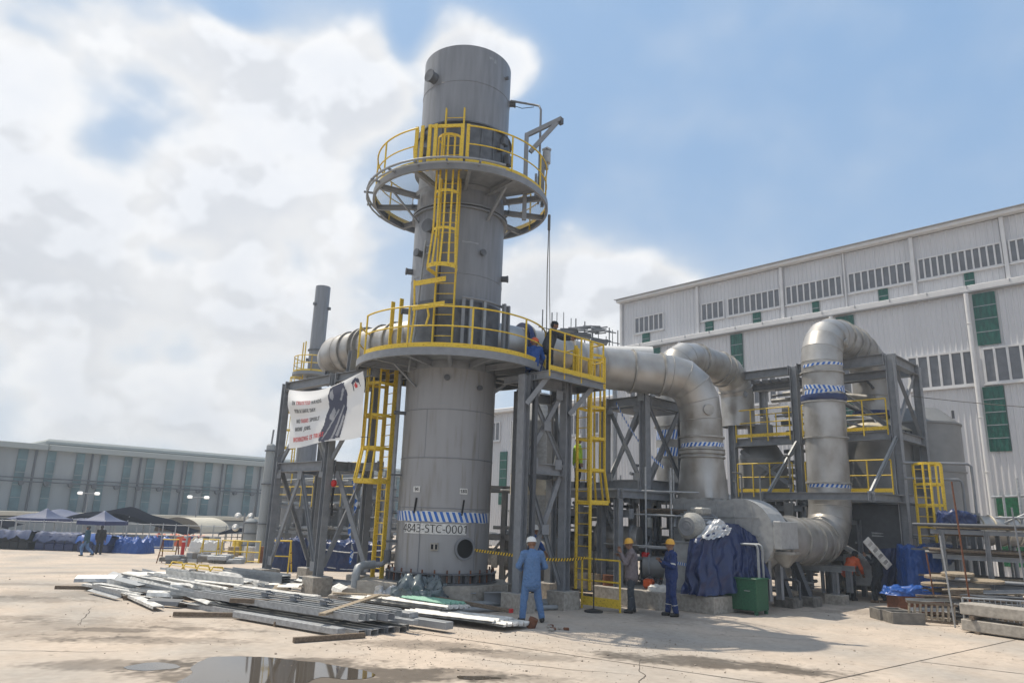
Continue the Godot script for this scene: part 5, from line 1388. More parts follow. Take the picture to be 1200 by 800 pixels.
func tower() -> void:
	var s: Material = M.steel
	var Z := -13.9
	var t := thing("equipment_tower", "grey steel tower with two railed floors in front of the hall", "steel tower", Vector3(4.4, 0, -15.2))
	for q in [[1.25, Z], [3.95, Z], [7.45, Z], [1.25, -16.7], [7.45, -16.7]]: column(t, q[0], q[1], 0.2, 8.35, s, Vector3.RIGHT, 0.27)
	beam(t, Vector3(1.42, 8.2, Z), Vector3(3.78, 8.2, Z), s, 0.32, 0.24); beam(t, Vector3(4.12, 8.2, Z), Vector3(7.28, 8.2, Z), s, 0.4, 0.26)
	beam(t, Vector3(7.45, 8.2, Z - 0.17), Vector3(7.45, 8.2, -16.5), s, 0.36, 0.26); beam(t, Vector3(1.25, 8.2, Z - 0.17), Vector3(1.25, 8.2, -16.5), s, 0.36, 0.26); beam(t, Vector3(1.42, 8.2, -16.7), Vector3(7.28, 8.2, -16.7), s, 0.36, 0.26)
	beam(t, Vector3(1.42, 7.95, -15.3), Vector3(7.28, 7.95, -15.3), s, 0.3, 0.2)
	for y in [5.5, 3.36]:
		beam(t, Vector3(1.42, y, Z), Vector3(3.78, y, Z), s, 0.3, 0.22); beam(t, Vector3(4.12, y, Z), Vector3(7.28, y, Z), s, 0.3, 0.22)
		beam(t, Vector3(7.45, y, Z - 0.17), Vector3(7.45, y, -16.5), s, 0.3, 0.22); beam(t, Vector3(1.25, y, Z - 0.17), Vector3(1.25, y, -16.5), s, 0.3, 0.22)
		var fp := MB.new(); fp.box(Vector3(4.35, y + 0.17, -14.6), Vector3(6.0, 0.03, 1.2)); part("floor_plate", fp, s, t)
		railing(t, [Vector3(1.45, y + 0.19, Z + 0.1), Vector3(2.1, y + 0.19, Z + 0.1), Vector3(2.8, y + 0.19, Z + 0.1), Vector3(3.7, y + 0.19, Z + 0.1)], 1, 1.1)
		railing(t, [Vector3(4.2, y + 0.19, Z + 0.1), Vector3(4.9, y + 0.19, Z + 0.1), Vector3(5.6, y + 0.19, Z + 0.1), Vector3(6.4, y + 0.19, Z + 0.1), Vector3(7.2, y + 0.19, Z + 0.1)], 1, 1.1)
		railing(t, [Vector3(1.45, y + 0.19, -15.2), Vector3(2.5, y + 0.19, -15.2), Vector3(3.7, y + 0.19, -15.2)], 1, 1.1, false)
	for q in [[Vector3(1.45, 5.2, Z - 0.2), Vector3(3.8, 3.6, Z - 0.2)], [Vector3(3.8, 5.2, Z - 0.28), Vector3(1.45, 3.6, Z - 0.28)], [Vector3(7.3, 5.6, -14.6), Vector3(4.6, 8.0, -14.6)], [Vector3(7.45, 5.7, -14.1), Vector3(7.45, 8.0, -16.4)], [Vector3(7.45, 5.7, -16.4), Vector3(7.45, 8.0, -14.1)], [Vector3(1.45, 7.9, Z), Vector3(1.95, 7.4, Z)]]:
		brace(t, q[0], q[1], s, 0.16)
	# cantilevered beam in front of the tall duct with its pale knee braces
	beam(t, Vector3(3.6, 3.32, -11.6), Vector3(7.2, 3.32, -11.6), s, 0.24, 0.2)
	beam(t, Vector3(7.2, 3.32, -11.7), Vector3(7.45, 3.32, -13.75), s, 0.24, 0.2); beam(t, Vector3(3.7, 3.32, -11.7), Vector3(3.95, 3.32, -13.75), s, 0.24, 0.2)
	for q in [[Vector3(3.9, 5.4, Z + 0.1), Vector3(3.7, 3.45, -11.75)], [Vector3(7.42, 5.4, Z + 0.1), Vector3(7.15, 3.45, -11.75)]]: brace(t, q[0], q[1], M.steel_light, 0.13)
	# pipework and boxes among the floors
	var rng := RandomNumberGenerator.new(); rng.seed = 3
	var pw := thing("tower_pipework", "bundle of dark pipes and valves inside the right tower", "pipework", Vector3(3, 3.5, -15))
	for k in 16:
		var y := rng.randf_range(3.7, 8.0); var z := rng.randf_range(-16.4, -15.4); var x := rng.randf_range(1.5, 3.0)
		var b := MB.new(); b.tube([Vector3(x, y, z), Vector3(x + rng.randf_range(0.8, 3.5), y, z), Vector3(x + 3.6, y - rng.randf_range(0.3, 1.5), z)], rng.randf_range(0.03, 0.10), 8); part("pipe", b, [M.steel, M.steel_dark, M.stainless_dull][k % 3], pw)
	for k in 9:
		var b := MB.new(); b.box(Vector3(rng.randf_range(1.6, 3.6), rng.randf_range(3.8, 7.6), -15.7), Vector3(rng.randf_range(0.2, 0.6), rng.randf_range(0.2, 0.6), 0.3), Basis.IDENTITY, 0.02); part("valve_box", b, [M.steel_dark, M.vessel][k % 2], pw)
	for k in 6:
		var b := MB.new(); b.box(Vector3(1.6 + k * 0.4, 8.05, -14.9), Vector3(0.3, 0.12, 0.5)); part("lamp_tray", b, M.steel_dark, pw)
	# left vessel under the rear duct
	var lv := thing("dark_vessel", "dark grey vessel with a conical top in the tower's left bay", "vessel", Vector3(1.9, 0.3, -14.9))
	var lb := MB.new(); lb.lathe([Vector2(0.5, 1.2), Vector2(0.95, 2.4), Vector2(0.95, 4.9), Vector2(0.5, 5.7), Vector2(0.5, 6.3), Vector2(0, 6.3)], 40, Transform3D(Basis.IDENTITY, Vector3(1.9, 0, -15.0))); part("vessel_shell", lb, M.vessel, lv)
	# right vessel: blue flange, cream cone, dark drum
	var rv := thing("cone_vessel", "vessel with a cream conical roof under the tower duct's far end", "vessel", Vector3(5.8, 0.3, -16.7))
	var c0 := Vector3(5.8, 0, -16.7)
	var q1 := MB.new(); q1.lathe([Vector2(0.69, 6.55), Vector2(0.78, 6.55), Vector2(0.78, 6.75), Vector2(0.69, 6.75)], 40, Transform3D(Basis.IDENTITY, c0)); part("blue_flange", q1, M.blue_flange, rv)
	var q2 := MB.new(); q2.lathe([Vector2(1.3, 5.95), Vector2(1.28, 6.0), Vector2(0.5, 6.5), Vector2(0.5, 6.6)], 48, Transform3D(Basis.IDENTITY, c0)); part("cone_roof", q2, M.cone_cream, rv)
	var q3 := MB.new(); q3.lathe([Vector2(0.4, 1.6), Vector2(1.25, 3.0), Vector2(1.25, 5.95), Vector2(1.3, 5.95)], 48, Transform3D(Basis.IDENTITY, c0)); part("vessel_shell", q3, M.vessel, rv)
	for k in 20:
		var b := MB.new(); var a := TAU * k / 20
		b.box(c0 + Vector3(cos(a) * 1.27, 5.86, sin(a) * 1.27), Vector3(0.03, 0.16, 0.03)); part("lug", b, M.steel_dark, rv)
	# big casing on the right
	var cs := thing("filter_casing", "tall grey casing right of the tower in front of the hall", "casing", Vector3(7.0, 0, -17.9))
	var cb := MB.new(); cb.lathe([Vector2(1.55, 0.2), Vector2(1.55, 6.35), Vector2(0.9, 6.95), Vector2(0, 7.0)], 56, Transform3D(Basis.IDENTITY, Vector3(6.75, 0, -18.3))); part("casing_shell", cb, M.vessel, cs)
	for y in [1.5, 3.0, 4.5, 6.3]:
		var b := MB.new(); b.band(Vector3(6.75, y, -18.3), Vector3.UP, 1.5, 1.6, 0.06, 56); part("hoop", b, M.vessel, cs)
	var ci := MB.new(); ci.tube([Vector3(8.2, 6.5, -18.0), Vector3(8.2, 6.8, -18.0)], 0.05, 8); part("lug", ci, M.steel_dark, cs)
	# dark hopper and chute under the tower
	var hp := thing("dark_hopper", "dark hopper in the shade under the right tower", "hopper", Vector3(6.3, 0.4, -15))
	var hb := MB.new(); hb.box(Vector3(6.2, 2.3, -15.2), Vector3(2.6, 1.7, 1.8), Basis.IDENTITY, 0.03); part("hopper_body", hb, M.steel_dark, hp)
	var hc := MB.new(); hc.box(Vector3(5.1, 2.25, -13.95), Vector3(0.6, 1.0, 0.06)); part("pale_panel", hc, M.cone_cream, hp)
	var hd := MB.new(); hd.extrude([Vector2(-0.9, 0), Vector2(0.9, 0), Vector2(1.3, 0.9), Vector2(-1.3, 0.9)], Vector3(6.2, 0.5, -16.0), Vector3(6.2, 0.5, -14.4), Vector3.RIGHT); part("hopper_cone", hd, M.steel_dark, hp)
	var ch := thing("grey_chute", "sloping grey chute beside the worker who carries a board", "chute", Vector3(5.9, 0, -13.3))
	var h1 := MB.new(); h1.box(Vector3(6.05, 0.95, -13.4), Vector3(0.9, 1.0, 0.5), Basis.IDENTITY, 0.02); part("chute_body", h1, M.pedestal, ch)
	var h2 := MB.new(); h2.box(Vector3(5.9, 1.55, -13.2), Vector3(1.5, 0.08, 0.5), Basis(Vector3.BACK, -0.5)); part("chute_lip", h2, M.galv, ch)
	for x in [5.7, 6.4]:
		var b := MB.new(); b.box(Vector3(x, 0.24, -13.4), Vector3(0.08, 0.48, 0.08)); part("leg", b, M.steel, ch)
	# yellow ladder and pipe loops at the right end
	ladder("caged_ladder", "short yellow caged ladder at the right end of the tower", Vector3(8.3, 1.9, -13.2), 2.4, Vector3(0.75, 0, 0.65), 0.55, [0.55, 1.2, 1.85, 2.5], 0.15, null, 0.09, "", false)
	var pl := thing("pipe_loops", "two dark pipe loops bending down right of the yellow ladder", "pipework", Vector3(9.3, 1.5, -13.9))
	for q in [[4.45, 9.55, 1.2], [3.95, 9.25, 1.9]]:
		var b := MB.new(); b.tube([Vector3(7.9, q[0], -12.8), Vector3(q[1] - 0.08, q[0], -13.9), Vector3(q[1], q[0] - 0.08, -13.95), Vector3(q[1], q[2], -13.95)], 0.045, 8); part("pipe", b, M.steel, pl)
	for x in [9.3, 9.5, 9.65]:
		var b := MB.new(); b.hbeam(Vector3(x, 0.1, -13.2 - (x - 9.3)), Vector3(x, 2.9, -13.2 - (x - 9.3)), Vector3.RIGHT, 0.14, 0.14, 0.012, 0.01); part("post", b, M.steel, pl)
	var cl := MB.new(); cl.box(Vector3(9.45, 2.75, -13.4), Vector3(0.6, 0.14, 0.16)); part("clamp", cl, M.steel_dark, pl)

func fan_set() -> void:
	# concrete base
	var b := MB.new(); b.box(Vector3(3.1, 0.22, -5.4), Vector3(2.3, 0.46, 2.6), Basis.IDENTITY, 0.02)
	solo("fan_plinth", b, M.concrete, "long low concrete plinth behind the two yellow-helmeted men", "plinth")
	var b1 := MB.new(); b1.box(Vector3(4.9, 0.21, -6.0), Vector3(1.3, 0.44, 2.6), Basis.IDENTITY, 0.02)
	solo("fan_plinth", b1, M.concrete, "concrete block under the motor stand beside the green box", "plinth")
	var t := thing("fan_casing", "big grey fan casing with a rounded top under the bent duct", "fan", Vector3(5.0, 0.4, -6.9))
	var pr := [Vector2(-1.9, 1.0), Vector2(-0.65, 0.95)]
	var c := Vector2(0.35, -0.05)
	for k in 25:
		var a := lerpf(PI * 0.62, -PI * 0.98, k / 24.0)
		var r := lerpf(1.08, 0.85, k / 24.0)
		pr.append(c + Vector2(cos(a), sin(a)) * r)
	pr.append(Vector2(-1.9, -0.3))
	var y0 := 2.02
	var sc := MB.new(); sc.extrude(pr, Vector3(5.1, y0, -7.35), Vector3(5.1, y0, -6.45), Vector3.RIGHT); part("scroll", sc, M.pedestal, t)
	for k in 5:
		var s := MB.new(); s.box(Vector3(3.6 + k * 0.55, 2.3, -6.44), Vector3(0.02, 1.1, 0.03)); part("stiffener", s, M.pedestal, t)
	for k in 2:
		var s := MB.new(); s.box(Vector3(4.7, 2.0 + k * 0.5, -6.44), Vector3(2.6, 0.02, 0.03)); part("stiffener", s, M.pedestal, t)
	var ob := MB.new(); ob.box(Vector3(6.55, 2.05, -6.9), Vector3(0.22, 0.75, 1.05), Basis.IDENTITY, 0.02); part("side_box", ob, M.pedestal, t)
	var oc := MB.new(); oc.lathe([Vector2(0.1, 0), Vector2(0.42, 0.35), Vector2(0.42, 0.42)], 4, Transform3D(Basis(Vector3.UP, PI / 4), Vector3(6.5, 1.2, -6.9))); part("drain_hopper", oc, M.stainless_dull, t)
	for q in [[6.1, -6.6], [6.1, -7.3], [3.4, -6.6], [3.4, -7.3]]:
		var s := MB.new(); s.hbeam(Vector3(q[0], 0.3, q[1]), Vector3(q[0], 1.4, q[1]), Vector3.RIGHT, 0.16, 0.16, 0.012, 0.01); part("leg", s, M.steel, t)
	# motor on its stand
	var st := thing("motor_stand", "pale grey box stand under the fan motor", "stand", Vector3(4.75, 0.43, -5.5))
	var sb := MB.new(); sb.box(Vector3(4.72, 1.1, -5.45), Vector3(0.95, 1.33, 1.2), Basis.IDENTITY, 0.015); part("stand_body", sb, M.pedestal, st)
	var sl := MB.new(); sl.box(Vector3(4.72, 1.78, -5.45), Vector3(1.05, 0.04, 1.3)); part("top_plate", sl, M.steel_light, st)
	var sx := MB.new(); sx.box(Vector3(4.72, 0.475, -5.45), Vector3(1.1, 0.09, 1.35)); part("foot_plate", sx, M.steel, st)
	tapestrip("barrier_tape", "short blue and white tape tied across the motor stand", Vector3(4.27, 1.17, -4.835), Vector3(4.72, 1.13, -4.835), 0.09, 7)
	var m := thing("fan_motor", "pale grey electric motor with a round end on the stand", "motor", Vector3(4.75, 1.8, -5.5))
	var ax := Basis(Vector3.RIGHT, -PI / 2)
	var mb := MB.new(); mb.lathe([Vector2(0, 0.0), Vector2(0.24, 0.0), Vector2(0.33, 0.06), Vector2(0.38, 0.16), Vector2(0.38, 0.34), Vector2(0.36, 0.35)], 40, Transform3D(ax, Vector3(4.75, 2.2, -4.75))); part("end_bell", mb, M.motor, m)
	var mg := MB.new(); mg.lathe([Vector2(0, 0), Vector2(0.25, 0)], 32, Transform3D(ax, Vector3(4.75, 2.2, -4.738))); mg.ring(Vector3(4.75, 2.2, -4.735), Vector3.BACK, 0.16, 0.008, 24, 5); mg.ring(Vector3(4.75, 2.2, -4.735), Vector3.BACK, 0.08, 0.008, 24, 5); part("fan_grille", mg, M.steel, m)
	var mc := MB.new(); mc.lathe([Vector2(0.36, 0.35), Vector2(0.36, 1.25), Vector2(0.1, 1.3)], 40, Transform3D(ax, Vector3(4.75, 2.2, -4.75))); part("motor_body", mc, M.steel, m)
	for k in 26:
		var a := TAU * k / 26
		var f := MB.new(); f.box(Vector3(4.75, 2.2, -5.5) + Vector3(cos(a), sin(a), 0) * 0.37, Vector3(0.05, 0.012, 0.8), Basis(Vector3.BACK, a)); part("cooling_fin", f, M.steel, m)
	var mt := MB.new(); mt.box(Vector3(4.8, 2.63, -5.4), Vector3(0.42, 0.2, 0.5), Basis.IDENTITY, 0.04); part("terminal_box", mt, M.motor, m)
	for s in [-0.3, 0.3]:
		var f := MB.new(); f.box(Vector3(4.75 + s, 1.86, -5.45), Vector3(0.12, 0.13, 0.85)); part("foot", f, M.motor, m)
	# bent tube rail in front of the casing
	var rl := thing("tube_stand", "grey bent tube stand beside the blue sheet", "rail", Vector3(6.0, 0.4, -6.1))
	for z in [-6.0, -6.25]:
		var q := MB.new(); q.tube([Vector3(5.35, 1.78, z), Vector3(6.08, 1.78, z), Vector3(6.14, 1.74, z), Vector3(6.16, 1.66, z), Vector3(6.16, 0.3, z)], 0.035, 8); part("tube", q, M.steel_light, rl)
	# leaning dark struts and a low stand under the horizontal duct
	for q in [[Vector3(5.55, 1.3, -8.3), Vector3(5.75, 0.25, -8.5), "near dark rusty strut leaning under the horizontal duct"], [Vector3(5.65, 1.3, -9.2), Vector3(5.95, 0.25, -9.4), "far dark rusty strut leaning under the horizontal duct"]]:
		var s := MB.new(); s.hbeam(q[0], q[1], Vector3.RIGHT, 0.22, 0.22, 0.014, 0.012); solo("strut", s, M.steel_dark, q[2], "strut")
		footing(q[1].x, q[1].z, 0.6, 0.28, "low dark footing under the %s leaning strut" % ("near" if q[1].z > -9 else "far"), M.concrete_dark)
	var ls := thing("duct_stand", "grey steel stand carrying the horizontal duct near the worker with the board", "stand", Vector3(5.6, 0.3, -11.2))
	for q in [[4.9, -10.9], [6.2, -10.9], [4.9, -12.0], [6.2, -12.0]]:
		var s := MB.new(); s.hbeam(Vector3(q[0], 0.28, q[1]), Vector3(q[0], 0.95, q[1]), Vector3.RIGHT, 0.16, 0.16, 0.012, 0.01); part("leg", s, s_steel(), ls)
	for z in [-10.9, -12.0]:
		var s := MB.new(); s.hbeam(Vector3(4.7, 1.03, z), Vector3(6.4, 1.03, z), Vector3.UP, 0.16, 0.16, 0.012, 0.01); part("cross_beam", s, M.steel_light, ls)
	for q in [[4.9, -10.9, "left"], [6.2, -10.9, "right"]]: footing(q[0], q[1], 0.55, 0.28, "pale low footing under the %s leg of the duct stand" % q[2])
	# green box
	var gb := thing("green_box", "green steel box on short legs in front of the fan", "box", Vector3(5.70, 0, -5.95))
	var g0 := Vector3(5.70, 0, -5.95)
	var g := MB.new(); g.box(g0 + Vector3(0, 0.49, 0), Vector3(1.12, 0.78, 0.66), Basis.IDENTITY, 0.012); part("box_body", g, M.green_paint, gb)
	var gl := MB.new(); gl.box(g0 + Vector3(0, 0.9, 0), Vector3(1.18, 0.045, 0.72), Basis.IDENTITY, 0.01); part("lid", gl, M.green_paint, gb)
	for q in [[-0.5, -0.27], [0.5, -0.27], [-0.5, 0.27], [0.5, 0.27]]:
		var s := MB.new(); s.box(g0 + Vector3(q[0], 0.05, q[1]), Vector3(0.08, 0.1, 0.08)); part("leg", s, M.green_paint, gb)
	for q in [-0.3, 0.3]:
		var s := MB.new(); s.tube([g0 + Vector3(q - 0.07, 0.6, 0.33), g0 + Vector3(q - 0.07, 0.6, 0.37), g0 + Vector3(q + 0.07, 0.6, 0.37), g0 + Vector3(q + 0.07, 0.6, 0.33)], 0.01, 6); part("handle", s, M.galv, gb)

func s_steel() -> Material: return M.steel

func tapestrip(called: String, label: String, a: Vector3, b: Vector3, h: float, n: int) -> void:
	var t := thing(called, label, "barrier tape", a)
	var out := Vector3.UP.cross(b - a).normalized()
	if out.dot(CAM - a) < 0: out = -out
	var q := MB.new(); q.quad(a, b, b + Vector3.UP * h, a + Vector3.UP * h, out); part("tape", q, M.tape_white, t)
	for k in n:
		var p := a.lerp(b, float(k) / n) + out * 0.003; var d := (b - a) * (0.5 / n)
		var s := MB.new(); s.quad(p, p + d, p + d * 1.9 + Vector3.UP * h, p + d * 0.9 + Vector3.UP * h, out); part("stripe", s, M.tape_blue, t)

# ---------- people ----------
func nets(bones: Array, cell: float, k: float, out: MB) -> void:
	# smooth union of tapered capsules, meshed as surface nets. bone: [a, b, ra, rb]
	var lo: Vector3 = bones[0][0]; var hi := lo
	for b in bones:
		var r: float = maxf(b[2], b[3]) + cell * 2.5
		for e in 2:
			lo = lo.min(b[e] - Vector3.ONE * r); hi = hi.max(b[e] + Vector3.ONE * r)
	var nx := int((hi.x - lo.x) / cell) + 2; var ny := int((hi.y - lo.y) / cell) + 2; var nz := int((hi.z - lo.z) / cell) + 2
	var f := PackedFloat32Array(); f.resize(nx * ny * nz); f.fill(9.0)
	for b in bones:
		var a: Vector3 = b[0]; var d: Vector3 = b[1] - a
		var ra: float = b[2]; var rb: float = b[3]
		var dd := maxf(d.length_squared(), 1e-9)
		var m := maxf(ra, rb) + k + cell * 1.8
		var l: Vector3 = (a.min(b[1]) - Vector3.ONE * m - lo) / cell; var h: Vector3 = (a.max(b[1]) + Vector3.ONE * m - lo) / cell
		for z in range(maxi(0, int(l.z)), mini(nz, int(h.z) + 2)):
			for y in range(maxi(0, int(l.y)), mini(ny, int(h.y) + 2)):
				var o := (z * ny + y) * nx
				for x in range(maxi(0, int(l.x)), mini(nx, int(h.x) + 2)):
					var p := lo + Vector3(x, y, z) * cell - a
					var t := clampf(p.dot(d) / dd, 0.0, 1.0)
					var s := (p - d * t).length() - lerpf(ra, rb, t)
					var g := f[o + x]
					var q := maxf(k - absf(g - s), 0.0) / k
					f[o + x] = minf(g, s) - q * q * k * 0.25
	var at := PackedInt32Array(); at.resize(nx * ny * nz); at.fill(-1)
	var sl := nx * ny
	for z in nz - 1:
		for y in ny - 1:
			var o := (z * ny + y) * nx
			for x in nx - 1:
				var i := o + x
				var v0 := f[i]; var v1 := f[i + 1]; var v2 := f[i + nx]; var v3 := f[i + nx + 1]
				var v4 := f[i + sl]; var v5 := f[i + sl + 1]; var v6 := f[i + sl + nx]; var v7 := f[i + sl + nx + 1]
				var c := int(v0 < 0) + int(v1 < 0) + int(v2 < 0) + int(v3 < 0) + int(v4 < 0) + int(v5 < 0) + int(v6 < 0) + int(v7 < 0)
				if c == 0 or c == 8: continue
				var g := Vector3(v1 + v3 + v5 + v7 - v0 - v2 - v4 - v6, v2 + v3 + v6 + v7 - v0 - v1 - v4 - v5, v4 + v5 + v6 + v7 - v0 - v1 - v2 - v3)
				var mean := (v0 + v1 + v2 + v3 + v4 + v5 + v6 + v7) * 0.125
				var nn := g.normalized()
				var step := clampf(-mean / maxf(g.length() * 0.25 / cell, 1e-4), -cell * 0.6, cell * 0.6)
				at[i] = out.v.size()
				out.v.append(lo + Vector3(x + 0.5, y + 0.5, z + 0.5) * cell + nn * step); out.n.append(nn)
	for z in range(1, nz - 1):
		for y in range(1, ny - 1):
			var o := (z * ny + y) * nx
			for x in range(1, nx - 1):
				var i := o + x
				var s := f[i] < 0
				for ax in 3:
					var st: int = [1, nx, sl][ax]
					if s == (f[i + st] < 0): continue
					var u: int = [nx, sl, 1][ax]; var w: int = [sl, 1, nx][ax]
					var a := at[i - u - w]; var b := at[i - w]; var c := at[i]; var d := at[i - u]
					if a < 0 or b < 0 or c < 0 or d < 0: continue
					if s: out.ix.append_array([a, c, b, a, d, c])
					else: out.ix.append_array([a, b, c, a, c, d])

func crease(m: MB, amp: float, seed_: int) -> void:
	# soft folds of cloth: push the surface in and out along its normals and turn the normals to match
	var n := FastNoiseLite.new(); n.seed = seed_; n.frequency = 7.0; n.fractal_octaves = 3; n.noise_type = FastNoiseLite.TYPE_SIMPLEX_SMOOTH
	var f := func(p: Vector3) -> float: return 1.0 - 2.2 * absf(n.get_noise_3d(p.x * 1.2 + p.y * 0.5, p.y * 1.3, p.z * 1.2 - p.y * 0.4))
	for i in m.v.size():
		var p := m.v[i]; var nn := m.n[i]
		var c: float = f.call(p)
		var u := nn.cross(Vector3.UP if absf(nn.y) < 0.9 else Vector3.RIGHT).normalized(); var w := nn.cross(u)
		var du: float = (f.call(p + u * 0.01) - c) * amp / 0.01; var dw: float = (f.call(p + w * 0.01) - c) * amp / 0.01
		m.v[i] = p + nn * (c - 0.4) * amp
		m.n[i] = (nn - u * du - w * dw).normalized()

func hand_bones(h: Vector3, dir: Vector3, side: Vector3, sc: float) -> Array:
	# palm and five curled fingers; dir = along the fingers, side = towards the thumb
	var b := []
	var nrm := dir.cross(side).normalized()
	var p1 := h + dir * 0.085 * sc
	for k in 3:
		var s := side * (0.026 - 0.026 * k) * sc
		b.append([h + s * 0.7, p1 + s, 0.017 * sc, 0.016 * sc])
	for k in 4:
		var s := side * (0.032 - 0.0215 * k) * sc
		var ln: float = [0.072, 0.080, 0.074, 0.058][k] * sc
		var m := p1 + s + dir * ln * 0.45 + nrm * ln * 0.18
		b.append([p1 + s, m, 0.0095 * sc, 0.009 * sc]); b.append([m, m + dir * ln * 0.30 + nrm * ln * 0.45, 0.009 * sc, 0.0075 * sc])
	var t0 := h + side * 0.03 * sc + dir * 0.02 * sc
	var t1 := t0 + (side * 0.8 + dir * 0.7 + nrm * 0.3).normalized() * 0.042 * sc
	b.append([t0, t1, 0.0125 * sc, 0.0105 * sc]); b.append([t1, t1 + (dir + nrm * 0.5).normalized() * 0.03 * sc, 0.0105 * sc, 0.0085 * sc])
	return b

func person(label: String, at: Vector3, yaw: float, sc: float, pose: Dictionary, look: Dictionary, fine := 1.0) -> Node3D:
	# local axes: z ahead, x to the person's left
	var t := thing("person", label, "person", at, yaw)
	var J := {"hip": Vector3(0, 0.94, 0), "chest": Vector3(0, 1.30, 0), "neck": Vector3(0, 1.46, 0), "head": Vector3(0, 1.60, 0.02), "ls": Vector3(0.185, 1.40, 0), "rs": Vector3(-0.185, 1.40, 0), "le": Vector3(0.25, 1.12, -0.02), "re": Vector3(-0.25, 1.12, -0.02), "lw": Vector3(0.25, 0.87, 0.06), "rw": Vector3(-0.25, 0.87, 0.06),
		"lh": Vector3(0.095, 0.90, 0), "rh": Vector3(-0.095, 0.90, 0), "lk": Vector3(0.11, 0.50, 0.02), "rk": Vector3(-0.11, 0.50, 0.02), "la": Vector3(0.12, 0.085, -0.02), "ra": Vector3(-0.12, 0.085, -0.02), "face": Vector3(0, 0, 1), "lt": Vector3(0, 0, 1), "rt": Vector3(0, 0, 1)}
	for q in pose: J[q] = pose[q]
	for q in J:
		if not q in ["face", "lt", "rt"]: J[q] = J[q] * sc
	var up: Vector3 = (J.neck - J.hip).normalized()
	var body := MB.new()
	nets([[J.hip, J.chest, 0.13, 0.14], [J.chest, J.neck, 0.14, 0.06], [J.neck, J.head, 0.055, 0.06], [J.ls, J.rs, 0.06, 0.06], [J.ls, J.le, 0.05, 0.042], [J.le, J.lw, 0.042, 0.03], [J.rs, J.re, 0.05, 0.042], [J.re, J.rw, 0.042, 0.03],
		[J.lh, J.lk, 0.085, 0.055], [J.lk, J.la, 0.055, 0.042], [J.rh, J.rk, 0.085, 0.055], [J.rk, J.ra, 0.055, 0.042]], 0.026 * fine, 0.03, body)
	# head: skull, jaw, nose, ears
	var fd: Vector3 = J.face.normalized()
	var sd := up.cross(fd).normalized()
	var hu := fd.cross(sd)
	var hc: Vector3 = J.head
	nets([[hc + hu * 0.035 - fd * 0.02, hc + hu * 0.04 + fd * 0.02, 0.088, 0.080], [hc - hu * 0.055 + fd * 0.03, hc + hu * 0.0 + fd * 0.03, 0.052, 0.068], [hc - hu * 0.10, J.neck, 0.055, 0.055], [hc + fd * 0.09 + hu * 0.005, hc + fd * 0.108 - hu * 0.022, 0.011, 0.015],
		[hc + sd * 0.082 + hu * 0.01, hc + sd * 0.085 - hu * 0.025, 0.016, 0.012], [hc - sd * 0.082 + hu * 0.01, hc - sd * 0.085 - hu * 0.025, 0.016, 0.012], [hc + fd * 0.082 - hu * 0.052 + sd * 0.02, hc + fd * 0.082 - hu * 0.052 - sd * 0.02, 0.013, 0.013]], 0.0085 * fine, 0.02, body)
	for w in [[J.lw, J.le, 1.0], [J.rw, J.re, -1.0]]:
		var dir: Vector3 = (w[0] - w[1]).normalized()
		var side: Vector3 = (Vector3(0, 0.4, 1) - dir * dir.dot(Vector3(0, 0.4, 1)))
		side = side.normalized() if side.length() > 0.1 else Vector3.UP
		nets([[w[0] - dir * 0.03, w[0] + dir * 0.015, 0.028, 0.026]] + hand_bones(w[0] + dir * 0.01, dir, side, 1.05), 0.0075 * fine, 0.008, body)
	part("body", body, look.get("skin", M.skin), t, false)
	# clothes
	var jk := MB.new()
	var loose: float = look.get("loose", 0.018)
	var hem: float = look.get("hem", 0.06)
	nets([[J.hip - up * hem + J.get("belly", Vector3.ZERO), J.chest, 0.142 + loose, 0.138 + loose * 0.7], [J.hip + Vector3(0.06, -hem, 0), J.chest + Vector3(0.07, 0, 0), 0.12 + loose, 0.115], [J.hip + Vector3(-0.06, -hem, 0), J.chest + Vector3(-0.07, 0, 0), 0.12 + loose, 0.115], [J.chest, J.neck - up * 0.02, 0.135, 0.075], [J.ls, J.rs, 0.078, 0.078], [J.ls, J.le, 0.070, 0.060], [J.le, J.le.lerp(J.lw, look.get("sleeve", 0.92)), 0.060, 0.047], [J.rs, J.re, 0.070, 0.060], [J.re, J.re.lerp(J.rw, look.get("sleeve", 0.92)), 0.060, 0.047], [J.neck - up * 0.03, J.neck + up * 0.01, 0.072, 0.064]], 0.016 * fine, 0.035, jk)
	crease(jk, 0.011 * fine, int(at.x * 10) + 3)
	var jp := part("jacket", jk, look.jacket, t, false)
	var tr := MB.new()
	nets([[J.hip + Vector3(0, 0.03, 0), J.hip - up * 0.03, 0.14, 0.145], [J.lh, J.lk, 0.105, 0.080], [J.lk, J.lk.lerp(J.la, 0.93), 0.080, 0.070], [J.rh, J.rk, 0.105, 0.080], [J.rk, J.rk.lerp(J.ra, 0.93), 0.080, 0.070]], 0.016 * fine, 0.03, tr)
	crease(tr, 0.012 * fine, int(at.z * 10) + 5)
	part("trousers", tr, look.trousers, t, false)
	for w in [[J.la, J.lt], [J.ra, J.rt]]:
		var b := MB.new()
		var fw: Vector3 = w[1].normalized()
		nets([[w[0] + Vector3(0, 0.04, 0), w[0] - Vector3(0, 0.025, 0), 0.055, 0.055], [w[0] - Vector3(0, 0.03, 0) - fw * 0.03, w[0] - Vector3(0, 0.042, 0) + fw * 0.13, 0.05, 0.042], [w[0] - Vector3(0, 0.055, 0) - fw * 0.04, w[0] - Vector3(0, 0.06, 0) + fw * 0.14, 0.035, 0.03]], 0.014 * fine, 0.02, b)
		part("boot", b, look.get("boots", M.boot), t, false)
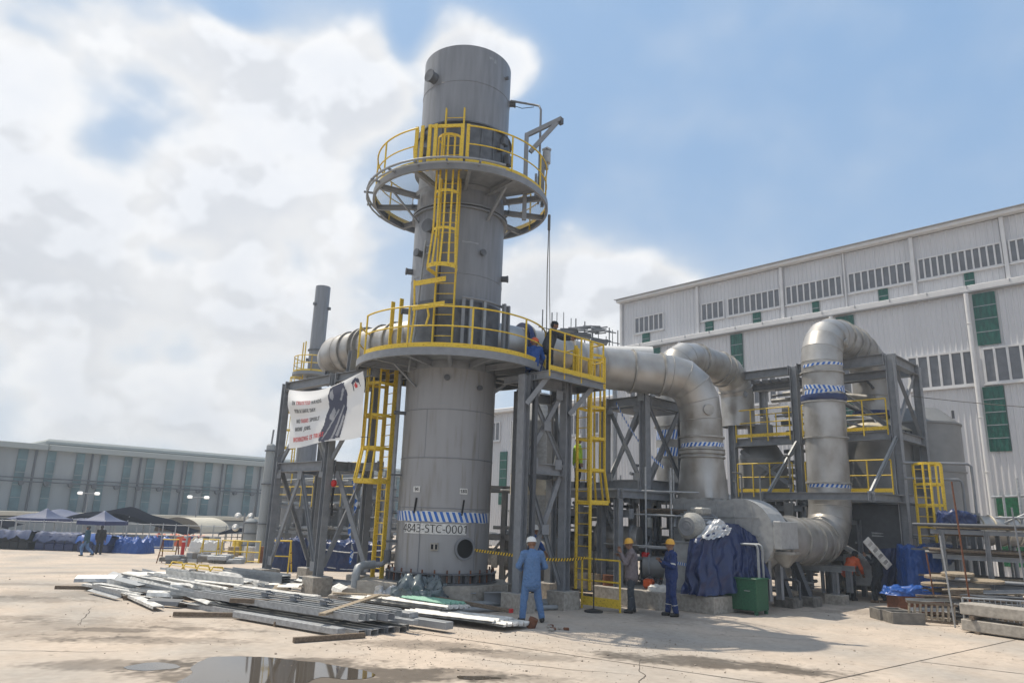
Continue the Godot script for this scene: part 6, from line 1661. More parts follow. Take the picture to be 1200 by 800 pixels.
	if look.has("belt"):
		for y in look.belt:
			var b := MB.new()
			for s in ([[J.lk, J.la], [J.rk, J.ra]] if y < 0.5 else []):
				var p: Vector3 = s[0].lerp(s[1], 0.55); b.tube([p, p.lerp(s[1], 0.09)], 0.081, 14, false, false)
			if y < 0.5: part("reflective_band", b, M.reflective, t, false)
			else:
				for s in [[J.le, J.ls]]:
					var p: Vector3 = s[0].lerp(s[1], 0.15); b.tube([p, s[0].lerp(s[1], 0.27)], 0.071, 14, false, false)
				part("reflective_band", b, M.reflective, t, false)
	var hm: Variant = look.get("helmet")
	if hm:
		var h := MB.new()
		var xf := Transform3D(Basis(sd, hu, fd), hc + hu * 0.045)
		h.lathe_smooth([Vector2(0.118, 0.0), Vector2(0.116, 0.03), Vector2(0.108, 0.065), Vector2(0.088, 0.10), Vector2(0.055, 0.125), Vector2(0.0, 0.133)], 28, xf)
		var rim := []; var rim2 := []
		for k in 29:
			var a := TAU * k / 28
			var e := 0.128 + 0.05 * pow(maxf(0.0, sin(a)), 2.0)
			rim.append(xf * Vector3(cos(a) * 0.116, 0.004, sin(a) * 0.116)); rim2.append(xf * Vector3(cos(a) * 0.13, -0.008, sin(a) * e))
		h.sheet([rim2, rim])
		for k in 2: h.tube([xf * Vector3(-0.03 + 0.06 * k, 0.06, 0.1), xf * Vector3(-0.025 + 0.05 * k, 0.135, 0.0), xf * Vector3(-0.03 + 0.06 * k, 0.06, -0.1)], 0.008, 5)
		part("helmet", h, hm, t, false)
	elif look.has("hair"):
		var h := MB.new()
		nets([[hc + hu * 0.045 - fd * 0.025, hc + hu * 0.05 + fd * 0.01, 0.096, 0.088], [hc - hu * 0.02 - fd * 0.05, hc + hu * 0.02 - fd * 0.05, 0.06, 0.07]], 0.012 * fine, 0.02, h)
		part("hair", h, look.hair, t, false)
	for s in [-1.0, 1.0]:
		var e := MB.new(); e.lathe_smooth([Vector2(0, -0.008), Vector2(0.008, 0), Vector2(0, 0.008)], 8, Transform3D(Basis.IDENTITY, hc + fd * 0.088 + hu * 0.012 + sd * 0.032 * s))
		part("eye", e, M.ink, t, false)
	return t

func heading(d: Vector3) -> float:
	return atan2(d.x, d.z)

func people() -> void:
	var away := -TOCAM; var left := -RIGHT
	person("worker in light blue overalls and white helmet standing with his back to the viewer", Vector3(3.97, 0, 0.55), heading(away + left * 0.15), 1.06,
		{"le": Vector3(0.30, 1.14, 0.02), "re": Vector3(-0.30, 1.14, 0.02), "lw": Vector3(0.17, 1.05, 0.26), "rw": Vector3(-0.17, 1.07, 0.26), "lk": Vector3(0.15, 0.5, 0.02), "rk": Vector3(-0.16, 0.5, 0.02), "la": Vector3(0.19, 0.085, -0.02), "ra": Vector3(-0.24, 0.085, -0.03), "lt": Vector3(0.3, 0, 1), "rt": Vector3(-0.5, 0, 1), "head": Vector3(0.01, 1.60, 0.04), "face": Vector3(0.1, -0.2, 1)},
		{"jacket": M.cloth_lightblue, "trousers": M.cloth_lightblue, "helmet": M.helmet_white, "loose": 0.03, "hem": 0.16})
	person("worker in mauve shirt and yellow helmet with a hand raised to his face", Vector3(4.16, 0, -2.99), heading(left + away * 0.25), 1.06,
		{"le": Vector3(0.22, 1.16, 0.14), "re": Vector3(-0.22, 1.14, 0.12), "lw": Vector3(0.10, 1.40, 0.25), "rw": Vector3(-0.10, 1.30, 0.28), "la": Vector3(0.11, 0.085, 0.03), "ra": Vector3(-0.12, 0.085, -0.04), "face": Vector3(0, -0.15, 1), "head": Vector3(0, 1.59, 0.05)},
		{"jacket": M.cloth_mauve, "trousers": M.cloth_slate, "helmet": M.helmet_yellow, "loose": 0.035, "hem": 0.10, "sleeve": 0.85})
	person("worker in navy overalls with pale bands and an orange-yellow helmet", Vector3(5.11, 0, -3.4), heading(left + TOCAM * 0.05), 1.07,
		{"le": Vector3(0.24, 1.13, 0.06), "re": Vector3(-0.22, 1.13, 0.10), "lw": Vector3(0.08, 1.22, 0.25), "rw": Vector3(-0.06, 1.26, 0.26), "la": Vector3(0.10, 0.085, -0.06), "ra": Vector3(-0.12, 0.085, 0.06), "face": Vector3(0.05, 0.05, 1)},
		{"jacket": M.cloth_navy, "trousers": M.cloth_navy, "helmet": M.helmet_yellow, "loose": 0.012, "hem": 0.04, "belt": [0.3, 0.8]})
	# carries a board on the shoulder
	person("worker in dark clothes and yellow helmet carrying a white board on his shoulder", Vector3(6.84, 0, -12.7), heading(left * 0.8 + away * 0.6), 1.0,
		{"le": Vector3(0.26, 1.22, 0.12), "re": Vector3(-0.34, 1.30, 0.10), "lw": Vector3(0.12, 1.42, 0.28), "rw": Vector3(-0.26, 1.52, 0.16), "lk": Vector3(0.11, 0.5, 0.14), "la": Vector3(0.12, 0.085, 0.10), "ra": Vector3(-0.12, 0.085, -0.16), "face": Vector3(0.2, -0.1, 1)},
		{"jacket": M.cloth_dark, "trousers": M.cloth_dark, "helmet": M.helmet_yellow, "boots": M.boot_tan, "loose": 0.02}, 1.2)
	var bd := MB.new()
	var bb := Basis(RIGHT * cos(-0.85) + Vector3.UP * sin(-0.85), RIGHT * -sin(-0.85) + Vector3.UP * cos(-0.85), TOCAM)
	bd.box(Vector3(6.84, 1.55, -12.7) + TOCAM * 0.22 - RIGHT * 0.08, Vector3(1.12, 0.26, 0.05), bb, 0.01)
	var bo := solo("carried_board", bd, M.sheet_white, "pale rectangular board resting slantwise on the worker's shoulder", "board")
	for k in 4:
		var l := MB.new(); l.box(Vector3(6.84, 1.55, -12.7) + TOCAM * 0.25 - RIGHT * 0.08 + bb.x * (-0.36 + k * 0.24), Vector3(0.1, 0.16, 0.012), bb); part("stain", l, M.stainless_dull, bo)
	person("man with orange sleeves bending at the foot of the tall duct", Vector3(6.0, 0, -12.55), heading(RIGHT + away * 0.3), 1.0,
		{"hip": Vector3(0, 0.92, -0.08), "chest": Vector3(0, 1.20, 0.14), "neck": Vector3(0, 1.33, 0.24), "head": Vector3(0, 1.44, 0.33), "ls": Vector3(0.18, 1.27, 0.2), "rs": Vector3(-0.18, 1.27, 0.2), "le": Vector3(0.22, 1.05, 0.30), "re": Vector3(-0.22, 1.02, 0.30), "lw": Vector3(0.15, 0.88, 0.42), "rw": Vector3(-0.15, 0.86, 0.42)},
		{"jacket": M.orange, "trousers": M.cloth_black, "hair": M.cloth_black}, 1.3)
	# on the walkway
	person("man in grey shirt and dark cap standing on the walkway by its rail", Vector3(2.42, 6.09, -1.55), heading(RIGHT + TOCAM * 0.2), 0.99,
		{"hip": Vector3(0, 0.93, -0.06), "chest": Vector3(0, 1.28, 0.06), "neck": Vector3(0, 1.43, 0.10), "head": Vector3(0, 1.56, 0.13), "ls": Vector3(0.18, 1.36, 0.10), "rs": Vector3(-0.18, 1.36, 0.10), "le": Vector3(0.2, 1.24, 0.36), "re": Vector3(-0.2, 1.24, 0.36), "lw": Vector3(0.14, 1.20, 0.58), "rw": Vector3(-0.12, 1.22, 0.6), "face": Vector3(0, -0.3, 1)},
		{"jacket": M.cloth_slate, "trousers": M.cloth_dark, "hair": M.cloth_black, "loose": 0.03}, 1.3)
	person("man crouching in blue jeans between the platform and the walkway", Vector3(2.35, 6.09, -0.95), heading(RIGHT * 0.4 + away), 0.98,
		{"hip": Vector3(0, 0.36, -0.12), "chest": Vector3(0, 0.70, 0.04), "neck": Vector3(0, 0.84, 0.10), "head": Vector3(0, 0.97, 0.16), "ls": Vector3(0.18, 0.78, 0.08), "rs": Vector3(-0.18, 0.78, 0.08), "le": Vector3(0.24, 0.56, 0.22), "re": Vector3(-0.24, 0.56, 0.22), "lw": Vector3(0.12, 0.50, 0.42), "rw": Vector3(-0.12, 0.50, 0.42), "lh": Vector3(0.09, 0.36, -0.1), "rh": Vector3(-0.09, 0.36, -0.1), "lk": Vector3(0.17, 0.50, 0.26), "rk": Vector3(-0.17, 0.50, 0.26), "la": Vector3(0.15, 0.09, 0.02), "ra": Vector3(-0.15, 0.09, 0.02)},
		{"jacket": M.cloth_blue, "trousers": M.cloth_navy, "helmet": M.orange}, 1.3)
	# behind the columns and on the mezzanine
	person("man in bright blue shirt and tan trousers half hidden behind the frame's near column", Vector3(1.55, 0.3, -2.0), heading(RIGHT + away * 0.3), 1.02,
		{"le": Vector3(0.34, 1.30, 0.15), "re": Vector3(-0.40, 1.22, 0.05), "lw": Vector3(0.30, 1.42, 0.36), "rw": Vector3(-0.36, 1.02, 0.22)},
		{"jacket": M.cloth_blue, "trousers": M.wood, "helmet": M.helmet_white, "sleeve": 0.5}, 1.3)
	M.hivis = mat("hivis", Color(0.38, 0.62, 0.03), 0.7)
	person("worker in a yellow-green vest behind the right ladder on the low steel floor", Vector3(0.3, 3.22, -5.3), heading(RIGHT), 1.0, {}, {"jacket": M.hivis, "trousers": M.cloth_dark, "helmet": M.helmet_white}, 1.6)
	# far on the left
	person("man in teal shirt and light blue trousers walking left across the yard", gp(-33.06, 0.19, -0.02), heading(left + TOCAM * 0.1), 1.0,
		{"lk": Vector3(0.1, 0.5, 0.2), "la": Vector3(0.1, 0.085, 0.12), "rk": Vector3(-0.1, 0.5, -0.05), "ra": Vector3(-0.1, 0.14, -0.42), "le": Vector3(0.26, 1.12, -0.1), "re": Vector3(-0.26, 1.12, 0.1)},
		{"jacket": mat("cloth_teal", Color(0.02, 0.07, 0.10), 0.85), "trousers": M.cloth_lightblue, "hair": M.cloth_black}, 1.6)
	person("man all in black standing by the blue covered goods on the left", gp(-34.4, -0.9, -0.02), heading(away + left * 0.2), 1.0, {}, {"jacket": M.cloth_black, "trousers": M.cloth_black, "hair": M.cloth_black}, 1.7)

# ---------- goods in the yard ----------
func tarp(called: String, label: String, at: Vector3, sx: float, sz: float, h: float, m: Material, seed_: int, turn := 0.0, sag := 0.16, category := "tarpaulin", fold := 1.0, group := "") -> MeshInstance3D:
	var n := FastNoiseLite.new(); n.seed = seed_; n.noise_type = FastNoiseLite.TYPE_SIMPLEX_SMOOTH; n.fractal_octaves = 3; n.frequency = 1.0
	var b := MB.new()
	var rows := []
	var B := Basis(Vector3.UP, turn)
	var K := 96; var R := 22
	for j in R + 1:
		var t := float(j) / R
		var row := []
		for i in K + 1:
			var a := TAU * (i % K) / K
			var c := Vector2(cos(a), sin(a))
			var e := pow(pow(absf(c.x), 5.0) + pow(absf(c.y), 5.0), -0.2)
			var rim := c * e
			var ridge := 1.0 - absf(n.get_noise_2d(a * 4.2 + 3.0 * sin(a), seed_ * 0.37)) * 2.2
			var ridge2 := 1.0 - absf(n.get_noise_2d(cos(a) * 5.0, sin(a) * 5.0 + t * 1.2)) * 2.0
			var y: float; var s: float
			if t < 0.62:
				var u := t / 0.62
				y = u * h; s = 1.0 + 0.10 * (1.0 - u) + fold * (0.07 * ridge + 0.05 * ridge2) * (1.15 - u * 0.7)
			else:
				var u := (t - 0.62) / 0.38
				y = h; s = (1.0 - u * u * 0.9 - u * 0.1) * (1.0 + fold * 0.03 * ridge)
			var p := Vector3(rim.x * s * sx / 2, 0, rim.y * s * sz / 2)
			var lump := n.get_noise_2d(p.x * 1.6, p.z * 1.6 + seed_)
			var f2 := n.get_noise_3d(p.x * 4.0, y * 4.0, p.z * 4.0)
			y += smoothstep(0.45, 0.62, t) * (lump * sag * 1.5 - sag * 0.2) + f2 * 0.05 * fold * smoothstep(0.05, 0.3, t)
			p.y = maxf(0.008, y)
			p += Vector3(f2, 0, n.get_noise_3d(p.z * 4, y * 4, p.x * 4 + 9)) * 0.05 * fold
			row.append(at + B * p)
		rows.append(row)
	b.sheet(rows)
	return solo(called, b, m, label, category, group)

func drape(called: String, label: String, top: Array, bot: Array, m: Material, seed_: int, folds := 9.0, amp := 0.10, bulge := 0.0) -> MeshInstance3D:
	# a sheet hung between two lines of points, gathered into folds that widen towards the bottom
	var n := FastNoiseLite.new(); n.seed = seed_; n.noise_type = FastNoiseLite.TYPE_SIMPLEX_SMOOTH; n.frequency = 1.0; n.fractal_octaves = 3
	var ct := Curve3D.new(); var cb := Curve3D.new()
	for p in top: ct.add_point(p)
	for p in bot: cb.add_point(p)
	var rows := []
	var W := 110; var H := 40
	for j in H + 1:
		var v := float(j) / H
		var row := []
		for i in W + 1:
			var u := float(i) / W
			var a := ct.sample_baked(u * ct.get_baked_length()); var b := cb.sample_baked(u * cb.get_baked_length())
			var p := a.lerp(b, v)
			var out := (b - a).cross(cb.sample_baked(minf(1.0, u + 0.05) * cb.get_baked_length()) - cb.sample_baked(maxf(0.0, u - 0.05) * cb.get_baked_length())).normalized()
			if out.dot(CAM - p) < 0.0: out = -out
			var w := u * folds + 1.1 * n.get_noise_2d(u * 1.4, v * 0.9 + seed_) + 0.35 * v * sin(u * 5.0)
			var rid := 1.0 - absf(fposmod(w, 1.0) * 2.0 - 1.0)
			rid = rid * rid * (3.0 - 2.0 * rid)
			var f := amp * (0.25 + 0.75 * v) * (rid - 0.12) * (0.75 + 0.5 * n.get_noise_2d(w * 0.8, 2.0))
			f += 0.06 * n.get_noise_2d(u * 2.5, v * 2.2) + bulge * sin(v * PI) - 0.012 * n.get_noise_2d(u * 9.0, v * 5.0)
			p += out * f + Vector3.UP * (0.05 * n.get_noise_2d(u * 8.0, 40.0)) * v
			p.y = maxf(p.y, 0.02)
			row.append(p)
		rows.append(row)
	var q := MB.new(); q.sheet(rows)
	return solo(called, q, m, label, "tarpaulin")

func rope_round(at: Vector3, sx: float, sz: float, y: float, turn: float, label: String) -> void:
	var p := []
	var B := Basis(Vector3.UP, turn)
	for k in 48:
		var a := TAU * k / 48
		var e := pow(pow(absf(cos(a)), 5.0) + pow(absf(sin(a)), 5.0), -0.2)
		p.append(at + B * Vector3(cos(a) * e * sx * 0.57, y + 0.05 * sin(a * 3.0), sin(a) * e * sz * 0.57))
	var b := MB.new(); b.tube(p, 0.022, 5, true)
	solo("tie_rope", b, M.white, label, "rope")

func plank(label: String, a: Vector3, b: Vector3, w: float, h: float, m: Material, group := "", called := "timber") -> void:
	var q := MB.new()
	var d := (b - a).normalized()
	var side := d.cross(Vector3.UP).normalized()
	var up := side.cross(d)
	q.box((a + b) / 2, Vector3((b - a).length(), h, w), Basis(d, up, side), 0.006)
	solo(called, q, m, label, "timber", group)

func scrap() -> void:
	var rng := RandomNumberGenerator.new(); rng.seed = 11
	var grp := "steel profiles lying in the heaps left of the steps"
	# timber bearers
	for q in [["dark timber bearer at the far left tip of the heap", Vector3(-7.1, 0.04, 7.5), Vector3(-6.5, 0.04, 6.6)], ["dark timber bearer sticking out under the left heap's front", Vector3(-3.9, 0.06, 6.75), Vector3(-3.2, 0.06, 5.2)], ["dark timber lying on the ground between the two heaps", Vector3(-0.55, 0.06, 6.75), Vector3(0.35, 0.06, 5.55)], ["short dark timber on top at the left end of the long profiles", Vector3(0.0, 0.34, 5.8), Vector3(0.75, 0.34, 5.0)],
		["square timber on the ground under the right end of the profiles", Vector3(3.55, 0.05, 6.15), Vector3(3.75, 0.05, 4.8)], ["bearer hidden behind the square timber under the profiles", Vector3(1.7, 0.05, 5.6), Vector3(1.9, 0.05, 3.8)]]:
		plank(q[0], q[1], q[2], 0.09, 0.09, M.wood)
	plank("long grey brown plank slanting across the profiles towards the steps", Vector3(3.0, 0.36, 5.3), Vector3(0.75, 0.36, 2.5), 0.15, 0.05, M.wood_light)
	plank("weathered plank with a red end lying over the white sheets", Vector3(0.6, 0.36, 1.55), Vector3(3.75, 0.24, 0.95), 0.10, 0.08, M.wood)
	plank("short plank before the concrete steps", Vector3(-0.6, 0.3, 2.9), Vector3(0.8, 0.34, 2.2), 0.12, 0.04, M.wood_light)
	var rd := MB.new(); rd.box(Vector3(3.74, 0.245, 0.95), Vector3(0.05, 0.086, 0.104), Basis(Vector3.UP, 0.19)); solo("red_end", rd, M.red, "red painted end block of the weathered plank", "block")
	# left heap of pale trims and channels
	var mats := [M.sheet_white, M.galv, M.sheet_white, M.sheet_white, M.steel_light]
	var where := ["at the front", "near the front", "in the middle", "near the back", "at the back"]
	for k in 54:
		var f := (k + rng.randf()) / 54.0                    # front to back
		var lft := Vector3(-7.0 - 3.4 * f, 0, 7.3 - 3.3 * f); var rgt := Vector3(-1.3 - 2.4 * f, 0, 6.25 - 3.2 * f)
		var lay := rng.randi_range(0, 3) if f > 0.12 else rng.randi_range(0, 1)
		var t0 := rng.randf_range(0.0, 0.62)
		var t1 := minf(1.0, t0 + rng.randf_range(0.3, 0.62))
		var skew := rng.randf_range(-0.35, 0.35) if rng.randf() < 0.75 else rng.randf_range(-0.9, 0.9)
		var a := lft.lerp(rgt, t0) + Vector3.UP * (0.10 + lay * 0.075 + rng.randf_range(-0.02, 0.05)); var b := lft.lerp(rgt, t1) + Vector3(0, 0.10 + lay * 0.075 + rng.randf_range(-0.05, 0.05), skew)
		a.y += drop(a.x); b.y += drop(b.x)
		var d := (b - a).normalized()
		var q := MB.new()
		var kind := rng.randi_range(0, 3)
		if kind == 0: q.channel(a, b, Vector3.UP if rng.randf() < 0.5 else Vector3.DOWN, rng.randf_range(0.10, 0.24), 0.06, 0.01)
		elif kind == 1: q.angle(a, b, Vector3.UP.rotated(d, rng.randf_range(-0.9, 0.6)), rng.randf_range(0.08, 0.18), 0.006)
		elif kind == 2: q.extrude([Vector2(-0.16, 0), Vector2(-0.15, 0.07), Vector2(-0.05, 0.08), Vector2(0.05, 0.08), Vector2(0.15, 0.07), Vector2(0.16, 0), Vector2(0.152, 0), Vector2(0.143, 0.062), Vector2(-0.143, 0.062), Vector2(-0.152, 0)], a, b, d.cross(Vector3.UP))
		else: q.extrude([Vector2(-0.13, 0), Vector2(0.13, 0.01), Vector2(0.13, 0.018), Vector2(-0.13, 0.008)], a, b, d.cross(Vector3.UP).rotated(d, rng.randf_range(-0.25, 0.25)))
		solo("steel_profile", q, mats[rng.randi_range(0, 4)], "pale bent steel profile %s of the loose heap left of the long bundles" % where[int(f * 4.99)], "steel profile", grp)
	for k in 22:                                             # thin strips and bent sheet scattered round the heap
		var c := gp(rng.randf_range(-7.6, -0.8), 0.0); c.z = 7.0 - (c.x + 8.0) * 0.10 - rng.randf_range(0.0, 4.4)
		c.y = drop(c.x) + rng.randf_range(0.1, 0.42)
		var an := rng.randf_range(-1.2, 0.7)
		var d := Vector3(cos(an), rng.randf_range(-0.06, 0.06), sin(an)).normalized() * rng.randf_range(0.3, 0.75)
		var q := MB.new(); q.extrude([Vector2(-0.12, 0.02), Vector2(-0.10, 0.0), Vector2(0.08, 0.0), Vector2(0.14, 0.07), Vector2(0.137, 0.076), Vector2(0.078, 0.008), Vector2(-0.098, 0.008), Vector2(-0.118, 0.026)], c - d, c + d, d.cross(Vector3.UP).rotated(d.normalized(), rng.randf_range(-0.6, 0.6)))
		solo("bent_strip", q, [M.sheet_white, M.galv, M.sheet_white, M.steel_dark][k % 4], "%s bent strip of sheet lying askew %s the loose heap" % [["white", "grey"][k % 2], ["across the front of", "in the middle of", "at the back of"][clampi(int((7.0 - c.z) / 1.6), 0, 2)]], "sheet strip", "bent strips on the loose heap")
	# grey bundle behind
	for k in 7:
		var q := MB.new(); q.channel(Vector3(-6.2, 0.1 + k * 0.062, 3.2 + 0.03 * (k % 2)), Vector3(-3.4, 0.1 + k * 0.062, 2.75), Vector3.UP, 0.3, 0.055, 0.008)
		solo("steel_channel", q, M.steel_light, "grey channel in the neat stack at the back of the heap", "steel profile", "grey channels stacked behind the heap")
	for k in 6:
		var q := MB.new(); q.channel(Vector3(-4.6 + k * 0.35, 0.12 + (k % 3) * 0.1, 2.4 - k * 0.12), Vector3(-3.3 + k * 0.35, 0.2 + (k % 2) * 0.12, 1.9 - k * 0.1), Vector3.UP.rotated(Vector3.RIGHT, 0.3 * (k % 3)), 0.2, 0.07, 0.01)
		solo("steel_offcut", q, [M.galv, M.steel, M.steel_light][k % 3], "short steel offcut dropped near the banner frame's footing", "steel profile", "offcuts near the footing")
	# yellow cage piece lying on the heap
	var yc := thing("ladder_cage_piece", "yellow ladder cage piece lying flat behind the loose heap", "ladder part", Vector3(-8.3, 0, 3.2))
	for s in [0.0, 0.18, 0.36, 0.54]:
		var q := MB.new(); q.bar(Vector3(-9.6, 0.34 + 0.12 * sin(s * 5.0), 3.3 + s), Vector3(-6.9, 0.34 + 0.12 * sin(s * 5.0), 2.9 + s), Vector3.UP, 0.012, 0.05); part("cage_bar", q, M.yellow, yc)
	for k in 4:
		var q := MB.new(); q.tube([Vector3(-9.4 + k * 0.8, 0.16, 3.25 - k * 0.12), Vector3(-9.4 + k * 0.8, 0.46, 3.4 - k * 0.12), Vector3(-9.4 + k * 0.8, 0.48, 3.7 - k * 0.12), Vector3(-9.4 + k * 0.8, 0.2, 3.85 - k * 0.12)], 0.025, 6); part("hoop", q, M.yellow, yc)
	# long bundle of purlins
	var d1 := Vector3(0.976, 0, -0.20).normalized()
	var sd := d1.cross(Vector3.UP)
	for lay in 2:
		for k in 6:
			var c := Vector3(0.85, 0.11 + lay * 0.14, 4.72) + sd * ((k - 2.5) * 0.225 - lay * 0.05) + d1 * rng.randf_range(-0.25, 0.25)
			var ln := 5.6 - lay * 0.2
			var q := MB.new()
			q.extrude([Vector2(-0.1, 0), Vector2(0.1, 0), Vector2(0.1, 0.13), Vector2(0.06, 0.13), Vector2(0.06, 0.122), Vector2(0.09, 0.122), Vector2(0.09, 0.01), Vector2(-0.09, 0.01), Vector2(-0.09, 0.122), Vector2(-0.06, 0.122), Vector2(-0.06, 0.13), Vector2(-0.1, 0.13)], c - d1 * ln / 2, c + d1 * ln / 2, sd if lay == 0 else -sd)
			solo("purlin", q, [M.galv, M.steel_light, M.stainless_dull, M.galv, M.steel][(k * 7 + lay * 3) % 5], "long galvanised purlin in the %s layer of the bundle, %s from the puddle" % [["lower", "upper"][lay], ["sixth", "fifth", "fourth", "third", "second", "first"][5 - k] if sd.z > 0.0 else ["sixth", "fifth", "fourth", "third", "second", "first"][k]], "steel profile", "long purlins bundled in front of the stack")
	for k in 3:
		var c := Vector3(0.3, 0.39, 4.8) + d1 * (k * 0.95 - 0.3) + sd * 0.2
		var b := thing("clip_bundle", ["leftmost small bundle of bent clips on the purlins", "middle small bundle of bent clips on the purlins", "small bundle of bent clips nearest the slanting plank"][k], "clips", c)
		for j in 5:
			var q := MB.new(); q.channel(c + Vector3(0.02 * j, 0.03 + 0.025 * (j % 3), 0.05 * j - 0.1), c + Vector3(0.16 + 0.02 * j, 0.04 + 0.025 * (j % 3), 0.05 * j - 0.14), Vector3.UP.rotated(d1, 0.4 * j), 0.08, 0.04, 0.006); part("clip", q, M.steel, b)
	# box trims at the right end
	for q in [[Vector3(2.1, 0.26, 3.6), 2.5, 0.28, 0.10, M.galv, "pale box trim on top at the right end of the bundle"], [Vector3(2.9, 0.14, 3.35), 2.6, 0.24, 0.14, M.steel_light, "pale box trim on the ground at the right end of the bundle"], [Vector3(1.9, 0.10, 5.45), 3.2, 0.2, 0.12, M.galv, "lowest pale trim along the front of the bundle"], [Vector3(3.2, 0.22, 3.9), 1.5, 0.16, 0.09, M.steel_light, "short trim end beside the box trims"], [Vector3(-1.6, 0.30, 3.95), 3.0, 0.3, 0.03, M.sheet_white, "white strip lying along the back of the purlins"]]:
		var b := MB.new(); b.box(q[0], Vector3(q[1], q[3], q[2]), Basis(d1, Vector3.UP, sd), 0.008); solo("box_trim", b, q[4], q[5], "steel profile")
	# white ribbed sheets
	for q in [[Vector3(1.0, 0.22, 2.05), 3.2, 1.0, "white ribbed roof sheet at the back of the white sheets", M.sheet_white, 0.02], [Vector3(1.55, 0.28, 1.95), 2.6, 0.9, "white ribbed roof sheet on top with the green one over it", M.sheet_white, -0.03], [Vector3(3.2, 0.17, 2.05), 2.3, 1.0, "white ribbed roof sheet at the right end of the heap", M.sheet_white, 0.10], [Vector3(3.65, 0.13, 1.75), 2.0, 0.95, "lowest white ribbed sheet nearest the man in light blue", M.sheet_white, -0.08], [Vector3(1.9, 0.33, 1.75), 1.5, 0.75, "pale green ribbed sheet on the white ones", M.sheet_green, -0.12]]:
		var b := MB.new()
		var bb := Basis(d1, Vector3.UP, sd).rotated(Vector3.UP, q[5])
		var rows := []
		for j in 2:
			var row := []
			for i in 41:
				var w: float = (i / 40.0 - 0.5) * q[2]
				var rib := 0.035 if i % 8 in [3, 4] else 0.0
				row.append(q[0] + bb * Vector3((j - 0.5) * q[1], rib + 0.02 * sin(w * 3.0), w))
			rows.append(row)
		b.sheet(rows)
		var low := []
		for r in rows:
			var rr := []
			for p in r: rr.append(p - Vector3.UP * 0.045)
			low.append(rr)
		b.sheet(low)
		b.sheet([rows[1], low[1]]); b.sheet([rows[0], low[0]])
		solo("ribbed_sheet", b, q[4], q[3], "roof sheet")
	var bk := MB.new(); bk.tube([Vector3(4.55, 0.0, 1.15), Vector3(4.62, 0.2, 1.12)], 0.10, 12); solo("rusty_bucket", bk, M.rust, "small rusty tin at the right end of the white sheets", "tin")
	for k in 7:
		var b := MB.new(); b.box(Vector3(4.7 + rng.randf() * 0.5, 0.03, 0.6 + rng.randf() * 0.5), Vector3(0.12, 0.05, 0.08), Basis(Vector3.UP, rng.randf() * 3), 0.01); solo("rubble_piece", b, [M.rust, M.concrete][k % 2], "small piece of rubble by the rusty tin", "rubble", "rubble by the tin")
	# crumpled plastic and pipes before the plinth
	tarp("crumpled_plastic", "crumpled grey-blue plastic sheet heaped against the stack plinth", Vector3(0.95, 0.2, 1.45), 1.15, 0.62, 0.42, M.plastic_wrap, 7, 0.6, 0.28, "plastic sheet", 2.0)
	tarp("crumpled_plastic", "smaller crumpled clear plastic left of the grey-blue heap", Vector3(0.15, 0.2, 1.75), 0.6, 0.4, 0.2, M.tarp_silver, 9, 0.4, 0.2, "plastic sheet", 2.0)
	for q in [[Vector3(1.7, 0.12, 1.1), Vector3(2.6, 0.12, -2.7), 0.115, "thick blue-grey pipe lying behind the man in light blue"], [Vector3(1.95, 0.07, 1.05), Vector3(2.95, 0.07, -2.2), 0.06, "thin grey pipe lying in front of the thick one"]]:
		var b := MB.new(); b.tube([q[0], q[1]], q[2], 18); solo("loose_pipe", b, M.steel_light, q[3], "pipe")
	var ib := MB.new(); ib.hbeam(Vector3(1.95, 0.3, 0.15), Vector3(2.3, 0.3, -0.6), Vector3.UP, 0.28, 0.2, 0.014, 0.012); solo("beam_offcut", ib, M.steel, "short dark beam offcut by the plinth's right side", "beam")
	var ib2 := MB.new(); ib2.box(Vector3(1.72, 0.42, 0.55), Vector3(0.5, 0.02, 0.12), Basis(Vector3.UP, 0.8)); solo("steel_plate", ib2, M.steel, "small steel plate leaning at the plinth", "plate")
	var rk := MB.new(); rk.lathe_smooth([Vector2(0.24, 0), Vector2(0.26, 0.12), Vector2(0.16, 0.26), Vector2(0, 0.3)], 9, Transform3D(Basis(Vector3.UP, 0.4), Vector3(-3.2, 0.0, 3.0))); solo("sack", rk, M.wood_light, "beige sack on the ground behind the heaps", "sack")

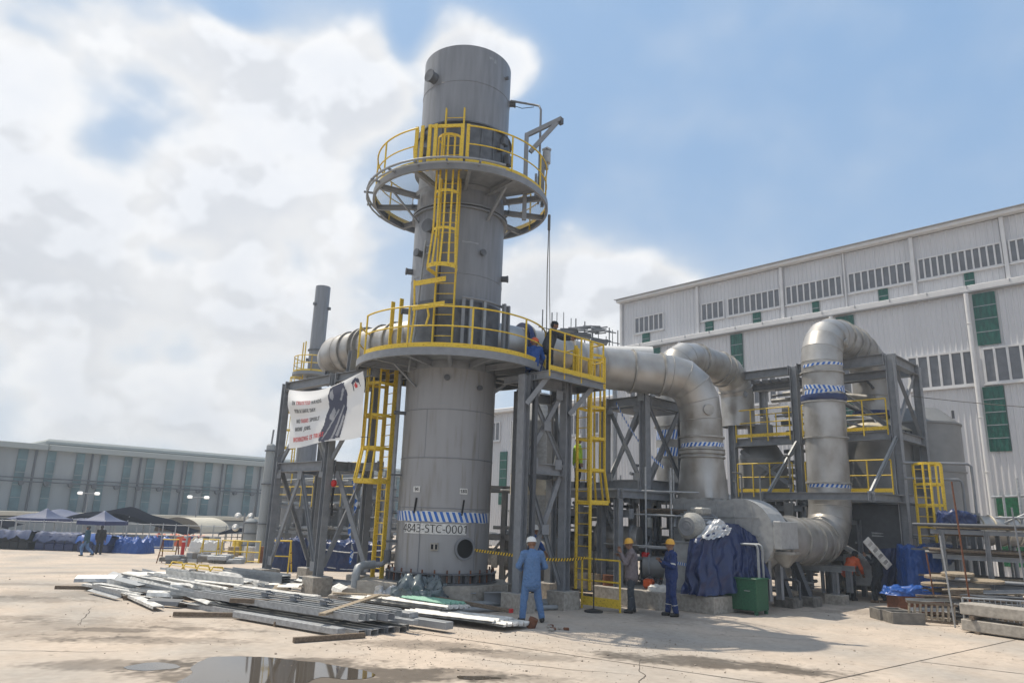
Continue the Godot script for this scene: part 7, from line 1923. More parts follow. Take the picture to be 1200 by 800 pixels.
func banner() -> void:
	var t := thing("banner", "white banner with a dark figure and red and black lines tied to the left frame", "banner", Vector3(-2.8, 4.0, 2.42))
	var x0 := -4.9; var x1 := -0.75
	var W := 48; var H := 26
	var P := func(u: float, v: float) -> Vector3:
		# u to the right, v up; the top edge sags from its corners and folds run down from them
		var top := 5.98 - 0.22 * 4 * u * (1 - u) * (1.0 - 0.2 * u) + 0.10 * (u - 0.5)
		var bot := lerpf(4.10, 4.25, u) - 0.03 * sin(u * 9.0)
		var y := lerpf(bot, top, v)
		var z := 2.40 + 0.03 * sin(u * 7.0 + v * 2.0) * (0.4 + 0.6 * v) + 0.03 * sin(v * 11.0 - 4.0 * u) * v * (1 - u * 0.5)
		z += 0.07 * exp(-pow((v - (0.93 - 0.9 * u) ) * 7.0, 2.0)) * smoothstep(0.55, 0.0, u) + 0.06 * exp(-pow((v - (0.98 - 1.5 * u)) * 6.0, 2.0)) * smoothstep(0.4, 0.0, u)
		z += 0.07 * exp(-pow((v - (0.72 + 0.28 * u * u)) * 8.0, 2.0))
		return Vector3(lerpf(x0, x1, u) + 0.02 * sin(v * 5.0) - 0.12 * (1.0 - v) * (1.0 - u) * -1.0, y, z)
	var mb := MB.new(); var rows := []
	for j in H + 1:
		var r := []
		for i in W + 1: r.append(P.call(float(i) / W, float(j) / H))
		rows.append(r)
	mb.sheet(rows); part("banner_cloth", mb, M.banner_white, t)
	# print: pieces of the cloth's own surface a hair in front
	var print_patch := func(called: String, poly: Array, m: Material, off: float) -> void:
		var g := PackedVector2Array(poly)
		var b := MB.new()
		var N := 60
		for j in N:
			for i in N * 2:
				var u := (i + 0.5) / (N * 2); var v := (j + 0.5) / N
				if not Geometry2D.is_point_in_polygon(Vector2(u, v), g): continue
				var du := 0.5 / (N * 2); var dv := 0.5 / N
				var o := Vector3(0, 0, off)
				b.quad(P.call(u - du, v - dv) + o, P.call(u + du, v - dv) + o, P.call(u + du, v + dv) + o, P.call(u - du, v + dv) + o, Vector3(0, 0, 1))
		if b.v.size(): part(called, b, m, t)
	var V := func(a: Array) -> Array:
		var o := []
		for q in a: o.append(Vector2(q[0], q[1]))
		return o
	print_patch.call("printed_figure", V.call([[0.57, 0.97], [0.66, 0.99], [0.77, 0.97], [0.80, 0.82], [0.79, 0.62], [0.80, 0.5], [0.76, 0.3], [0.72, 0.05], [0.60, 0.03], [0.50, 0.0], [0.44, 0.03], [0.46, 0.2], [0.50, 0.32], [0.52, 0.5], [0.55, 0.62], [0.56, 0.8]]), M.figure_dark, 0.006)
	for q in [[[0.585, 0.88], [0.62, 0.92], [0.64, 0.80], [0.61, 0.72], [0.58, 0.78]], [[0.57, 0.48], [0.62, 0.6], [0.65, 0.5], [0.61, 0.36], [0.57, 0.40]], [[0.48, 0.05], [0.50, 0.05], [0.70, 0.52], [0.685, 0.55]], [[0.60, 0.03], [0.63, 0.03], [0.77, 0.58], [0.755, 0.6]], [[0.66, 0.08], [0.70, 0.07], [0.775, 0.4], [0.755, 0.43]], [[0.70, 0.70], [0.72, 0.68], [0.78, 0.84], [0.765, 0.88]]]:
		print_patch.call("printed_highlight", V.call(q), M.figure_grey, 0.010)
	print_patch.call("printed_emblem", V.call([[0.87, 0.90], [0.91, 0.96], [0.95, 0.91], [0.955, 0.80], [0.94, 0.86], [0.91, 0.90], [0.885, 0.86], [0.885, 0.79], [0.875, 0.76]]), M.figure_dark, 0.006)
	print_patch.call("printed_emblem", V.call([[0.89, 0.84], [0.915, 0.88], [0.928, 0.82], [0.91, 0.79]]), M.ink_red, 0.010)
	# lines of lettering laid on the cloth
	var line := func(s: String, u: float, v: float, h: float, m: Material) -> void:
		var p: Vector3 = P.call(u, v)
		var c := MB.new()
		var tm := TextMesh.new(); tm.text = s
		var f := SystemFont.new(); f.font_names = PackedStringArray(["Droid Sans"]); f.font_weight = 700
		tm.font = f; tm.font_size = 64; tm.pixel_size = h / 46.0; tm.depth = 0.0; tm.curve_step = 3.0; tm.horizontal_alignment = HORIZONTAL_ALIGNMENT_LEFT
		var a := tm.get_mesh_arrays()
		var vv: PackedVector3Array = a[Mesh.ARRAY_VERTEX]
		var x_lo := 1e9
		for q in vv: x_lo = minf(x_lo, q.x)
		for i in vv.size(): vv[i].x -= x_lo
		for i in vv.size():
			var uu := u + vv[i].x / (x1 - x0); var v2 := v + vv[i].y / 1.75
			vv[i] = P.call(clampf(uu, 0, 1), clampf(v2, 0, 1)) + Vector3(0, 0, 0.007) - t.position
		a[Mesh.ARRAY_VERTEX] = vv
		var am := ArrayMesh.new(); am.add_surface_from_arrays(Mesh.PRIMITIVE_TRIANGLES, a)
		var o := MeshInstance3D.new(); o.name = "printed_line"; o.mesh = am; o.material_override = m
		t.add_child(o, true)
	line.call("IN", 0.10, 0.77, 0.12, M.ink); line.call("TRUSTED", 0.155, 0.77, 0.12, M.ink_red); line.call("HANDS", 0.335, 0.77, 0.12, M.ink)
	line.call("FOR A SAFE DAY", 0.10, 0.63, 0.11, M.ink)
	line.call("NO", 0.10, 0.46, 0.12, M.ink); line.call("TASKS", 0.165, 0.46, 0.12, M.ink_red); line.call("SPOILT", 0.295, 0.46, 0.12, M.ink)
	line.call("MORE  JOBS.", 0.09, 0.32, 0.12, M.ink)
	line.call("WORKING IS TRUST", 0.07, 0.14, 0.14, M.ink_red)
	# ties
	for q in [[0.0, 1.0, Vector3(-5.6, 6.05, 2.3)], [1.0, 1.0, Vector3(-0.6, 6.25, 2.2)], [0.0, 0.0, Vector3(-5.6, 3.9, 2.3)], [1.0, 0.0, Vector3(-0.95, 4.3, 1.8)]]:
		var b := MB.new(); b.tube([P.call(q[0], q[1]), q[2]], 0.01, 5); part("tie_cord", b, M.rope, t)
	for q in [[-2.95, 2.02, 0.9, "red safety reel hanging right of the banner frame's front column"], [-3.6, 1.0, -0.1, "red safety reel hanging left of the banner frame's front column"]]:
		var p := Vector3(-2.6 if q[2] > 0 else -3.75, 3.05, 2.0 if q[2] > 0 else 1.6)
		var r := thing("safety_reel", q[3], "safety reel", p)
		var b := MB.new(); b.lathe([Vector2(0, -0.05), Vector2(0.08, -0.05), Vector2(0.10, -0.03), Vector2(0.10, 0.03), Vector2(0.08, 0.05), Vector2(0, 0.05)], 20, Transform3D(Basis(Vector3.RIGHT, PI / 2), p)); part("reel_case", b, M.red, r)
		var c := MB.new(); c.tube([p + Vector3(0, 0.12, 0), p + Vector3(0, 0.5, 0)], 0.012, 5); part("hanger", c, M.ink, r)
		var d := MB.new(); d.tube([p - Vector3(0, 0.12, 0), p - Vector3(0.03, 0.5, 0), p - Vector3(-0.04, 0.9, 0)], 0.035, 6); part("strap", d, M.cloth_black, r)

# ---------- the left background ----------
func box_part(called: String, c: Vector3, s: Vector3, m: Material, host: Node3D, ch := 0.01, b := Basis.IDENTITY) -> void:
	var q := MB.new(); q.box(c, s, b, ch); part(called, q, m, host)

func tube_part(called: String, pts: Array, r: float, m: Material, host: Node3D, sides := 8) -> void:
	var q := MB.new(); q.tube(pts, r, sides); part(called, q, m, host)

func peak_tent(label: String, x: float, z: float, w: float, h: float, m: Material) -> void:
	var g := gp(x, z)
	var t := thing("canopy_tent", label, "tent", g)
	var B := Basis(Vector3.UP, 0.6)
	for q in [[-1, -1], [1, -1], [1, 1], [-1, 1]]:
		var p := g + B * Vector3(q[0] * w / 2, 0, q[1] * w / 2)
		tube_part("leg", [p, p + Vector3.UP * h], 0.025, M.white, t, 6)
	var rows := []
	for j in 9:
		var u := j / 8.0
		var row := []
		for k in 33:
			var a := TAU * k / 32 + PI / 4
			var e := 1.0 / maxf(absf(cos(a)), absf(sin(a)))
			var s := (1.0 - u) * w * 0.52
			row.append(g + B * Vector3(cos(a) * e * s, h - 0.08 + 0.7 * pow(u, 1.7), sin(a) * e * s))
		rows.append(row)
	var b := MB.new(); b.sheet(rows); part("roof_cloth", b, m, t)
	var v0 := []; var v1 := []
	for p in rows[0]:
		v0.append(p - Vector3.UP * 0.25); v1.append(p)
	var c := MB.new(); c.sheet([v0, v1]); part("valance", c, M.blue_flange, t)

func lean_canopy(label: String, a: Vector3, b: Vector3, depth_v: Vector3, peak: float, m: Material, legs := 5) -> void:
	var t := thing("shade_canopy", label, "canopy", (a + b) / 2)
	var rows := []
	for j in 9:
		var v := j / 8.0
		var row := []
		for i in 25:
			var u := i / 24.0
			var p := a.lerp(b, u) + depth_v * (v - 0.5)
			p.y += peak * (1.0 - absf(u * 2.0 - 0.85) * 0.9) * (0.75 + 0.25 * sin(v * PI)) + 0.08 * sin(u * 19.0) * (1.0 - v)
			row.append(p)
		rows.append(row)
	var q := MB.new(); q.sheet(rows); part("canopy_cloth", q, m, t)
	var f0 := []; var f1 := []
	for i in 25:
		var p: Vector3 = rows[8][i]
		f1.append(p); f0.append(Vector3(p.x, minf(p.y - 0.12, lerpf(a.y, b.y, i / 24.0) + 0.30 + 0.05 * sin(i * 1.1)), p.z) + depth_v * 0.04)
	var q2 := MB.new(); q2.sheet([f0, f1]); part("front_cloth", q2, m, t)
	for i in legs:
		for v in [0, 8]:
			var p: Vector3 = rows[v][int(i * 24.0 / (legs - 1))]
			tube_part("pole", [Vector3(p.x, drop(p.x), p.z), p], 0.04, M.galv, t, 6)

func wrapped_goods(label: String, x: float, z: float, w: float, d: float, h: float, side: Material, top: Material, turn: float, seed_: int) -> void:
	var g := gp(x, z)
	var t := thing("covered_stack", label, "covered goods", g)
	var B := Basis(Vector3.UP, turn)
	for k in 4:
		for j in 2:
			box_part("crate", g + B * Vector3((k - 1.5) * w / 4, h * (0.24 + 0.47 * j), 0), Vector3(w / 4 - 0.04, h * 0.46, d), side, t, 0.03, B)
	var n := FastNoiseLite.new(); n.seed = seed_; n.frequency = 0.8
	var rows := []
	for j in 9:
		var row := []
		for i in 33:
			var x2 := (i / 32.0 - 0.5) * (w + 0.2); var z2 := (j / 8.0 - 0.5) * (d + 0.25)
			var y := h + 0.08 + 0.16 * n.get_noise_2d(x2 * 1.5, z2 * 2.0)
			if j == 0 or j == 8: y -= 0.45 + 0.3 * n.get_noise_2d(x2 * 2.0, 9.0)
			row.append(g + B * Vector3(x2, y, z2))
		rows.append(row)
	var q := MB.new(); q.sheet(rows); part("cover_sheet", q, top, t)

func far_left() -> void:
	# a second, smaller stack
	var c := gp(-28.9, -11.2)
	var t := thing("far_stack", "slim grey stack with a small yellow platform behind the left frame", "exhaust stack", c)
	var b := MB.new(); b.lathe([Vector2(0.66, 0), Vector2(0.66, 11.0), Vector2(0.52, 11.6), Vector2(0.52, 18.6), Vector2(0.46, 18.6), Vector2(0.46, 16)], 40, Transform3D(Basis.IDENTITY, c)); part("shell", b, M.shell, t)
	for y in [13.9, 11.7, 6.0]:
		var f := MB.new(); f.band(c + Vector3.UP * y, Vector3.UP, 0.4, 0.62 if y > 11 else 0.74, 0.08, 40); part("flange", f, M.shell_band, t)
	for q in [[-40, 17.2], [80, 17.0], [-70, 13.2]]: tube_part("nozzle", [c + pol(q[0], 0.48, q[1]), c + pol(q[0], 0.68, q[1])], 0.12, M.shell_band, t, 10)
	var pf := thing("far_stack_platform", "small yellow railed platform round the slim far stack", "platform", c + Vector3.UP * 12.0)
	var f0 := MB.new(); f0.lathe([Vector2(0.55, 12.0), Vector2(1.5, 12.0), Vector2(1.5, 12.2), Vector2(0.55, 12.2)], 32, Transform3D(Basis.IDENTITY, c)); part("floor", f0, M.steel, pf)
	var pts := []
	for k in 25: pts.append(c + pol(k * 15.0, 1.45, 12.2))
	railing(pf, pts, 3, 1.1, true, M.yellow, 0.035)
	ladder("far_ladder", "yellow caged ladder below the slim far stack's platform", c + pol(-60, 0.9, 2.0), 10.0, pol(-60, 1, 0), 0.5, [5.0, 6.2, 7.4, 8.6, 9.8], 2.4, null, 0.08)
	# vessels, towers and racks
	for q in [[-27.6, -8.0, 0.27, 6.9, M.far_wall, "tall thin grey tower at the left edge of the banner frame"], [-31.4, -9.1, 0.45, 2.2, M.far_wall, "pale short silo left of the thin tower"], [-29.5, -11.0, 0.95, 5.8, M.vessel, "grey vessel seen under the banner"], [-26.5, -13.0, 1.0, 5.2, M.vessel, "grey vessel between the banner frame's columns"], [-24.2, -14.5, 0.8, 4.6, M.steel_light, "pale vessel behind the left ladder"], [-22.0, -15.5, 0.9, 4.0, M.vessel, "squat grey vessel behind the left ladder's foot"]]:
		var g := gp(q[0], q[1])
		var v := thing("process_vessel", q[5], "vessel", g)
		var vb := MB.new(); vb.lathe([Vector2(q[2], 0), Vector2(q[2], q[3]), Vector2(q[2] * 0.7, q[3] + q[2] * 0.35), Vector2(0, q[3] + q[2] * 0.45)], 28, Transform3D(Basis.IDENTITY, g)); part("vessel_shell", vb, q[4], v)
		for y in [0.3, 0.65, 0.95]:
			var hb := MB.new(); hb.band(g + Vector3.UP * q[3] * y, Vector3.UP, q[2] - 0.02, q[2] + 0.09, 0.08, 28); part("hoop", hb, M.shell_band, v)
		tube_part("vent", [g + Vector3.UP * q[3], g + Vector3(0.1, q[3] + 1.0, 0)], 0.06, M.steel, v)
	var rng := RandomNumberGenerator.new(); rng.seed = 21
	for q in [[-25.6, -11.0, "rack of pipes and yellow stairs behind the banner frame"], [-23.5, -12.5, "rack of pipes with a railed floor behind the left ladder"]]:
		var g := gp(q[0], q[1])
		var r := thing("pipe_rack", q[2], "pipe rack", g)
		for i in 4:
			for j in 2:
				var m := MB.new(); m.hbeam(g + Vector3(i * 1.4 - 2.0, 0, j * 2.0), g + Vector3(i * 1.4 - 2.0, 4.6, j * 2.0), Vector3.RIGHT, 0.18, 0.18, 0.012, 0.01); part("post", m, M.steel, r)
		for y in [1.6, 3.1, 4.5]:
			for j in 2:
				var m := MB.new(); m.hbeam(g + Vector3(-2.0, y, j * 2.0), g + Vector3(2.2, y, j * 2.0), Vector3.UP, 0.18, 0.14, 0.012, 0.01); part("beam", m, M.steel, r)
			for k in 5: tube_part("pipe", [g + Vector3(-2.6, y + 0.2, k * 0.45), g + Vector3(2.8, y + 0.2 + rng.randf_range(-0.1, 0.2), k * 0.45)], rng.randf_range(0.05, 0.13), [M.galv, M.steel_light, M.stainless_dull][k % 3], r)
			if y > 3.0: railing(r, [g + Vector3(-2.0, y + 0.2, 2.1), g + Vector3(-0.6, y + 0.2, 2.1), g + Vector3(0.8, y + 0.2, 2.1), g + Vector3(2.2, y + 0.2, 2.1)], 1, 1.0, false, M.yellow, 0.025)
		for k in 12: box_part("stair_tread", g + Vector3(-1.8 + k * 0.22, 0.3 + k * 0.23, 2.5), Vector3(0.24, 0.05, 0.5), M.steel, r, 0.0)
		for k in 8: box_part("valve", g + Vector3(rng.randf_range(-2, 2), rng.randf_range(0.4, 4.2), rng.randf_range(0, 2)), Vector3.ONE * rng.randf_range(0.2, 0.55), [M.steel_dark, M.vessel, M.motor][k % 3], r, 0.04)
	# covered goods behind the frame
	tarp("blue_tarp", "dark blue sheet over a small stack left of the banner frame's front column", gp(-11.2, -1.45), 1.25, 1.3, 1.15, M.tarp, 31, 0.7)
	tarp("blue_tarp", "long dark blue sheet tied with rope behind the banner frame", gp(-10.3, -3.7), 2.1, 1.4, 1.1, M.tarp, 37, 0.8)
	rope_round(gp(-10.3, -3.7), 2.1, 1.4, 0.78, 0.8, "pale rope round the upper part of the long blue sheet"); rope_round(gp(-10.3, -3.7), 2.1, 1.4, 0.14, 0.8, "pale rope round the foot of the long blue sheet")
	for q in [[-10.35, -0.55, "yellow trestle standing before the small blue sheet"], [-23.1, -1.05, "rusty trestle beside the red post"], [-20.9, -2.2, "yellow trestle right of the red post"]]:
		var g := gp(q[0], q[1])
		var s := thing("trestle", q[2], "trestle", g)
		for x in [-0.42, 0.42]:
			for z in [-1, 1]: tube_part("leg", [g + RIGHT * x + TOCAM * (0.34 * z), g + RIGHT * x * 0.85 + Vector3.UP * 1.15], 0.028, M.yellow if q[0] != -23.1 else M.rust, s, 6)
			for y in [0.35, 0.72]: tube_part("tread", [g + RIGHT * x + TOCAM * (0.3 - y * 0.2) + Vector3.UP * y, g + RIGHT * x - TOCAM * (0.3 - y * 0.2) + Vector3.UP * y], 0.02, M.rust, s, 6)
		tube_part("top_bar", [g - RIGHT * 0.4 + Vector3.UP * 1.15, g + RIGHT * 0.4 + Vector3.UP * 1.15], 0.03, M.yellow, s, 6)
		for y in [0.6]: tube_part("cross_bar", [g - RIGHT * 0.4 + TOCAM * 0.17 + Vector3.UP * y, g + RIGHT * 0.4 + TOCAM * 0.17 + Vector3.UP * y], 0.022, M.yellow, s, 6)
	var g2 := gp(-20.7, -3.7)
	var yb := thing("yellow_barrier", "rusty yellow railing panel left of the front left column", "barrier", g2)
	for k in 4: tube_part("post", [g2 + Vector3(-0.7 + k * 0.46, 0, 0.7 - k * 0.46), g2 + Vector3(-0.7 + k * 0.46, 1.1, 0.7 - k * 0.46)], 0.035, M.yellow, yb, 6)
	for y in [0.1, 0.55, 1.08]: tube_part("rail", [g2 + Vector3(-0.7, y, 0.7), g2 + Vector3(0.7, y, -0.7)], 0.03, M.yellow, yb, 6)
	var rp := gp(-22.55, -1.5)
	var po := thing("red_post", "bright red post standing in the yard on the left", "post", rp)
	tube_part("post", [rp, rp + Vector3.UP * 1.2], 0.09, M.red, po, 12); box_part("foot", rp + Vector3.UP * 0.03, Vector3(0.5, 0.06, 0.5), M.red, po)
	tube_part("white_cap", [rp + Vector3.UP * 1.02, rp + Vector3.UP * 1.1], 0.093, M.white, po, 12)
	for k in 26:
		var x := rng.randf_range(-22.4, -19.6); var z := -1.0 - (x + 22.0) * 0.9 + rng.randf_range(-0.3, 0.3)
		var m := MB.new(); m.box(gp(x, z, rng.randf_range(0.12, 0.4)), Vector3(rng.randf_range(0.3, 1.1), rng.randf_range(0.12, 0.3), rng.randf_range(0.2, 0.5)), Basis(Vector3.UP, rng.randf_range(0.4, 1.1)), 0.02)
		solo("grey_offcut", m, [M.steel, M.galv, M.concrete_dark, M.steel_light][k % 4], "grey offcut in the low heap behind the red post", "offcut", "offcuts behind the red post")
	for k in 3:
		var q := gp(-20.2 - k * 0.8, -4.8 + k * 0.5)
		var m := MB.new(); m.tube([q, q + Vector3.UP * 0.8], 0.28, 14); solo("drum", m, [M.rust, M.white, M.wood_light][k], ["rusty drum by the yellow railing panel", "white drum by the yellow railing panel", "beige drum left of the yellow railing panel"][k], "drum")
	# lamp tower with four heads
	var lt := gp(-32.2, -8.9)
	var l := thing("lamp_tower", "small lamp tower with four round heads on a yellow trailer", "lamp tower", lt)
	box_part("trailer", lt + Vector3.UP * 0.5, Vector3(0.9, 0.9, 0.9), M.yellow, l, 0.06); tube_part("mast", [lt + Vector3.UP * 0.9, lt + Vector3.UP * 2.7], 0.06, M.steel, l)
	for q in [[-0.42, 2.5], [0.42, 2.5], [-0.5, 1.75], [0.5, 1.75]]:
		var hc: Vector3 = lt + RIGHT * q[0] + Vector3.UP * q[1]
		var m := MB.new(); m.lathe_smooth([Vector2(0, -0.2), Vector2(0.2, -0.12), Vector2(0.24, 0.05), Vector2(0.15, 0.18), Vector2(0, 0.2)], 14, Transform3D(MB.along(TOCAM), hc)); part("lamp_head", m, M.white, l)
	tube_part("arm", [lt - RIGHT * 0.5 + Vector3.UP * 1.75, lt + RIGHT * 0.5 + Vector3.UP * 1.75], 0.03, M.steel, l); tube_part("arm", [lt - RIGHT * 0.42 + Vector3.UP * 2.5, lt + RIGHT * 0.42 + Vector3.UP * 2.5], 0.03, M.steel, l)
	# tents and shade cloths
	peak_tent("pale blue peaked tent at the far left", -44.0, 0.2, 2.3, 1.95, M.canopy_blue); peak_tent("blue peaked tent behind the walking man", -39.2, -2.2, 2.1, 1.95, M.canopy_blue)
	lean_canopy("big black shade canopy in the middle of the far yard", Vector3(-50.5, 0.95, -3.2), Vector3(-45.6, 0.2, -11.0), Vector3(3.2, -0.3, 2.2), 1.35, M.tarp_navy, 5)
	lean_canopy("long light blue shade cloth left of the black canopy", Vector3(-58.0, 0.7, -0.5), Vector3(-53.5, 0.9, -6.5), Vector3(2.5, -0.3, 2.0), 0.75, M.canopy_blue, 4)
	lean_canopy("dark shade cloth at the far left edge", Vector3(-53.5, 0.7, 4.6), Vector3(-52.5, 0.3, 0.2), Vector3(2.5, -0.2, 1.5), 0.6, M.tarp_navy, 3)
	lean_canopy("dark low canopy beside the banner frame's left column", Vector3(-37.0, 0.45, -9.8), Vector3(-32.4, 0.45, -14.0), Vector3(2.4, -0.2, 2.0), 0.7, M.tarp_navy, 4)
	var dm := gp(-49.5, -12.0)
	var ds := thing("arched_shelter", "cream arched shelter with a woven end right of the black canopy", "shelter", dm)
	var dr := []
	for j in 7:
		var row := []
		for k in 17:
			var a := PI * k / 16.0
			row.append(dm + RIGHT * (cos(a) * 1.9 + 0.9) + TOCAM * (j * 0.7 - 2.0) - RIGHT * j * 0.2 + Vector3.UP * (0.9 + sin(a) * 1.2))
		dr.append(row)
	var db := MB.new(); db.sheet(dr); part("roof_cloth", db, M.cream, ds)
	var de := MB.new()
	for k in 16: de.tri(dm + RIGHT * 0.0 + TOCAM * 2.2 + Vector3.UP * 0.9, dr[6][k], dr[6][k + 1], TOCAM, TOCAM, TOCAM)
	part("end_wall", de, M.wood_light, ds)
	for q in [[-1.0, -1.8], [2.6, -1.8], [-1.6, 2.0], [1.6, 2.0]]: tube_part("post", [dm + RIGHT * q[0] + TOCAM * q[1], dm + RIGHT * q[0] + TOCAM * q[1] + Vector3.UP * 1.0], 0.05, M.galv, ds, 6)
	# covered goods and market-like clutter
	wrapped_goods("dark brown stack under a pale blue sheet at the far left", -40.5, 2.3, 2.4, 1.3, 1.05, M.cloth_black, M.canopy_blue, 0.75, 3); wrapped_goods("stack with a bright blue sheet beside the dark brown one", -38.8, 0.2, 2.5, 1.3, 1.0, M.tarp, M.canopy_blue, 0.8, 4)
	wrapped_goods("blue covered stack behind the walking man", -36.6, -1.5, 2.1, 1.3, 0.95, M.tarp, M.tarp_bright, 0.7, 5); wrapped_goods("leftmost covered stack, cut by the edge of the view", -43.3, 5.0, 2.4, 1.3, 1.0, M.cloth_black, M.canopy_blue, 0.75, 6)
	tarp("bright_tarp", "bright blue crumpled sheet right of the walking man", gp(-35.4, -3.2), 1.9, 1.5, 0.85, M.tarp_bright, 44, 0.6, 0.3)
	for k in 14:                                            # tables and frames under the black canopy
		var q := gp(-47.5 + k * 0.45 + rng.randf() * 0.3, -4.6 - k * 0.5 + rng.randf() * 0.4)
		var m := MB.new(); m.box(q + Vector3.UP * 0.4, Vector3(0.8, 0.75, 0.7), Basis(Vector3.UP, rng.randf()), 0.03)
		solo("work_bench", m, [M.steel_dark, M.vessel, M.galv, M.cloth_navy][k % 4], "grey bench or box under the black canopy", "bench", "benches under the black canopy")
	for q in [[-42.8, -9.6, 2.2, "orange", M.orange, "orange sheeted stall right of the arched shelter"], [-44.3, -8.2, 1.6, "orange", M.orange, "smaller orange sheeted stall left of the large one"], [-38.0, -8.8, 1.8, "y", M.wood_light, "yellowish pallets before the orange stalls"], [-40.5, -6.4, 1.8, "b", M.tarp_bright, "blue sheet on a bench left of the red post"], [-35.6, -8.0, 2.0, "w", M.white, "white sacks left of the lamp tower"], [-34.5, -11.4, 1.9, "r", M.orange, "orange goods under the dark low canopy"], [-33.4, -12.6, 1.7, "g", M.green_paint, "green goods under the dark low canopy"]]:
		tarp("goods_pile", q[5], gp(q[0], q[1]), q[2], 1.0, 0.75, q[4], 50 + int(q[2] * 10), 0.8, 0.2, "goods", 0.7)
	for q in [[-64.0, -7.3, "twin lamp post standing before the left part of the far warehouse"], [-57.0, -15.2, "twin lamp post standing before the right part of the far warehouse"]]:
		var g := gp(q[0], q[1])
		var p := thing("lamp_post", q[2], "lamp post", g)
		tube_part("pole", [g, g + Vector3.UP * 3.9], 0.06, M.steel, p)
		for s in [-0.8, 0.8]:
			tube_part("arm", [g + Vector3.UP * 3.85, g + RIGHT * s + Vector3.UP * 3.95], 0.04, M.steel, p, 6)
			box_part("lamp_head", g + RIGHT * s + Vector3.UP * 3.9, Vector3(0.5, 0.28, 0.22), M.lamp_glow, p, 0.08, facing(Vector3.ZERO, TOCAM).basis)
	# site fence along the far yard
	var fn := thing("site_fence", "thin grey site fence along the far edge of the yard", "fence", gp(-46, -4))
	for k in 26:
		var q := gp(-44.5 + k * 0.42, 5.0 - k * 0.72)
		tube_part("post", [q, q + Vector3.UP * 1.8], 0.035, M.galv, fn, 6)
	for y in [0.2, 1.0, 1.7]: tube_part("rail", [gp(-44.5, 5.0, y), gp(-34.0, -13.0, y)], 0.025, M.galv, fn, 6)
	# scaffold on the roofs left of the hall
	var sc := thing("scaffolding", "scaffolding with loaded decks left of the hall's roof", "scaffolding", Vector3(-16.5, 10.0, -26))
	for i in [0, 2, 4]:
		for j in 2: tube_part("standard", [Vector3(-18.3 + i * 0.85, 9.5, -24.0 - i * 0.85 + j * 1.0), Vector3(-18.3 + i * 0.85, 16.9 - i * 0.3, -24.0 - i * 0.85 + j * 1.0)], 0.045, M.steel_dark, sc, 6)
	var sr := RandomNumberGenerator.new(); sr.seed = 5
	for y in [13.2, 14.3, 15.3]:
		for z in [0.0, 1.0]: tube_part("ledger", [Vector3(-18.5, y + 0.3, -23.8 + z), Vector3(-14.8, y - 0.6, -27.5 + z)], 0.035, M.steel_dark, sc, 6)
	for k in 9:
		var x := -18.0 + k * 0.36
		tube_part("standard", [Vector3(x, 13.0, -24.2 - k * 0.36), Vector3(x + sr.randf_range(-0.05, 0.05), 16.6 - k * 0.14 + sr.randf_range(-0.7, 0.5), -24.2 - k * 0.36)], 0.03, M.steel_dark, sc, 6)
	for q in [[-17.3, 15.45, -24.7], [-16.6, 15.1, -25.4], [-15.7, 14.7, -26.2], [-15.3, 13.9, -26.6], [-16.2, 14.1, -25.6]]: box_part("deck", Vector3(q[0], q[1], q[2]), Vector3(1.25, 0.22, 1.0), M.steel_dark, sc, 0.0, Basis(Vector3.UP, 0.8))
	for k in 26: box_part("stacked_tube", Vector3(-17.9 + sr.randf() * 2.9, 15.75 - sr.randf() * 0.35, -24.2 - sr.randf() * 2.4), Vector3(sr.randf_range(0.6, 1.6), 0.08, 0.08), [M.steel, M.steel_dark][k % 2], sc, 0.0, Basis(Vector3.UP, sr.randf_range(0.3, 1.3)).rotated(Vector3.RIGHT, sr.randf_range(-0.2, 0.2)))
	var wt := thing("white_tank", "white horizontal tank roof beside the hall's left corner", "tank", Vector3(-10.8, 12.2, -21.3))
	var tw := MB.new(); tw.tube([Vector3(-12.6, 12.2, -19.6), Vector3(-8.9, 12.2, -23.0)], 0.55, 20); part("tank_shell", tw, M.white, wt)
	for k in 3: tube_part("support", [Vector3(-12.0 + k * 1.4, 0, -20.2 - k * 1.25), Vector3(-12.0 + k * 1.4, 11.8, -20.2 - k * 1.25)], 0.14, M.steel, wt)
	tube_part("support", [Vector3(-11.6, 12.5, -20.5), Vector3(-11.6, 13.6, -20.5)], 0.05, M.steel_dark, wt)

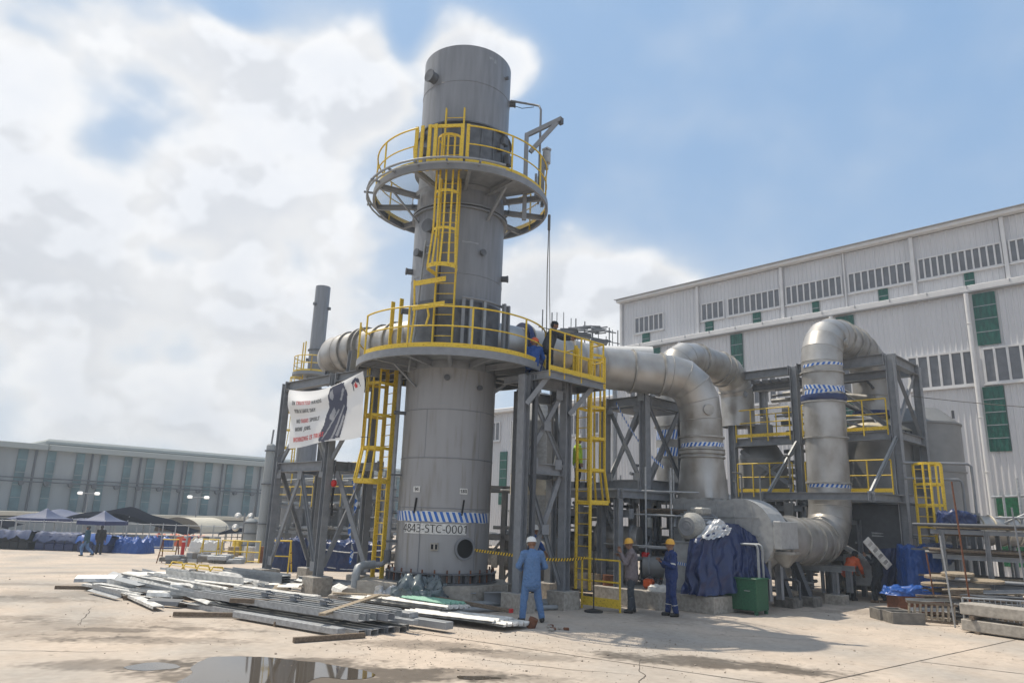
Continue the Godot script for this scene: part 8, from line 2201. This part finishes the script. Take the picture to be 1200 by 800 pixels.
func skid(label: String, at: Vector3, w: float, d: float, h: float, seed_: int, turn := 0.0) -> void:
	# a steel frame full of drums, pipes, valves and trays
	var rng := RandomNumberGenerator.new(); rng.seed = seed_
	var t := thing("process_skid", label, "process skid", at, turn)
	org.erase(t)                                             # local coordinates
	var ms := [M.steel, M.steel_dark, M.galv, M.vessel, M.steel_light, M.stainless_dull, M.stainless]
	var nx := int(w / 1.3) + 1
	for i in nx + 1:
		for j in 2:
			var m := MB.new(); m.hbeam(Vector3((float(i) / nx - 0.5) * w, 0, (j - 0.5) * d), Vector3((float(i) / nx - 0.5) * w, h, (j - 0.5) * d), Vector3.RIGHT, 0.15, 0.15, 0.012, 0.01); part("post", m, M.steel, t, false)
	for y in [h * 0.48, h - 0.08]:
		for j in 2:
			var m := MB.new(); m.hbeam(Vector3(-w / 2, y, (j - 0.5) * d), Vector3(w / 2, y, (j - 0.5) * d), Vector3.UP, 0.18, 0.12, 0.012, 0.01); part("beam", m, M.steel, t, false)
		var f := MB.new(); f.box(Vector3(0, y + 0.1, 0), Vector3(w, 0.02, d)); part("floor_plate", f, M.steel_dark, t, false)
	for i in nx:
		var x0 := (float(i) / nx - 0.5) * w; var x1 := (float(i + 1) / nx - 0.5) * w
		if rng.randf() < 0.7:
			var m := MB.new(); m.channel(Vector3(x0, 0.1, d / 2), Vector3(x1, h * 0.46, d / 2), Vector3.BACK, 0.09, 0.04, 0.008); part("brace", m, M.steel, t, false)
	for k in int(w * 1.6):
		var p := Vector3(rng.randf_range(-w, w) * 0.42, rng.randf_range(0.35, h * 0.9), rng.randf_range(-d, d) * 0.35)
		var r := rng.randf_range(0.16, 0.38); var l := rng.randf_range(0.5, 1.3)
		var ax: Vector3 = Vector3.RIGHT if k % 2 else Vector3.UP
		var m := MB.new(); m.lathe([Vector2(0, -l / 2 - r * 0.3), Vector2(r * 0.7, -l / 2 - r * 0.15), Vector2(r, -l / 2), Vector2(r, l / 2), Vector2(r * 0.7, l / 2 + r * 0.15), Vector2(0, l / 2 + r * 0.3)], 20, Transform3D(MB.along(ax), p)); part("drum", m, ms[rng.randi_range(2, 6)], t, false)
	for k in int(w * 7):
		var p := Vector3(rng.randf_range(-w, w) * 0.5, rng.randf_range(0.15, h), rng.randf_range(-0.5, 0.5) * d)
		var a: Vector3 = [Vector3.RIGHT, Vector3.UP, Vector3.RIGHT, Vector3.BACK][k % 4] * rng.randf_range(0.5, 2.0); var b: Vector3 = [Vector3.UP, Vector3.BACK, Vector3.DOWN, Vector3.RIGHT][k % 4] * rng.randf_range(0.2, 0.8)
		var r := rng.randf_range(0.02, 0.07)
		var m := MB.new(); m.tube([p, p + a * 0.96, p + a + b * 0.06, p + a + b], r, 8); part("pipe", m, ms[rng.randi_range(0, 6)], t, false)
		if k % 3 == 0:
			var v := MB.new(); v.band(p + a * 0.5, a, r * 0.9, r * 1.9, 0.05, 12); v.box(p + a * 0.5 + Vector3(0, r * 2.2, 0), Vector3(0.1, 0.16, 0.1)); part("valve", v, [M.steel_dark, M.motor, M.red, M.vessel][rng.randi_range(0, 3)], t, false)
	for k in int(w * 1.5):
		var m := MB.new(); m.box(Vector3(rng.randf_range(-w, w) * 0.45, rng.randf_range(0.3, h), d * 0.5), Vector3(rng.randf_range(0.2, 0.55), rng.randf_range(0.25, 0.7), 0.22), Basis.IDENTITY, 0.015); part("cabinet", m, [M.motor, M.vessel, M.steel_dark][k % 3], t, false)
	for k in 3:
		var x := (k / 2.0 - 0.5) * w * 0.8
		var m := MB.new(); m.tube([Vector3(x, h, d * 0.4), Vector3(x, h + rng.randf_range(0.4, 1.1), d * 0.4)], 0.03, 6); part("vent", m, M.galv, t, false)

func skids() -> void:
	skid("crowded grey pipe skid seen between the stack and the near walkway column", Vector3(-2.6, 0, -5.6), 3.4, 1.4, 3.3, 101, 0.75)
	skid("tall crowded pipe skid behind the walkway frame", Vector3(-1.8, 0, -8.4), 4.6, 1.6, 3.6, 102, 0.6)
	skid("dark pipe skid behind the yellow ladder and the middle frame", Vector3(1.2, 0, -9.4), 4.4, 1.6, 3.1, 103, 0.0)
	skid("low pipe skid between the middle frame and the fan", Vector3(3.3, 0.4, -8.0), 2.6, 1.2, 2.3, 104, 0.2)
	skid("pipe skid in the shade under the tower's left bay", Vector3(2.9, 0, -13.4), 3.4, 1.6, 3.0, 105, 0.0)
	skid("far pipe skid behind the left frame's rear columns", Vector3(-19.5, -0.45, -13.0), 5.0, 2.0, 3.6, 106, 0.8)
	skid("far pipe skid in the gap left of the stack foot", Vector3(-14.5, -0.25, -10.5), 4.5, 1.6, 2.2, 107, 0.8)
	skid("pipe skid behind the duct stand by the man with orange sleeves", Vector3(4.6, 0, -14.9), 2.4, 1.2, 2.6, 108, 0.0)
	var lg := MB.new(); lg.box(Vector3(-3.2, 1.9, -7.0), Vector3(0.9, 0.5, 0.03), Basis(Vector3.UP, 0.75)); solo("bright_board", lg, M.hivis, "yellow-green board glimpsed between the stack and the near column", "board")

func right_yard() -> void:
	var rng := RandomNumberGenerator.new(); rng.seed = 8
	# storage rack with steel on its levels
	var r := thing("storage_rack", "steel storage rack loaded with bars at the right edge", "rack", Vector3(10.6, 0, -11.6))
	var o := Vector3(9.25, 0, -11.2)
	for i in 4:
		for j in 2:
			var p := o + Vector3(i * 1.1, 0, -j * 1.2 - i * 0.1)
			var m := MB.new(); m.hbeam(p, p + Vector3.UP * 2.35, Vector3.RIGHT, 0.12, 0.12, 0.01, 0.01); part("post", m, M.steel, r)
	for y in [0.85, 1.6, 2.3]:
		for j in 2:
			var m := MB.new(); m.hbeam(o + Vector3(-0.3, y, -j * 1.2), o + Vector3(5.0, y, -j * 1.2 - 0.35), Vector3.UP, 0.12, 0.1, 0.01, 0.01); part("beam", m, M.steel, r)
	for y in [0.98, 1.73, 2.43]:
		for k in 14:
			var z := -k * 0.09 + rng.randf_range(-0.03, 0.03)
			var m := MB.new()
			var a := o + Vector3(rng.randf_range(-0.9, -0.1), y + rng.randf_range(-0.03, 0.07), z); var b := a + Vector3(rng.randf_range(3.2, 5.2), rng.randf_range(-0.02, 0.06), rng.randf_range(-0.5, -0.1))
			if k % 3 == 0: m.tube([a, b], rng.randf_range(0.03, 0.06), 8)
			elif k % 3 == 1: m.channel(a, b, Vector3.UP, 0.13, 0.05, 0.008)
			else: m.bar(a, b, Vector3.UP, 0.06, 0.12)
			solo("stored_bar", m, [M.wood, M.wood, M.wood_light, M.stainless_dull, M.steel, M.steel_dark, M.steel_dark][rng.randi_range(0, 6)], "%s bar lying on the %s level of the storage rack" % [["steel", "flat", "weathered"][k % 3], "lowest" if y < 1.0 else ("middle" if y < 2.0 else "top")], "steel bar", "bars on the storage rack")
	# lower clutter in front of the rack
	for k in 70:
		var a := Vector3(rng.randf_range(8.7, 11.2), rng.randf_range(0.05, 0.8), rng.randf_range(-10.9, -9.0))
		var d := Vector3(1, rng.randf_range(-0.10, 0.10), rng.randf_range(-0.75, -0.05)).normalized()
		var m := MB.new(); var ln := rng.randf_range(0.6, 2.2)
		if k % 3 == 0: m.tube([a, a + d * ln], 0.03, 6)
		elif k % 3 == 1: m.bar(a, a + d * ln, Vector3.UP, 0.04, rng.randf_range(0.08, 0.3))
		else: m.angle(a, a + d * ln, Vector3.UP, 0.09, 0.008)
		solo("scrap_piece", m, [M.wood, M.wood, M.steel, M.wood_light, M.steel_dark, M.steel_dark, M.galv][rng.randi_range(0, 6)], "%s in the %s of the heap before the rack" % [["thin old tube", "weathered board or flat bar", "short angle bar"][k % 3], "left part" if a.x < 9.5 else ("middle" if a.x < 10.4 else "right part")], "scrap", "scrap before the storage rack")
	for q in [[9.35, -10.2, 1.05, 0.75, "second highest"], [9.75, -10.4, 1.15, 0.8, "highest"], [9.1, -10.6, 0.82, 0.7, "lowest"], [10.4, -10.6, 1.0, 0.8, "rightmost"]]:
		var m := MB.new(); m.lathe([Vector2(0, 0), Vector2(q[3] / 2, 0), Vector2(q[3] / 2, 0.06), Vector2(0, 0.06)], 18, Transform3D(Basis(Vector3.RIGHT, 0.06), Vector3(q[0], q[2], q[1])))
		solo("round_lid", m, M.wood_light, "flat round lid lying %s on the scrap before the rack" % q[4], "lid")
	# poles
	for q in [[10.15, -8.2, 2.2, M.galv, "thin pale pole stuck upright in the scrap"], [9.3, -9.9, 1.7, M.rust, "thin rusty pole left in the scrap"], [10.35, -9.0, 3.6, M.rust, "tall thin rusty pole above the rack"], [11.3, -10.6, 3.0, M.steel, "dark pole at the right end of the rack"]]:
		var m := MB.new(); m.tube([Vector3(q[0], 0, q[1]), Vector3(q[0] - 0.12, q[2], q[1] + 0.05)], 0.022, 8); solo("upright_pole", m, q[3], q[4], "pole")
	var pb := thing("pipe_bracing", "pale scaffold tubes crossing before the green door", "scaffold", Vector3(11.2, 2.0, -12.5))
	for q in [[Vector3(10.3, 3.35, -12.6), Vector3(13.0, 3.5, -13.2)], [Vector3(10.6, 2.6, -12.4), Vector3(12.6, 3.7, -13.0)], [Vector3(11.0, 2.4, -12.5), Vector3(11.0, 3.9, -12.6)], [Vector3(10.4, 2.75, -12.3), Vector3(13.0, 2.8, -12.9)]]: tube_part("tube", q, 0.035, M.galv, pb, 8)
	for x in [10.6, 11.4]: tube_part("leg", [Vector3(x, 0, -12.6), Vector3(x, 3.4, -12.6)], 0.035, M.galv, pb, 8)
	# sheets
	drape("blue_tarp", "faded dark blue sheet hung behind the worker with the board", [Vector3(6.65, 1.66, -13.45), Vector3(7.1, 1.72, -13.9), Vector3(7.5, 1.66, -14.2)], [Vector3(6.5, 0.2, -13.3), Vector3(7.0, 0.15, -13.85), Vector3(7.5, 0.2, -14.15)], M.tarp, 61, 5.0, 0.10)
	tarp("bright_tarp", "bright blue sheet draped over a tall stack left of the rack", Vector3(7.95, 0.2, -13.4), 1.15, 0.9, 1.6, M.tarp_bright, 63, 0.75, 0.14, "tarpaulin", 1.3)
	drape("bright_tarp", "pale blue corner of sheet hanging right of the tall bright blue one", [Vector3(8.25, 1.92, -12.95), Vector3(8.7, 1.95, -13.3), Vector3(9.2, 1.86, -13.7)], [Vector3(8.5, 1.5, -12.85), Vector3(8.8, 1.25, -13.15), Vector3(9.15, 1.62, -13.6)], M.canopy_blue, 65, 4.0, 0.08)
	tarp("blue_tarp", "small dark blue sheet on top of the pipes above the rack", Vector3(9.42, 2.3, -12.15), 0.85, 0.7, 0.58, M.tarp, 67, 0.5, 0.10, "tarpaulin", 1.2)
	var lt := MB.new(); lt.box(Vector3(9.42, 2.24, -12.15), Vector3(1.1, 0.1, 0.9), Basis(Vector3.UP, 0.5)); solo("plank_stack", lt, M.wood, "flat stack of boards under the small dark blue sheet", "boards")
	tarp("blue_tarp", "low blue sheet over a rusty crate in front of the bright sheets", Vector3(8.55, 0.50, -10.45), 1.35, 0.8, 0.22, M.tarp_bright, 69, 0.75, 0.10, "tarpaulin", 1.2)
	var cr := MB.new(); cr.box(Vector3(8.6, 0.27, -10.4), Vector3(1.25, 0.5, 0.75), Basis(Vector3.UP, 0.75), 0.02); solo("rusty_crate", cr, M.rust, "rusty crate under the low blue sheet", "crate")
	var dr := thing("ribbed_duct", "pale ribbed duct lying behind the small blue sheet", "duct", Vector3(8.9, 2.0, -14.4))
	var db := MB.new(); db.tube([Vector3(8.3, 2.45, -13.9), Vector3(10.6, 2.35, -16.0)], 0.45, 24); part("duct_shell", db, M.stainless, dr)
	for k in 8:
		var m := MB.new(); m.ring(Vector3(8.3, 2.45, -13.9).lerp(Vector3(10.6, 2.35, -16.0), (k + 0.5) / 8), Vector3(2.3, -0.1, -2.1), 0.46, 0.03, 28, 6); part("rib", m, M.cone_cream, dr)
	for k in 2: tube_part("leg", [Vector3(8.8 + k * 1.3, 0, -14.4 - k * 1.2), Vector3(8.8 + k * 1.3, 2.1, -14.4 - k * 1.2)], 0.07, M.steel, dr)
	# worker bench rails behind the tarps
	var rl := thing("grey_rail", "long grey rail behind the blue sheets", "rail", Vector3(8.3, 1.9, -12.9))
	for y in [2.02, 1.93]: tube_part("tube", [Vector3(6.2, y + 0.15, -14.3), Vector3(9.6, y + 0.1, -14.6)], 0.035, M.galv, rl, 8)
	for x in [7.6, 9.5]: tube_part("leg", [Vector3(x, 0, -14.45), Vector3(x, 2.1, -14.45)], 0.035, M.galv, rl, 6)
	# two long concrete blocks with a timber between
	for q in [[0.17, "lower of the two long pale concrete blocks at the right edge"], [0.53, "upper of the two long pale concrete blocks at the right edge"]]:
		var m := MB.new(); m.box(Vector3(11.75, q[0] + (0.0 if q[0] < 0.3 else 0.0), -7.55), Vector3(2.5, 0.26, 0.62), Basis(Vector3.UP, -0.22), 0.02); solo("concrete_block", m, M.concrete, q[1], "concrete block")
	for q in [[10.8, -7.75, "left"], [11.9, -7.5, "middle"]]:
		var m := MB.new(); m.box(Vector3(q[0], 0.35, q[1]), Vector3(0.1, 0.08, 0.7), Basis(Vector3.UP, -0.22)); solo("spacer_timber", m, M.wood, "%s dark spacer between the two concrete blocks" % q[2], "timber")
		var m2 := MB.new(); m2.box(Vector3(q[0] + 0.1, 0.02, q[1]), Vector3(0.1, 0.05, 0.8), Basis(Vector3.UP, -0.22)); solo("spacer_timber", m2, M.wood, "%s dark bearer under the lower concrete block" % q[2], "timber")
	# slatted pallet, low boxes, wire rail
	var pg := thing("slatted_pallet", "weathered slatted grid leaning in the scrap at the right", "pallet", Vector3(9.6, 0.2, -8.0))
	var pB := Basis(Vector3(0.72, -0.05, -0.70).normalized(), Vector3(0.25, 0.85, 0.35).normalized(), Vector3(0.66, -0.45, 0.6).normalized())
	for k in 9:
		var m := MB.new(); m.bar(Vector3(9.25, 0.12, -7.75) + pB.x * k * 0.14, Vector3(9.25, 0.12, -7.75) + pB.x * k * 0.14 + Vector3(0.0, 0.42, -0.12), pB.x, 0.05, 0.03); part("slat", m, M.wood_light, pg)
	for e in [0.0, 1.0]:
		var m := MB.new(); var b: Vector3 = Vector3(9.25, 0.12, -7.75) + Vector3(0, 0.42, -0.12) * e; m.bar(b - pB.x * 0.06, b + pB.x * 1.2, Vector3.UP, 0.06, 0.05); part("edge", m, M.wood, pg)
	for q in [[8.6, -8.35, 0.62, "low grey concrete trough, the left of two"], [9.05, -7.95, 0.55, "low grey concrete trough, the right of two"]]:
		var t := thing("concrete_trough", q[3], "trough", Vector3(q[0], 0, q[1]))
		var B := Basis(Vector3.UP, 0.75)
		for s in [[0, 0.28, 0.8, 0.06], [0, -0.28, 0.8, 0.06]]: box_part("wall", Vector3(q[0], 0.14, q[1]) + B * Vector3(s[0], 0, s[1]), Vector3(s[2], 0.28, s[3]), M.concrete_dark, t, 0.01, B)
		for s in [0.37, -0.37]: box_part("wall", Vector3(q[0], 0.137, q[1]) + B * Vector3(s, 0, 0), Vector3(0.06, 0.274, 0.49), M.concrete_dark, t, 0.01, B)
		box_part("floor", Vector3(q[0], 0.04, q[1]), Vector3(0.66, 0.07, 0.48), M.concrete_dark, t, 0.0, B)
	var wr := thing("low_railing", "low pale bar railing behind the concrete blocks", "railing", Vector3(11.4, 0, -8.4))
	var w0 := Vector3(10.45, 0, -7.9); var w1 := Vector3(12.6, 0, -9.0)
	for k in 22: tube_part("bar", [w0.lerp(w1, k / 21.0) + Vector3.UP * 0.1, w0.lerp(w1, k / 21.0) + Vector3.UP * 0.75], 0.012, M.galv, wr, 5)
	for y in [0.1, 0.75]: tube_part("rail", [w0 + Vector3.UP * y, w1 + Vector3.UP * y], 0.022, M.galv, wr, 6)
	for k in 3: tube_part("leg", [w0.lerp(w1, k / 2.0), w0.lerp(w1, k / 2.0) + Vector3.UP * 0.75], 0.025, M.galv, wr, 6)
	# blue sheet over the fan shaft with its silver corner
	drape("blue_tarp", "dark blue sheet hanging in folds over the fan shaft beside the green box", [Vector3(4.85, 1.86, -4.72), Vector3(5.27, 1.95, -4.78), Vector3(5.45, 2.25, -5.7), Vector3(5.75, 1.75, -6.4)], [Vector3(4.72, 0.46, -4.5), Vector3(5.33, 0.44, -4.62), Vector3(5.65, 0.5, -5.4), Vector3(5.95, 0.7, -5.95)], M.tarp, 71, 6.0, 0.24, 0.0)
	drape("blue_tarp", "back half of the dark sheet lying against the fan casing", [Vector3(5.15, 2.34, -5.95), Vector3(5.5, 2.3, -6.2), Vector3(5.9, 2.0, -6.4)], [Vector3(5.5, 0.6, -5.7), Vector3(5.9, 0.7, -6.05), Vector3(6.3, 0.9, -6.38)], M.tarp, 73, 4.0, 0.14)
	drape("silver_sheet", "turned back silver corner of the sheet over the fan shaft", [Vector3(5.1, 2.36, -5.3), Vector3(5.3, 2.42, -5.5), Vector3(5.52, 2.2, -5.8)], [Vector3(5.0, 1.72, -4.68), Vector3(5.3, 1.85, -4.7), Vector3(5.58, 2.0, -5.5)], M.tarp_silver, 75, 3.0, 0.10)
	# light things on the plinth
	tarp("white_sack", "white sack lying on the plinth between the two yellow-helmeted men", Vector3(3.95, 0.44, -4.5), 0.5, 0.34, 0.16, M.sheet_white, 81, 0.4, 0.1, "sack", 0.6)
	var og := thing("orange_machine", "small orange and black machine on the plinth", "machine", Vector3(3.5, 0.45, -4.7))
	box_part("machine_body", Vector3(3.5, 0.6, -4.7), Vector3(0.3, 0.26, 0.26), M.orange, og, 0.06); tube_part("wheel", [Vector3(3.72, 0.6, -4.75), Vector3(3.80, 0.6, -4.8)], 0.17, M.rubber, og, 16); tube_part("handle", [Vector3(3.4, 0.72, -4.6), Vector3(3.6, 0.85, -4.6), Vector3(3.75, 0.75, -4.65)], 0.015, M.ink, og, 6)
	var ppl := MB.new(); ppl.extrude([Vector2(-0.35, 0), Vector2(0.35, 0), Vector2(0.1, 1.0), Vector2(-0.05, 1.0)], Vector3(4.1, 0.45, -4.95), Vector3(4.1, 0.45, -4.92), Vector3.RIGHT); solo("leaning_sheet", ppl, M.pedestal, "pale triangular steel sheet leaning left of the motor stand", "steel sheet")
	# machinery between the middle frame and the stack
	var mc := thing("blower_set", "blower drums and piping in the shade under the middle floor", "blower", Vector3(1.5, 0.3, -5.2))
	for q in [[Vector3(0.0, 1.1, -4.9), Vector3(1.9, 1.1, -5.6), 0.5, M.stainless_dull], [Vector3(1.4, 1.8, -5.0), Vector3(2.7, 1.8, -5.4), 0.34, M.stainless], [Vector3(2.9, 1.0, -5.3), Vector3(4.0, 1.0, -5.9), 0.3, M.vessel], [Vector3(-0.8, 1.3, -3.8), Vector3(0.6, 1.3, -4.6), 0.42, M.vessel]]:
		tube_part("drum", [q[0], q[1]], q[2], q[3], mc, 24)
		for e in [0.15, 0.85]:
			var m := MB.new(); m.band(q[0].lerp(q[1], e), q[1] - q[0], q[2] - 0.02, q[2] + 0.06, 0.05, 24); part("flange", m, M.steel, mc)
		for e in [0.2, 0.8]:
			var p: Vector3 = q[0].lerp(q[1], e); box_part("saddle", Vector3(p.x, (p.y - q[2]) / 2 + 0.1, p.z), Vector3(0.2, p.y - q[2] + 0.1, 0.3), M.steel, mc)
	for k in 26:
		var a := Vector3(rng.randf_range(-0.5, 3.2), rng.randf_range(0.5, 2.9), rng.randf_range(-6.6, -4.8))
		var d: Vector3 = [Vector3(1, 0, 0), Vector3(0, 0, -1), Vector3(0, 1, 0)][k % 3] * rng.randf_range(0.5, 1.8)
		tube_part("pipe", [a, a + d, a + d + Vector3(0, -0.35, 0.1)], rng.randf_range(0.025, 0.075), [M.steel, M.galv, M.steel_dark, M.stainless_dull][k % 4], mc)
	for k in 12: box_part("valve", Vector3(rng.randf_range(-0.4, 3.0), rng.randf_range(0.6, 2.8), rng.randf_range(-5.6, -4.7)), Vector3(rng.randf_range(0.12, 0.4), rng.randf_range(0.12, 0.4), 0.2), [M.steel_dark, M.motor, M.vessel, M.red][k % 4], mc, 0.03)
	var sp := thing("scaffold_poles", "pale scaffold tubes standing between the middle frame and the motor", "scaffold", Vector3(3.2, 0.4, -5.6))
	for q in [[3.0, -5.3], [3.5, -5.9], [3.2, -6.5], [2.8, -6.9]]: tube_part("standard", [Vector3(q[0], 0.4, q[1]), Vector3(q[0], 3.9, q[1])], 0.03, M.galv, sp, 8)
	for y in [1.55, 2.5, 3.2]: tube_part("ledger", [Vector3(2.2, y, -5.0), Vector3(4.2, y - 0.02, -6.3)], 0.028, M.galv, sp, 8)
	tube_part("ledger", [Vector3(2.0, 1.62, -4.5), Vector3(4.6, 1.6, -5.2)], 0.022, M.galv, sp, 6)
	for k in 3: box_part("board", Vector3(3.1 + k * 0.12, 2.56 + k * 0.05, -5.9), Vector3(1.2, 0.04, 0.22), M.wood, sp, 0.0, Basis(Vector3.UP, 0.55))
	for k in 3: 
		var m := MB.new(); m.tube([Vector3(1.3 + k * 0.5, 0.3, -4.45), Vector3(1.3 + k * 0.5, 0.75, -4.45)], 0.2, 14); solo("small_drum", m, [M.concrete, M.wood_light, M.rust][k], ["grey drum behind the yellow barrier", "beige drum behind the yellow barrier", "rusty drum behind the yellow barrier"][k], "drum")
	# grey round vessel behind the walkway frame
	var bv := thing("brown_vessel", "stained stainless vessel with a pale middle behind the walkway frame", "vessel", Vector3(-0.9, 0.3, -4.6))
	var b0 := MB.new(); b0.lathe([Vector2(0.5, 1.0), Vector2(0.86, 2.0), Vector2(0.86, 3.0)], 40, Transform3D(Basis.IDENTITY, Vector3(-0.9, 0, -4.6))); part("lower_shell", b0, M.galv, bv)
	var b1 := MB.new(); b1.lathe([Vector2(0.86, 3.0), Vector2(0.86, 3.7)], 40, Transform3D(Basis.IDENTITY, Vector3(-0.9, 0, -4.6))); part("pale_band", b1, M.cone_cream, bv)
	var b2 := MB.new(); b2.lathe([Vector2(0.88, 3.7), Vector2(0.88, 5.4), Vector2(0.4, 6.4), Vector2(0, 6.4)], 40, Transform3D(Basis.IDENTITY, Vector3(-0.9, 0, -4.6))); part("upper_shell", b2, M.galv, bv)
	for k in 4: tube_part("leg", [Vector3(-0.9 + 0.6 * cos(k * PI / 2), 0, -4.6 + 0.6 * sin(k * PI / 2)), Vector3(-0.9 + 0.6 * cos(k * PI / 2), 2.2, -4.6 + 0.6 * sin(k * PI / 2))], 0.07, M.steel, bv)

func _ready() -> void:
	camera_and_light()
	materials()
	ground()
	grit()
	hall()
	annex()
	left_hall()
	stack()
	frames()
	ducts()
	tower()
	fan_set()
	people()
	scrap()
	banner()
	far_left()
	right_yard()
	skids()
